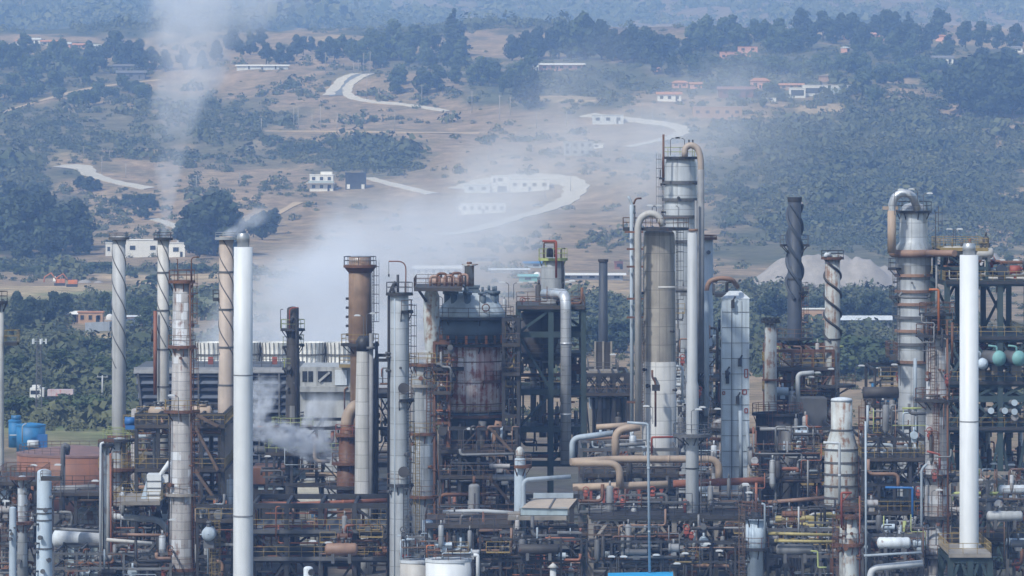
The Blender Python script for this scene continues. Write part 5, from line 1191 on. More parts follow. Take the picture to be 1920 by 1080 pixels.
# front row columns
t = tower('pale blue-white dented column before the brown tank', 83, 490, [(886, 27), (1000, 29), (1160, 33)], M_palevessel, 'vertical_vessel', 'vessel', 'dome', n=32, hd=.5)
for y_ in (953, 962, 975, 1028): band(t, y_, M_steel, .07, .16)
boxplat(t.root, 76, 113, 896, 486.5, 488.2, M_rail, M_rust, .6); nozzles(t, 12, 890, 1070, 15, M_steel)
t = tower('slim pale column at the picture edge next to the dented column', 24, 492, [(953, 13), (1160, 15)], M_palevessel, 'vertical_vessel', 'vessel', 'dome'); nozzles(t, 4, 960, 1070, 16)
t = tower('grey slim column with dark platform between the two pale columns at the corner', 42, 498, [(896, 18), (980, 18), (1160, 21)], M_clad, 'slim_column', 'column', 'dome'); plat(t, 895, 24, rail=M_rust, deck=M_rust); plat(t, 979, 22, rail=M_rust, deck=M_rust); nozzles(t, 8, 900, 1060, 17)
t = tower('rust-flecked white column with dark pipes beside the pitched tin roof', 199, 505, [(835, 14), (1160, 18)], M_rustwhite, 'slim_column', 'column', 'flat')
pp(t.root, [(188, 1090, 504), (189, 832, 504), (195, 830, 504)], 5, M_whiteold, 'riser_pipe', 1); pp(t.root, [(194, 1090, 503), (193, 850, 503)], 3, M_dark, 'riser_pipe'); pp(t.root, [(209, 1090, 504.5), (207, 850, 504.5)], 4, M_rustpipe, 'riser_pipe')
plat(t, 833, 12, rail=M_rust, deck=M_dark, h=.4); lad(t, 0, 860, 1060, m=M_rust)
t = tower('yellow-stained grey column wrapped in ladders under the concrete stack', 224, 545, [(826, 26), (1060, 30)], M_clad, head='dome'); plat(t, 824, 32, rail=M_ygreen, deck=M_dark); plat(t, 878, 40, rail=M_yrail, deck=M_rust); plat(t, 943, 44, rail=M_yrail, deck=M_beigesteel); lad(t, -60, 826, 940, m=M_yrail); lad(t, -20, 826, 940, m=M_yrail); lad(t, -100, 945, 1040, m=M_rail)
t = tower('rusty tan squat column just behind the yellow-stained grey column', 256, 552, [(770, 20), (1060, 24)], M_cladrust, head='dome'); plat(t, 797, 26, rail=M_yrail, deck=M_rust); lad(t, -60, 800, 1000, m=M_yrail)
t = tower('grey dome-topped vessel standing in the pipework at the reactor foot', 889, 515, [(912, 21), (1090, 23)], M_greypipe, 'vertical_vessel', 'vessel', 'dome'); pp(t.root, [(889, 908, 515), (889, 893, 515)], 6, M_rust, 'vent'); pp(t.root, [(890, 1010, 513.5), (890, 925, 513.5)], 3, M_dark, 'dip_pipe')
t = tower('pale blue column with rusty white knob head beside the beige roof', 975, 508, [(862, 21), (1120, 24)], M_palevessel, 'vertical_vessel', 'vessel', 'dome'); b = MB(); b.lathe((t.x, t.Y, 0), [(S(8, 508), Z(862, 508)), (S(8, 508), Z(845, 508)), (S(5, 508), Z(839, 508)), (.02, Z(837, 508))], 16); b.build('knob', M_rustwhite, t.root); plat(t, 873, 22, -120, 60, M_rail, M_rust)
t = tower('pale blue column with rusty railed top and white hooked pipe at the bottom', 1416, 495, [(975, 36), (1032, 36), (1034, 30), (1160, 32)], M_palevessel, 'vertical_vessel', 'vessel', 'flat'); plat(t, 968, 22, rail=M_rust, deck=M_dark); plat(t, 1028, 26, rail=M_rust, deck=M_dark); ladder(t.root, X(1390, 494), 493, 0, Z(950, 494), -90, m=M_rail); pp(t.root, [(1434, 1020, 493), (1434, 946, 493), (1428, 944, 493)], 4, M_bluepipe, 'riser_pipe', 1)
pp(t.root, [(1418, 960, 495), (1418, 905, 495)], 5, M_rustpipe, 'vent')
t = tower('rusty white column with red crane arm on top, under the white ringed vessel', 1592, 494, [(972, 34), (1020, 36), (1160, 42)], M_rustwhite, 'vertical_vessel', 'vessel', 'flat'); plat(t, 968, 24, rail=M_rust, deck=M_rust); plat(t, 1020, 28, rail=M_rust, deck=M_rust); pp(t.root, [(1578, 990, 492.5), (1578, 924, 492.5), (1597, 924, 492.5)], 4.5, M_redpaint, 'davit_arm', .6); pp(t.root, [(1580, 940, 492.5), (1592, 926, 492.5)], 2.5, M_redpaint, 'davit_brace'); ladder(t.root, X(1566, 493), 492.5, 0, Z(968, 493), -90, m=M_rust); pp(t.root, [(1624, 1090, 492), (1623, 790, 492)], 4, M_bluepipe, 'riser_pipe'); pp(t.root, [(1612, 1090, 493), (1612, 930, 493)], 3, M_rustpipe, 'riser_pipe'); nozzles(t, 8, 980, 1070, 19, M_rust)
for x_, y_, w_, l_ in ((802, 975, 20, 'pale blue domed vessel on the white tanks, beside the tall pale column'), (864, 980, 18, 'pale blue domed vessel at the far rim of the white tanks')):
    t = tower(l_, x_, 502, [(y_+4, w_), (1046, w_)], M_palevessel, 'vertical_vessel', 'vessel', 'dome', bot=1048); nozzles(t, 3, y_+8, 1030, int(x_))
t = tower('small white vessel peeking up at the bottom beside the white stack', 578, 487, [(1066, 18), (1160, 18)], M_whiteold, 'vertical_vessel', 'vessel', 'dome'); b = MB(); q = W(584, 1073, 485.8); b.rod(q, q-Vector((0, .4, 0)), .35, 12); b.build('manway', M_dark, t.root)
t = tower('dark round furnace vessel with platform crown beneath the spiked stack', 1458, 552, [(778, 82), (1060, 84)], M_claddark, 'furnace', 'furnace', 'flat', n=32); plat(t, 775, 46, rail=M_rust, deck=M_dark); pp(t.root, [(1478, 960, 549), (1478, 800, 549)], 26, M_steel, 'panel_pipe'); lad(t, -110, 780, 950, m=M_rust); lad(t, -50, 780, 950, m=M_dark)
t = tower('rust-banded drum column behind the tan pipes, beside the boxy tower', 1357, 552, [(795, 46), (1030, 48)], M_cladrust, 'vertical_vessel', 'vessel', 'dome'); 
for y_ in (822, 845, 866): band(t, y_, M_rust, .2, .4)
plat(t, 803, 30, rail=M_rail, deck=M_dark)
t = tower('rust brown vessel with tan dome and lattice platform beside the pale block column', 652, 552, [(800, 26), (820, 34), (870, 34), (872, 40), (920, 42), (1040, 40)], M_rust, 'vertical_vessel', 'vessel', 'flat'); plat(t, 815, 22, rail=M_redpaint, deck=M_rust); plat(t, 868, 30, rail=M_rail, deck=M_rust); plat(t, 912, 42, -200, 0, M_rail, M_dark); pp(t.root, [(650, 806, 552), (652, 780, 552), (664, 762, 552), (690, 762, 556)], 24, M_tan, 'elbow_duct', .9, 18)

f = frame('dark ladder-hung steel tower close beside the reactor, on the green structure side', 944, 972, [596, 645, 700, 777], 538, 546, 1, M_dark, (645, 700), w=.4, seed=41, rail=M_rail, xb='x'); clutter(f, 944, 972, 600, 790, 537, 545, 40, 91, [M_dark, M_rust, M_greypipe, M_whiteold, M_steel, M_yrail], .8)
f = frame('rusty ladder-hung steel tower on the other flank of the reactor, by the crane deck', 814, 842, [640, 690, 735, 790], 536, 541, 1, M_rust, (690, 735), w=.28, seed=42, rail=M_yrail); clutter(f, 808, 846, 650, 800, 535, 540, 36, 92, [M_dark, M_rust, M_greypipe, M_rustpipe, M_yrail], .7)
# ------------------------------------------------------------------ cooling towers
Y = 640
r_ = thing('cooling_tower', 'long dark louvred cooling tower behind the smokestacks', 'cooling tower', (X(430, Y), Y+8, 0))
x0_, x1_ = X(256, Y), X(562, Y); zt, zb_ = Z(698, Y), Z(905, Y)
b = MB()
sl = 2.2
vs = [(x0_+sl, Y+.6, 0), (x1_, Y+.6, 0), (x1_, Y+16, 0), (x0_+sl, Y+16, 0), (x0_, Y-.6, zt), (x1_, Y-.6, zt), (x1_, Y+17, zt), (x0_, Y+17, zt)]
b.add(vs, [(3, 2, 1, 0), (4, 5, 6, 7), (0, 1, 5, 4), (1, 2, 6, 5), (2, 3, 7, 6), (3, 0, 4, 7)]); b.build('casing', M_louvre, r_)
for k in range(19):
    f = (k+.5)/19; z = zt*(1-f)+.4; xa = x0_+sl*f-.15; y = Y-.6+1.2*f; b = MB()
    b.add([(xa, y-.7, z-.40), (x1_, y-.7, z-.40), (x1_, y+.05, z+.35), (xa, y+.05, z+.35), (xa, y-.7, z-.48), (x1_, y-.7, z-.48), (x1_, y+.05, z+.27), (xa, y+.05, z+.27)], [(0, 1, 2, 3), (7, 6, 5, 4), (0, 4, 5, 1), (1, 5, 6, 2), (2, 6, 7, 3), (3, 7, 4, 0)])
    b.build('louvre', M_louvreedge if k % 2 else M_louvre, r_)
for k in range(9): b = MB(); x = x0_+.3+(x1_-x0_-.3)*k/8; b.bar((x+sl*.8 if k == 0 else x, Y-.2, 0), (x, Y-1.35, zt), .22); b.build('rib', M_steel, r_)
b = MB(); n = 7; pr = [(Y-1.4+1.1*(1-math.cos(a*PI/12)), zt-.1+.85*math.sin(a*PI/12)) for a in range(7)]
vs = [(x, y, z) for x in (x0_-.3, x1_+.1) for y, z in pr]; b.add(vs, [(i, n+i, n+i+1, i+1) for i in range(n-1)]+[(0, n-1+n, n)], True); b.build('cornice', M_greypipe, r_); b = MB(); b.box(((x0_+x1_)/2, Y+8.4, zt+.55), (x1_-x0_, 17, .3)); b.build('deck', M_steel, r_)
rb = MB(); railing(rb, [(x0_+8, Y, zt+.7), (x1_, Y, zt+.7)], 1.1, r=.04); rb.build('railing', M_steel, r_)
for x_ in (395, 515, 546): b = MB(); q = W(x_, 676, Y+.5); b.box(q, (.7, .6, 1.0)); b.build('motor', M_redpaint, r_)
M_wet = W_('white_sheeting', (.80, .78, .73), .1, .05, .35)
r_ = thing('cooling_tower', 'far cooling tower with white ribbed fan stacks steaming behind the louvred one', 'cooling tower', (X(510, 662), 666, 0))
Y = 662; b = MB(); b.box(((X(360, Y)+X(662, Y))/2, Y+8, Z(688, Y)/2), (X(662, Y)-X(360, Y), 14, Z(688, Y))); b.build('casing', M_stain, r_)
for k in range(5):
    cx_ = X(392+k*61.5, Y); r0 = S(31.2, Y); b = MB(); z0, z1 = Z(690, Y), Z(645, Y); b.lathe((cx_, Y+6, 0), [(r0*.93, z0), (r0*.88, z0+(z1-z0)*.3), (r0*.9, z0+(z1-z0)*.7), (r0*.99, z1), (r0*.93, z1), (r0*.84, z0+(z1-z0)*.6), (r0*.8, z0)], 22, smooth=False); h_ = b.build('fan_stack', M_wet, r_)
    for j in range(22): a_ = 2*PI*j/22; b = MB() if j == 0 else b; b.bar((cx_+r0*.94*math.cos(a_), Y+6+r0*.94*math.sin(a_), z0), (cx_+r0*math.cos(a_), Y+6+r0*math.sin(a_), z1), .09)
    b.build('rib', M_steel, h_)
    b = MB(); b.lathe((cx_, Y+6, Z(668, Y)), [(r0*.9, -.1), (r0*.97, -.1), (r0*.97, .1), (r0*.9, .1)], 22, closed=True, smooth=False); b.build('hoop', M_steel, h_)
b = MB(); b.bar((X(358, Y), Y-.4, Z(691, Y)), (X(664, Y), Y-.4, Z(691, Y)), .5); b.build('deck_edge', M_steel, r_)
Y = 632
r_ = thing('concrete_basin', 'stained concrete end building with square openings beneath the fan stacks', 'building', (X(615, Y), Y+6, 0))
def bxp(x0, x1, y0, y1, Ya, d, m, n, root):
    b = MB(); b.box(((X(x0, Ya)+X(x1, Ya))/2, Ya+d/2, (Z(y0, Ya)+max(0, Z(y1, Ya)))/2), (X(x1, Ya)-X(x0, Ya), d, Z(y0, Ya)-max(0, Z(y1, Ya)))); return b.build(n, m, root)
bxp(563, 662, 688, 1100, Y, 12, M_stain, 'wall', r_); bxp(560, 662, 725, 735, Y-.9, .9, M_stain, 'ledge', r_)
for a_, c_ in ((567, 576), (578, 587), (596, 622)): bxp(a_, c_, 696, 716, Y-.06, .2, M_window, 'opening', r_)
b = MB(); b.bar(W(598, 715, Y-.15), W(618, 698, Y-.15), .3); b.build('brace', M_stain, r_); bxp(628, 650, 694, 722, Y-.5, .45, M_whiteold, 'white_panel', r_)
boxplat(r_, 636, 664, 685, Y-1.6, Y, M_yrail, M_yrail); pp(r_, [(646, 790, Y-1), (646, 730, Y-1), (652, 726, Y-1)], 3, M_rust)
# ------------------------------------------------------------------ tanks and buildings
def tank(label, px, Y, w, top, bot, m, roofm, cone=.1, name='storage_tank', ladder_a=None):
    t = T(); zb = Z(bot, Y) if bot else 0; t.root = thing(name, label, 'tank', (X(px, Y), Y, zb)); r = S(w, Y)/2; t.x, t.Y, t.r = X(px, Y), Y, r; zt = Z(top, Y)
    b = MB(); b.lathe((t.x, Y, 0), [(r, zb), (r, zt)], 48); b.build('shell', m, t.root)
    b = MB(); b.lathe((t.x, Y, 0), [(r+.06, zt-.25), (r+.06, zt+.02), (r*.5, zt+r*cone*.6), (.02, zt+r*cone)], 48, smooth=False); b.build('roof', roofm, t.root)
    return t
t = tank('wide brown oil tank with rusty roof before the blue tanks', 140, 640, 216, 848, None, M_tankbrown, M_roofbrown, .13)
pp(t.root, [(118, 990, 628), (118, 838, 628), (122, 834, 628), (128, 838, 628), (126, 850, 629)], 9, M_steel, 'vent_pipe', 1); rb = MB(); railing(rb, [(t.x+t.r*.96*math.cos(a_*PI/18), t.Y+t.r*.96*math.sin(a_*PI/18), Z(846, 640)) for a_ in range(-30, -8)], .9); rb.build('railing', M_rail, t.root)
t = tank('squat bright blue tank with small valves beside the taller blue tank', 58, 755, 54, 796, None, M_bluetank, M_bluetank, .15); bxp(70, 88, 815, 842, 752, 1, M_blue, 'side_box', t.root)
b = MB(); q = W(62, 832, 752); b.tube([q+Vector((-.9, 0, 0)), q, q+Vector((.9, 0, 0))], .6, 8); b.build('white_valve', M_whiteold, t.root); pp(t.root, [(42, 830, 751), (42, 798, 751), (50, 794, 751)], 2.5, M_bluepipe)
t = tank('taller narrow bright blue tank at the corner of the blue pair', 28, 765, 24, 788, None, M_bluetank, M_bluetank, .3); b = MB(); b.rod(W(30, 788, 765), W(30, 779, 765), .8, 12); b.build('dome_cap', M_bluetank, t.root); pp(t.root, [(18, 816, 763.5), (38, 816, 763.5)], 2.5, M_bluepipe)
t = tank('big white flat-topped tank at the bottom edge with pipework on its lid', 841, 492, 86, 1048, None, M_white, M_whiteold, .02); 
rb = MB(); railing(rb, [(t.x+t.r*.97*math.cos(a_*PI/16), t.Y+t.r*.97*math.sin(a_*PI/16), Z(1047, 492)) for a_ in range(32)], 1.0, True); rb.build('railing', M_rail, t.root); clutter(t.root, 800, 884, 1015, 1045, 490, 494, 26, 41, [M_palevessel, M_bluepipe, M_rust, M_steel, M_orange], .8)
t = tank('cream curved tank partly hidden beside the white flat-topped tank', 778, 497, 56, 1050, None, M_buff, M_whiteold, .02); clutter(t.root, 752, 800, 1000, 1048, 495, 498, 18, 42, [M_palevessel, M_bluepipe, M_redpaint, M_steel], .8)
pipe('white hooped pipe rising beside the white flat-topped tank', [(896, 1100, 489), (896, 1041, 489), (888, 1041, 489)], 7, M_white, 1.2, joints=False)
r_ = thing('shed', 'rusty tin-roofed shed with pitched end beside the rust-flecked white column', 'shed', (X(165, 540), 540, 0)); Y = 540
x0_, x1_ = X(128, Y), X(200, Y); b = MB(); b.box(((x0_+x1_)/2, Y+2, Z(985, Y)/2), (x1_-x0_, 5, Z(985, Y))); b.build('wall', M_shedblue, r_)
b = MB(); zr, ze = Z(958, Y), Z(986, Y); xm = X(143, Y); vs = [(x0_-.2, Y-.8, ze), (xm, Y-.8, zr), (x1_, Y-.8, zr), (x1_, Y-.9, ze), (x0_-.2, Y+4.8, ze), (xm, Y+4.8, zr), (x1_, Y+4.8, zr), (x1_, Y+4.9, ze)]
b.add(vs, [(0, 1, 5, 4), (1, 2, 6, 5), (0, 3, 2, 1), (4, 5, 6, 7), (2, 3, 7, 6), (0, 4, 7, 3)]); b.build('roof', M_rustwhite, r_)
drum('pale lilac horizontal vessel under the tin-roofed shed', 135, 1010, 60, 34, 530, M_whiteold); drum('second pale lilac horizontal vessel nearer the rust-flecked column', 178, 1012, 50, 30, 524, M_greylight)
r_ = thing('process_building', 'cream ribbed building with blue door and pale blue roof behind the long rust pipe', 'building', (X(590, 560), 560, 0)); Y = 560
bxp(562, 603, 948, 1100, Y, 8, M_shed, 'wall', r_); bxp(583, 596, 950, 970, Y-.06, .2, M_bluetank, 'door', r_)
for k in range(12): b = MB(); x = 563+k*3.4; b.bar(W(x, 948, Y-.03), W(x, 992, Y-.03), .06); b.build('rib', M_beigesteel, r_)
b = MB(); z0, z1 = Z(948, Y), Z(926, Y); b.add([(X(558, Y), Y-.4, z0), (X(602, Y), Y-.4, z0), (X(590, Y), Y+8, z1+1), (X(552, Y), Y+8, z1+1), (X(558, Y), Y-.4, z0-.2), (X(602, Y), Y-.4, z0-.2), (X(590, Y), Y+8, z1+.8), (X(552, Y), Y+8, z1+.8)], [(0, 1, 2, 3), (7, 6, 5, 4), (0, 4, 5, 1), (1, 5, 6, 2), (2, 6, 7, 3), (3, 7, 4, 0)]); b.build('roof', M_shed, r_)
r_ = thing('canopy_building', 'long pale blue roofed shed between the ribbed building and the tall pale column', 'building', (X(660, 552), 552, 0)); Y = 552
bxp(606, 724, 970, 1100, Y, 6, M_steel, 'wall', r_); b = MB(); b.add([(X(603, Y), Y-.7, Z(974, Y)), (X(706, Y), Y-.7, Z(981, Y)), (X(706, Y), Y+6, Z(958, Y)), (X(603, Y), Y+6, Z(952, Y)), (X(603, Y), Y-.7, Z(977, Y)), (X(706, Y), Y-.7, Z(984, Y)), (X(706, Y), Y+6, Z(960, Y)), (X(603, Y), Y+6, Z(954, Y))], [(0, 1, 2, 3), (7, 6, 5, 4), (0, 4, 5, 1), (1, 5, 6, 2), (2, 6, 7, 3), (3, 7, 4, 0)]); b.build('roof', M_shedblue, r_)
for k in range(6): bxp(612+k*15, 622+k*15, 984, 994, Y-.06, .2, M_window, 'window', r_)
r_ = thing('rusty_hall', 'dark rust-walled hall roof behind the plain white stack', 'building', (X(510, 585), 585, 0)); Y = 585
bxp(474, 536, 906, 1100, Y, 8, M_claddark, 'wall', r_); bxp(472, 538, 878, 908, Y-.5, 9, M_rust, 'roof_band', r_)
for k in range(3): bxp(484+k*16, 495+k*16, 912, 918, Y-.1, .3, M_shedblue, 'window', r_)
r_ = thing('pump_house', 'beige hipped roof shelter with blue-grey side beside the pale blue column', 'building', (X(1028, 504), 504, Z(972, 500))); Y = 500
bxp(976, 1064, 952, 966, Y, 6, M_shedblue, 'fascia', r_); b = MB(); vs = [W(978, 952, Y-.2), W(1066, 954, Y-.2), W(1082, 935, Y+4), W(1000, 934, Y+4), W(1078, 952, Y+7), W(984, 950, Y+7)]
b.add(vs, [(0, 1, 2, 3), (1, 4, 2), (5, 0, 3), (4, 5, 3, 2), (5, 4, 1, 0)]); b.build('roof', M_roofbeige, r_); b = MB(); b.bar(W(1030, 953, Y-.25), W(1041, 935, Y+3.9), .18); b.build('roof_seam', M_steel, r_)
bxp(1000, 1075, 925, 934, Y+5, .6, M_bluepipe, 'rear_wall', r_); boxplat(r_, 952, 1062, 970, Y-1, Y+6, None, M_beigesteel, sides='')
r_ = thing('air_duct_box', 'bright white ducted air box on the deck beside the banded column', 'machine', W(288, 945, 520)); Y = 520
bxp(275, 302, 890, 938, Y, 3, M_white, 'casing', r_); bxp(302, 316, 892, 905, Y+.5, 2, M_white, 'duct', r_); b = MB(); b.add([W(262, 942, Y), W(276, 896, Y), W(276, 940, Y), W(262, 942, Y+2.5), W(276, 896, Y+2.5), W(276, 940, Y+2.5)], [(0, 2, 1), (3, 4, 5), (0, 1, 4, 3), (1, 2, 5, 4), (2, 0, 3, 5)]); b.build('hood', M_palevessel, r_)
for y_ in (902, 915, 928): b = MB(); b.bar(W(274.5, y_, Y-.05), W(302.5, y_, Y-.05), .08); b.build('seam', M_steel, r_)
pp(r_, [(300, 892, Y+1), (318, 866, Y+1)], 9, M_white, 'duct')
r_ = thing('blue_motor', 'blue painted motor on the deck beside the concrete stack', 'machine', W(244, 797, 545)); b = MB(); q = W(244, 790, 545); b.rod(q-Vector((.6, 0, 0)), q+Vector((.6, 0, 0)), .5, 14); b.box(q-Vector((0, 0, .7)), (1.1, .7, .5)); b.build('casing', M_blue, r_); b = MB(); b.rod(q+Vector((.9, 0, 0)), q+Vector((1.3, 0, 0)), .15, 8); b.build('shaft', M_steel, r_)
drum('tan horizontal vessel on the deck beside the banded column', 378, 774, 30, 26, 535, M_tan); drum('tan horizontal vessel peeping out between the concrete stack and the banded column', 300, 774, 34, 24, 535, M_tan)
# green platform at the foot of the right white stack
f = frame('green steel stand with yellow railing carrying the plain white stack', 1782, 1856, [1046], 489, 500, 2, M_green, (1040,), w=.6, xb='knee', rail=M_yrail, deck=M_beigesteel)
# ------------------------------------------------------------------ big pipes
pipe('fat tan pipe running level before the tall columns and dropping at its end', [(1070, 866, 505), (1160, 861, 507), (1348, 861, 507), (1348, 905, 507)], 14, M_tan, 1.5)
pipe('fat tan pipe curving down onto the lower tan pipe', [(1072, 867, 503.5), (1162, 870, 503.5), (1162, 912, 503.5)], 14, M_tan, 1.5)
pipe('lower tan pipe with capped end lying on red supports', [(1074, 914, 504.5), (1252, 908, 504.5)], 14, M_tan, 1.5)
pipe('rusty red pipe lying beyond the smooth grey post', [(1262, 907, 504.5), (1432, 901, 504.5)], 14, M_rustpipe, 1.5)
pipe('tan riser pipe with rust rings standing between the tan level pipes', [(1154, 862, 509), (1154, 806, 509), (1200, 800, 509)], 15, M_tan, 1.4)
pipe('tan pipe stub reaching out from the green structure', [(1118, 801, 515), (1182, 797, 515)], 11, M_tan, 1.4); pipe('pale brown pipe just beneath the red and blue pipe', [(1100, 822, 513), (1180, 819, 513)], 8, M_tan2)
pipe('pale blue elbow pipe turning into a red-streaked run', [(1073, 868, 510), (1073, 822, 510), (1150, 812, 510)], 11, M_bluepipe, 1.3)
pipe('long rusty pipe spanning behind the plain white stack to the tall pale column', [(400, 942, 515), (560, 945, 515), (728, 938, 515)], 8, M_rustpipe)
pipe('pale blue hooked pipe at the side of the beige roof', [(981, 1090, 502), (981, 900, 502), (1070, 894, 503)], 9, M_bluepipe, 1.4)
pipe('pale blue dripping slim standpipe before the red support legs', [(1218, 1080, 492), (1215, 795, 492), (1176, 792, 492)], 5, M_bluepipe, 1.0)
pipe('small red pipe frame beside the big tan column', [(1222, 850, 520), (1222, 820, 520), (1275, 819, 520)], 4, M_redpaint, .7); pipe('grey level pipe linking the banded column with the beige twisted stack', [(362, 816, 540), (424, 814, 540)], 6, M_greypipe)
pipe('pale bent pipe over the dark deck beside the banded column', [(289, 890, 530), (289, 820, 530), (316, 818, 530)], 6, M_greypipe, 1.2); pipe('grey level pipe across the reactor foot', [(862, 842, 520), (864, 853, 520), (964, 851, 520)], 5, M_greypipe, 1)
pipe('white standing pipe with bent top and lamp beside the spiked stack', [(1496, 770, 555), (1496, 701, 555), (1526, 699, 555)], 9, M_greylight, 1)
pipe('tan elbow pipe low beside the rust-flecked white column', [(200, 1012, 499), (285, 1019, 499)], 7, M_buff); pipe('rust brown pipe along the ground rack before the banded column', [(210, 1002, 506), (320, 1004, 506)], 6, M_tan2)
pipe('long grey pipe past the pale lilac vessels', [(100, 991, 508), (196, 997, 508)], 6, M_greypipe); pipe('grey fat pipe lying on dark legs before the brown tank', [(100, 918, 540), (180, 914, 540)], 13, M_greypipe); pipe('second grey fat pipe a step below the first one before the brown tank', [(124, 934, 545), (186, 937, 545)], 10, M_greypipe)
pipe('brown duct crossing behind the white ringed vessel', [(1400, 808, 560), (1545, 806, 560)], 10, M_tan2); pipe('tan-nosed fat brown pipe lying behind the ladder platforms', [(1618, 736, 560), (1684, 736, 560)], 22, M_claddark)
pipe('long white main pipe across the ground towards the white stack', [(1640, 942, 530), (1925, 934, 530)], 12, M_whiteold); pipe('fat grey-white pipe at the very bottom beside the rusty column', [(1632, 1100, 489), (1632, 1066, 489), (1730, 1056, 489)], 13, M_greylight, 1.3)
pipe('cyan-grey slim pipe above the fat grey-white pipe', [(1620, 1042, 488), (1728, 1036, 488)], 5, M_bluepipe); pipe('bright blue bent standpipe beside the cluttered rusty column', [(1711, 1000, 510), (1711, 915, 510), (1660, 914, 510)], 4.5, M_blue, .8); pipe('yellow bent pipe at the bottom beside the railed blue column', [(1550, 1064, 486), (1534, 1064, 486), (1533, 1034, 486), (1520, 1033, 486)], 3.2, M_ygreen, .8)
pipe('pale pipe with bend over the yellow walkway', [(1574, 952, 517), (1574, 831, 517), (1544, 830, 517)], 5, M_whiteold, .8); pipe('brown pipe over the dark furnace pipes, right of the railed blue column', [(1440, 942, 520), (1545, 934, 520)], 8, M_tan2)
pipe('silver fat pipe along the bottom of the pipe rack', [(1135, 836, 512), (1210, 832, 512)], 7, M_greypipe)
pipe('grey tall lamp pipe standing before the ringed column', [(1716, 1000, 535), (1716, 790, 535)], 6, M_bluepipe)
# tan support legs
for i_, x_ in enumerate((1108, 1132, 1154, 1176, 1198, 1240)):
    r_ = thing('pipe_support', ordl(i_, 6, 'red posts under the lower tan pipe'), 'support', W(x_, 945, 504.5), 'red posts under the lower tan pipe'); b = MB(); b.bar(W(x_, 945, 504.5), W(x_, 918, 504.5), .28); b.build('post', M_redpaint, r_); b = MB(); b.bar(W(x_-4, 918, 504.5), W(x_+4, 918, 504.5), .22); b.build('cradle', M_redpaint, r_)
# ------------------------------------------------------------------ steel structures and racks
f = frame('long beige-legged pipe rack below the tan pipes', 1108, 1420, [968], 497, 506, 4, M_beigesteel, (968,), w=.55, xb='knee', rail=M_dark, deck=M_dark, seed=7)
clutter(f, 1085, 1420, 925, 962, 498, 506, 60, 51, [M_dark, M_rust, M_steel, M_claddark, M_greypipe, M_tan2], 1.0); clutter(f, 990, 1420, 985, 1075, 499, 512, 38, 52, [M_dark, M_steel, M_greypipe, M_claddark, M_tan2])
f_ = frame('thin dark pipe rack in front of the beige legs at the bottom', 1100, 1425, [1012, 1050], 494.5, 497, 7, M_dark, (), w=.22, seed=44); clutter(f_, 1096, 1425, 985, 1078, 494, 497.5, 80, 152, [M_dark, M_steel, M_greypipe, M_rust, M_tan2, M_dark, M_claddark])
f_ = frame('thin dark pipe rack at the bottom between the white tanks and the beige roof', 900, 1090, [1008, 1048], 494, 498, 5, M_dark, (), w=.22, seed=45); clutter(f_, 898, 1090, 990, 1078, 493.5, 498, 60, 153, [M_dark, M_steel, M_bluepipe, M_rust, M_tan2, M_dark, M_rustpipe])
f_ = frame('thin dark pipe rack standing before the dark furnace vessel', 1425, 1535, [850, 900, 950], 530, 536, 3, M_dark, (900,), w=.25, seed=46, rail=M_rail); clutter(f_, 1405, 1540, 800, 985, 528, 538, 80, 154)
f = frame('dark pipe rack standing behind the beige-legged rack', 985, 1425, [940, 1000, 1045], 514, 524, 5, M_dark, (1000,), w=.4, seed=8); clutter(f, 985, 1425, 950, 1075, 512, 524, 60, 53)
f = frame('dark multi-storey steel structure between the concrete stack and the beige stack', 256, 418, [775, 798, 880, 943], 528, 546, 4, M_dark, (798, 880), w=.42, rail=M_yrail, seed=9, stairs=True); clutter(f, 256, 418, 760, 1000, 532, 546, 80, 54); boxplat(f, 212, 300, 942, 516, 528, M_yrail, M_beigesteel)
f = frame('heavy dark platform structure behind the plain white stack at the bottom', 474, 728, [945, 995, 1046], 503, 516, 4, M_dark, (995, 1046), w=.5, rail=M_yrail, deck=M_steel, seed=10); clutter(f, 474, 728, 950, 1078, 502, 516, 60, 55); clutter(f, 600, 728, 985, 1040, 500, 504, 26, 56, [M_rust, M_tan2, M_rustpipe, M_steel])
f = frame('tangled dark steel structure around the soot-stained column', 500, 640, [800, 850, 905], 566, 584, 3, M_dark, (850,), w=.35, rail=M_ygreen, seed=11); clutter(f, 490, 640, 800, 940, 562, 584, 56, 57)
f = frame('narrow dark structure between the block column and the tall pale column', 702, 732, [672, 740, 800, 870, 945], 548, 560, 1, M_dark, (740, 870), w=.35, seed=12); clutter(f, 700, 734, 690, 960, 548, 560, 26, 58)
f = frame('dense rusty steel structure under the reactor cone', 826, 968, [800, 845, 893, 945], 532, 556, 4, M_dark, (845, 893), w=.4, rail=M_rail, seed=13, stairs=True); clutter(f, 826, 968, 800, 1000, 526, 550, 100, 59, [M_dark, M_rust, M_rust, M_steel, M_tan2, M_greypipe, M_claddark, M_bluepipe]); clutter(f, 920, 970, 600, 780, 548, 556, 30, 60, [M_dark, M_greypipe, M_steel, M_whiteold, M_rust])
ladder(f, X(914, 530), 530, Z(1000, 530), Z(890, 530), -90, m=M_rail, w=.8)
f = frame('low steel structure before the grey domed vessel', 800, 972, [985, 1030], 500, 512, 4, M_dark, (985,), w=.35, seed=14); clutter(f, 895, 972, 985, 1078, 498, 512, 50, 61); clutter(f, 800, 890, 965, 1020, 500, 512, 24, 62)
f = frame('square beige-clad furnace frame under the dark slim chimney', 1098, 1178, [700, 738], 585, 600, 3, M_dark, (738,), w=.4, xb='x', seed=15); b = MB(); b.box((X(1140, 592), 592, Z(800, 592)), (S(70, 592), 9, S(110, 592))); b.build('casing', M_cladtan, f)
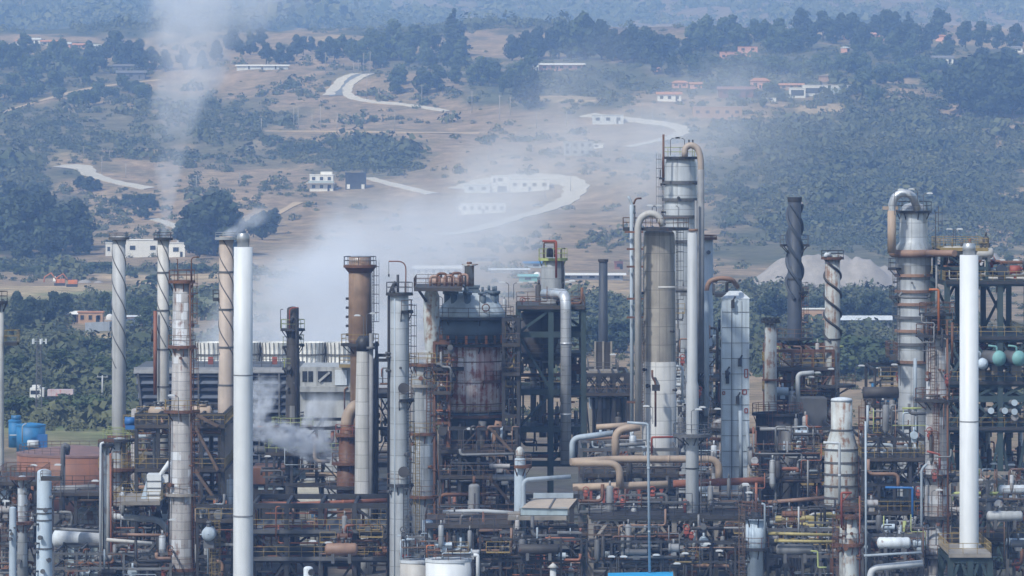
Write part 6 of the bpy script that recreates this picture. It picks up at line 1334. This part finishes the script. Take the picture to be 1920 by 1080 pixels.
for x_ in (1113, 1128, 1146, 1166): b = MB(); b.bar(W(x_, 852, 587), W(x_, 746, 587), .35); b.build('buckstay', M_dark, f)
clutter(f, 1100, 1180, 838, 960, 560, 580, 40, 63)
f = frame('steel structure threaded between the tall grey column and the boxy tower', 1268, 1352, [655, 710, 770, 830], 556, 568, 2, M_dark, (710, 770), w=.32, seed=16); clutter(f, 1262, 1352, 600, 900, 552, 566, 80, 64); clutter(f, 1262, 1284, 540, 800, 540, 550, 26, 65, [M_greypipe, M_bluepipe, M_whiteold, M_dark])
f = frame('rusty platform structure around the foot of the black twisted stack', 1448, 1562, [655, 690, 745, 790], 574, 592, 3, M_rust, (690, 745), w=.35, rail=M_yrail, seed=17); clutter(f, 1448, 1562, 650, 800, 572, 590, 70, 66, [M_rust, M_dark, M_tan2, M_rustpipe, M_claddark, M_ygreen])
f = frame('dark structure with yellow walkways beyond the furnace vessel', 1490, 1560, [800, 850, 905], 545, 560, 2, M_dark, (850, 905), w=.35, rail=M_yrail, deck=M_yrail, seed=18); clutter(f, 1490, 1560, 800, 1000, 540, 556, 46, 67); b = MB(); b.box((X(1518, 562), 562, Z(790, 562)), (S(60, 562), 5, S(90, 562))); b.build('casing', M_steel, f)
f = frame('pipe structure with yellow walkways between the ringed vessel and the rusty column', 1618, 1736, [820, 860, 905, 960, 1010], 520, 540, 4, M_dark, (860, 960), w=.35, rail=M_yrail, seed=19); clutter(f, 1614, 1736, 760, 1050, 515, 545, 100, 68, [M_greypipe, M_bluepipe, M_steel, M_dark, M_dark, M_rust, M_ygreen, M_rust, M_tan2])
f = frame('tall green trussed steel structure carrying the cyan exchangers', 1776, 1925, [528, 632, 716, 745, 802], 552, 572, 3, M_green, (528, 632, 716, 802), w=.65, xb='x', rail=M_yrail, deck=M_dark, seed=20); clutter(f, 1790, 1925, 640, 712, 556, 572, 34, 69, [M_dark, M_steel, M_rust, M_greypipe]); clutter(f, 1780, 1925, 745, 900, 552, 572, 76, 70)
clutter(f, 1780, 1925, 490, 526, 553, 570, 34, 71, [M_dark, M_rust, M_yrail, M_greypipe, M_buff])
f2 = frame('small green penthouse frame with yellow railing beside the silver cap', 1766, 1850, [466, 500], 556, 566, 2, M_green, (466,), bot=526, w=.35, rail=M_yrail, deck=M_yrail, seed=21); clutter(f2, 1766, 1850, 470, 524, 556, 566, 26, 72, [M_dark, M_rust, M_greypipe, M_buff])
drum('buff horizontal drum under the green penthouse', 1800, 472, 60, 20, 557, M_buff, legs=.4); drum('buff drum end sticking out beyond the white stack cap', 1846, 474, 26, 20, 556, M_buff, legs=.4)
r_ = thing('fire_monitor', 'bright red drum on the yellow-railed top deck of the green structure', 'drum', W(1903, 520, 554)); b = MB(); q = W(1903, 506, 554); b.rod(q-Vector((.6, 0, 0)), q+Vector((.6, 0, 0)), .55, 14); b.bar(q-Vector((0, 0, .5)), W(1903, 522, 554), .3); b.build('body', M_redpaint, r_); b = MB(); b.rod(q+Vector((.6, 0, 0)), q+Vector((.9, 0, .2)), .2, 8); b.build('nozzle', M_redpaint, r_)
r_ = thing('motor', 'dark blue round motor beside the bright red drum', 'motor', W(1878, 520, 554)); b = MB(); q = W(1878, 506, 554); b.rod(q-Vector((0, .6, 0)), q+Vector((0, .6, 0)), .65, 16); b.build('casing', M_darkblue, r_); b = MB(); b.box(W(1878, 518, 554), (.8, .8, .7)); b.build('pedestal', M_dark, r_)
for x_, y_, r0, l_ in ((1873, 672, 15, 'cyan-headed exchanger with pale pipe elbow, nearer the white stack'), (1910, 672, 15, 'cyan-headed exchanger at the picture edge'), (1842, 682, 11, 'small grey-headed exchanger half hidden by the white stack')):
    r_ = thing('heat_exchanger', l_, 'exchanger', W(x_, y_+18, 556)); q = W(x_, y_, 550); rr = S(r0, 550); b = MB(); ax = Vector((-.55, 1, 0)).normalized()
    b.tube([q-ax*.05, q+ax*.5, q+ax*5], rr*.92, 20); b.build('shell', M_dark if r0 < 12 else M_steel, r_); b = MB(); prof = [(0, rr), (-.25, rr*.93), (-.5, rr*.7), (-.65, rr*.35), (-.7, .02)]; sd2 = ax.cross(Vector((0, 0, 1))); vs = [q+ax*u+sd2*(w*math.cos(2*PI*i/20))+Vector((0, 0, w*math.sin(2*PI*i/20))) for u, w in prof for i in range(20)]
    b.add(vs, [(j*20+i, j*20+(i+1) % 20, (j+1)*20+(i+1) % 20, (j+1)*20+i) for j in range(4) for i in range(20)], True); b.build('head', M_cyan if r0 > 12 else M_palevessel, r_)
    pp(r_, [(x_-4, y_-10, 550.5), (x_-4, y_-22, 550.5), (x_-20, y_-24, 550.5)], 4, M_cyan if r0 > 12 else M_bluepipe, 'elbow_pipe', 1)
    b = MB(); b.box(W(x_-6, y_+20, 553), (1.2, 2.4, 1.2)); b.build('saddle', M_beigesteel, r_)
for i_, (x_, y_) in enumerate(((1858, 770), (1884, 770), (1902, 755), (1902, 772))):
    r_ = thing('heat_exchanger', ordl(i_, 4, 'small pale round exchanger ends below the cyan pair'), 'exchanger', W(x_, y_+8, 552), 'small exchangers below the cyan pair'); q = W(x_, y_, 551); b = MB(); b.rod(q, q+Vector((-1.5, 4, 0)), S(5, 551), 14); b.build('shell', M_steel, r_); b = MB(); b.rod(q-Vector((0, .2, 0)), q, S(6, 551), 14); b.build('head', M_palevessel, r_)
f = frame('low cluttered pipe rack along the bottom beside the green stand', 1630, 1730, [1000, 1050], 496, 506, 3, M_steel, (), w=.3, seed=22); clutter(f, 1630, 1735, 985, 1075, 494, 506, 46, 73, [M_bluepipe, M_greypipe, M_steel, M_dark, M_dark, M_rust, M_ygreen])
f = frame('long beige-beamed pipe rack behind the right white stack', 1780, 1925, [900, 950, 1010], 515, 528, 4, M_beigesteel, (1010,), w=.35, seed=23, rail=M_yrail); clutter(f, 1784, 1925, 880, 1075, 508, 530, 76, 74, [M_greypipe, M_steel, M_bluepipe, M_steel, M_dark, M_dark, M_tan2, M_rust, M_ygreen])
f = frame('low pipe rack with yellow-tarped runs beside the railed blue column', 1440, 1570, [990, 1040], 500, 514, 4, M_steel, (), w=.3, seed=24); clutter(f, 1438, 1570, 950, 1078, 498, 516, 76, 75, [M_greypipe, M_bluepipe, M_steel, M_dark, M_dark, M_yrail, M_greylight])
r_ = thing('yellow_sheeting', 'heap of dull yellow pipe covers lying on the rack beside the railed column', 'cover', W(1500, 990, 506))
for k in range(14): b = MB(); x_, y_ = 1448+R.random()*100, 966+R.random()*28; b.tube([W(x_, y_, 506+k*.3), W(x_+20, y_+R.uniform(-3, 3), 506+k*.3), W(x_+38, y_+R.uniform(-5, 5), 506+k*.3)], .35, 6); b.build('cover_piece', M_dullyellow, r_)
f = frame('rusty corner structure behind the slim pale columns at the edge', -12, 66, [905, 955, 1020], 505, 518, 2, M_dark, (905, 1020), w=.3, rail=M_rust, seed=25); clutter(f, -12, 70, 900, 1078, 500, 518, 60, 76, [M_rust, M_dark, M_steel, M_greypipe, M_claddark])
f = frame('thin dark pipe trestle before the brown tank', 98, 186, [925, 985], 536, 546, 2, M_dark, (925,), w=.35, seed=26, rail=M_dark); clutter(f, 98, 186, 925, 1000, 534, 546, 20, 77)
f = frame('ground-level pale pipe rack under the tin-roofed shed', 100, 320, [1035, 1062], 500, 512, 5, M_steel, (), w=.25, seed=27); clutter(f, 96, 320, 1030, 1078, 496, 512, 60, 78, [M_bluepipe, M_greypipe, M_steel, M_steel, M_dark, M_rust, M_tan2])
f = frame('rusty laddered structure between the banded column and the plain white stack', 370, 436, [945, 975, 1040], 500, 512, 2, M_dark, (975,), w=.3, rail=M_yrail, seed=28); clutter(f, 368, 438, 945, 1078, 499, 512, 46, 79); ladder(f, X(404, 498), 498, 0, Z(975, 498), -90, m=M_yrail, w=.8)
f = frame('grey steel structure behind the yellow-stained grey column', 196, 262, [880, 945, 1010], 548, 560, 2, M_dark, (945,), w=.35, seed=29); clutter(f, 196, 316, 945, 1030, 522, 550, 50, 80)
f = frame('steel structure behind the tan pipes beside the big tan column', 1090, 1270, [840, 890, 930], 522, 536, 4, M_steel, (890,), w=.32, seed=30); clutter(f, 1090, 1350, 820, 930, 518, 540, 80, 81)
f = frame('tangle of pipework beyond the ringed column', 1640, 1740, [690, 760, 810], 572, 586, 2, M_dark, (760,), w=.35, seed=31); clutter(f, 1630, 1740, 690, 830, 566, 584, 46, 82, [M_dark, M_steel, M_greypipe, M_claddark, M_bluetank, M_whiteold])
f = frame('distant dark pipe structure filling in behind the low racks', 480, 1000, [960, 1000], 590, 606, 8, M_dark, (960,), w=.4, seed=32); clutter(f, 480, 1000, 930, 1000, 590, 606, 50, 83)
f = frame('distant dark pipe structure behind the furnace and rusty column', 1400, 1925, [880, 930, 975], 590, 606, 8, M_dark, (930,), w=.4, seed=33); clutter(f, 1400, 1925, 830, 960, 590, 606, 80, 84)
r_ = thing('blue_sheet', 'bright blue sheet roof at the bottom edge before the beige-legged rack', 'sheet', W(1190, 1090, 484)); b = MB(); b.add([W(1140, 1090, 484), W(1262, 1088, 484), W(1262, 1072, 493), W(1140, 1074, 493), W(1140, 1093, 484), W(1262, 1091, 484), W(1262, 1075, 493), W(1140, 1077, 493)], [(0, 1, 2, 3), (7, 6, 5, 4), (0, 4, 5, 1), (1, 5, 6, 2), (2, 6, 7, 3), (3, 7, 4, 0)]); b.build('sheet', M_tarp, r_)
for x_ in (1144, 1258): b = MB(); b.bar(W(x_, 1087, 484.5), (X(x_, 484.5), 484.5, 0), .15); b.build('leg', M_steel, r_)
r_ = thing('vent_pipe', 'small conical-hatted vent pipe at the bottom beside the pale blue hooked pipe', 'vent', (X(1037, 488), 488, 0)); b = MB(); b.rod((X(1037, 488), 488, 0), W(1037, 1063, 488), S(6, 488), 14); b.build('pipe', M_greylight, r_); b = MB(); b.lathe(W(1037, 1064, 488), [(S(11, 488), 0), (S(4, 488), .35), (.02, .5)], 16); b.build('hat', M_buff, r_)
drum('pale grey horizontal vessel low in the rack beside the cluttered rusty column', 1676, 1018, 54, 22, 493, M_whiteold, legs=.8)
drum('long pale vessel on the ground rack beyond the right white stack', 1884, 968, 60, 20, 508, M_greylight, legs=.8); drum('white vessel with dark saddles above the long white main pipe', 1898, 918, 44, 18, 512, M_whiteold, legs=.8)
drum('tan vessel low under the long rusty pipe', 640, 1030, 52, 24, 498, M_tan2, legs=.8); drum('grey-blue vessel at the foot of the banded column', 392, 1000, 40, 26, 497, M_palevessel, 'y', legs=.8)
drum('dark long vessel in the bottom rack under the beige roof', 1010, 1030, 70, 20, 493, M_claddark, legs=.6); drum('pale round-ended vessel lying before the yellow pipe covers', 1490, 1030, 62, 22, 496, M_greypipe, legs=.8)
pipe('broad pale duct sloping behind the tin-roofed shed', [(210, 968, 526), (300, 975, 526), (318, 1000, 526)], 12, M_greylight, 1.5); pipe('dull yellow pipe run across the rack beside the railed blue column', [(1440, 1000, 495), (1560, 1003, 495)], 6, M_dullyellow); pipe('second dull yellow pipe run, the lower one beside the railed blue column', [(1452, 1014, 495), (1566, 1016, 495)], 6, M_dullyellow)
pipe('broad grey duct rising and turning behind the white ringed vessel', [(1632, 900, 528), (1632, 846, 528), (1700, 842, 528)], 14, M_greypipe, 1.4); pipe('pale duct running under the reactor towards the pale blue column', [(830, 960, 505), (900, 958, 505), (962, 962, 505)], 8, M_greylight)
# ------------------------------------------------------------------ floodlights
LM = [('on the deck edge beside the banded column', [(325, 742, 500), (300, 566 + 200, 530), (1100-780, 975, 500)]), ('over the reactor deck and the green structure', [(821, 556, 538), (908, 553, 540), (945, 530, 546), (972, 530, 546), (1000, 529, 548), (1062, 529, 548), (1076, 527, 548), (1102, 662, 556), (1152, 665, 590)]),
 ('on the smooth reaches of the tall columns', [(1222, 386, 532), (1232, 386, 532), (1264, 386, 548), (1266, 259, 552), (1275, 259, 552), (1686, 356, 556), (1712, 355, 556), (1740, 363, 558)]), ('beyond the silver capped stack', [(1783, 430, 562), (1796, 430, 562), (1882, 488, 556), (1902, 488, 556)]),
 ('around the rust-streaked stack platform', [(1530, 699, 570), (1561, 692, 560), (1612, 686, 566), (1524, 707, 570), (1680, 684, 555)]), ('along the beige-legged pipe rack', [(1150, 1044, 494), (1166, 1044, 494), (1234, 1041, 494), (1266, 1057, 492), (1322, 1020, 494), (1352, 1033, 494), (1408, 924, 494), (1288, 1038, 494), (1394, 908, 500)]),
 ('among the structures beside the smooth grey post', [(1215, 702+60, 524), (1306, 768, 498), (1320, 764, 520), (1342, 767, 540), (1402, 910, 498)]), ('in the pipework around the plain white stack', [(673, 592, 540), (696, 588, 545), (522, 917, 520), (612, 828+190, 500), (590, 1015, 500), (505, 856, 560)]),
 ('in the front corner beside the dented column', [(60, 873, 505), (15, 940, 495), (175, 902, 500), (112, 872, 520)]), ('low among the white tanks', [(885, 800+5, 530), (878, 804, 528), (1010, 1036, 500), (1030, 1036, 500), (1055, 1042, 498), (800, 660, 520)]), ('beside the cluttered rusty column', [(1757, 919, 500), (1860, 870, 515), (1900, 872, 515), (1840, 900, 505), (1740, 590, 520)])]
for grp, lst in LM:
    lst = sorted(lst)
    for i_, (x_, y_, Y) in enumerate(lst):
        q = W(x_, y_, Y); d = 2.0+(i_ % 3)*.5
        r_ = thing('floodlight', ordl(i_, len(lst), 'white floodlights '+grp), 'floodlight', q-Vector((0, 0, d)), 'floodlights '+grp)
        b = MB(); s_ = -1 if i_ % 2 else 1; b.tube([q+Vector((s_*.55, .1, -d)), q+Vector((s_*.55, .1, -.2)), q+Vector((s_*.3, .05, -.02)), q], .045, 5); b.build('post', M_steel, r_)
        b = MB(); b.box(q+Vector((-s_*.2, 0, .02)), (.75, .4, .13)); b.box(q+Vector((-s_*.2, 0, .1)), (.5, .3, .08)); b.build('lamp_head', M_lamp, r_)
# ------------------------------------------------------------------ smoke and steam
q0 = W(306, 440, 560); q1 = W(335, -60, 575)
plume('smoke_plume', 'thin white smoke rising straight up from the smoking twisted stack', q0-Vector((0, 0, .3)), q1, [(0, 0, .65, 1.0), (.12, .2, 1.2, .6), (.3, .1, 2.6, .34), (.5, 1.2, 4.4, .26), (.7, 2.6, 7.5, .2), (.85, 4.5, 11, .17), (1, 6, 15, .14)], .46*PLUME, nsc=.22)
q0 = W(590, 760, 680); q1 = W(1130, 130, 900)
plume('steam_plume', 'broad white steam drifting up from the cooling tower across the hillside', q0, q1, [(0, 0, 13, .7), (.1, -1, 17, 1.0), (.22, -3, 20, 1.0), (.36, -2, 20, .72), (.5, 2, 17, .24), (.65, 2, 16, .13), (.82, 3, 15, .10), (1, 3, 14, .04)], .07*PLUME, nsc=.05, soft=.55, namp=1.25)
q0 = W(400, 700, 672); q1 = W(690, 450, 780)
plume('steam_plume', 'thinner white steam spreading behind the plain white stack from the far fan stacks', q0, q1, [(0, 0, 9, .5), (.2, 0, 11, .8), (.5, 0, 12, .8), (.8, 0, 10, .5), (1, 0, 7, .05)], .075*PLUME, nsc=.07, soft=.5, namp=1.3)
q0 = W(850, 390, 930); q1 = W(1480, 210, 1180)
plume('smoke_plume', 'faint grey smoke trailing past the tallest column towards the bushes', q0, q1, [(0, 0, 14, .3), (.2, 0, 20, .7), (.5, 2, 22, .6), (.75, 4, 24, .4), (1, 4, 22, .05)], .022*PLUME, nsc=.045, soft=.6, namp=1.3)
q0 = W(424, 438, 545); q1 = W(500, 395, 560)
plume('smoke_plume', 'short wisp of grey smoke leaving the beige twisted stack', q0-Vector((0, 0, .3)), q1, [(0, 0, .8, 1), (.3, 0, 1.0, .6), (1, 0, 1.8, .1)], .4*PLUME, nsc=.5)
q0 = W(620, 845, 562); q1 = W(470, 800, 545)
plume('steam_plume', 'small bright steam puff blowing past the soot-stained column', q0, q1, [(0, 0, 2.0, .5), (.25, 0, 2.6, 1), (.6, .2, 2.1, 1), (1, 0, 1.5, .8)], .5*PLUME, nsc=.7, namp=2.2)
q0 = W(590, 850, 566); q1 = W(600, 740, 570)
plume('steam_plume', 'upright thin steam wisp beside the soot-stained column', q0, q1, [(0, 0, 2.0, .6), (.5, 0, 2.6, .7), (1, .5, 3.2, .1)], .7*PLUME, nsc=.6, namp=1.8)
q0 = W(478, 790, 600); q1 = W(500, 715, 606)
plume('steam_plume', 'pale steam puff before the dark louvres close to the plain white stack', q0, q1, [(0, 0, 1.6, .3), (.5, .3, 2.4, .8), (1, .4, 2.6, .1)], .7*PLUME, nsc=.6, namp=1.8)
sc.cycles.use_denoising = True; sc.cycles.volume_bounces = 4; sc.cycles.max_bounces = 6; sc.cycles.volume_step_rate = 1.0; sc.cycles.volume_max_steps = 256
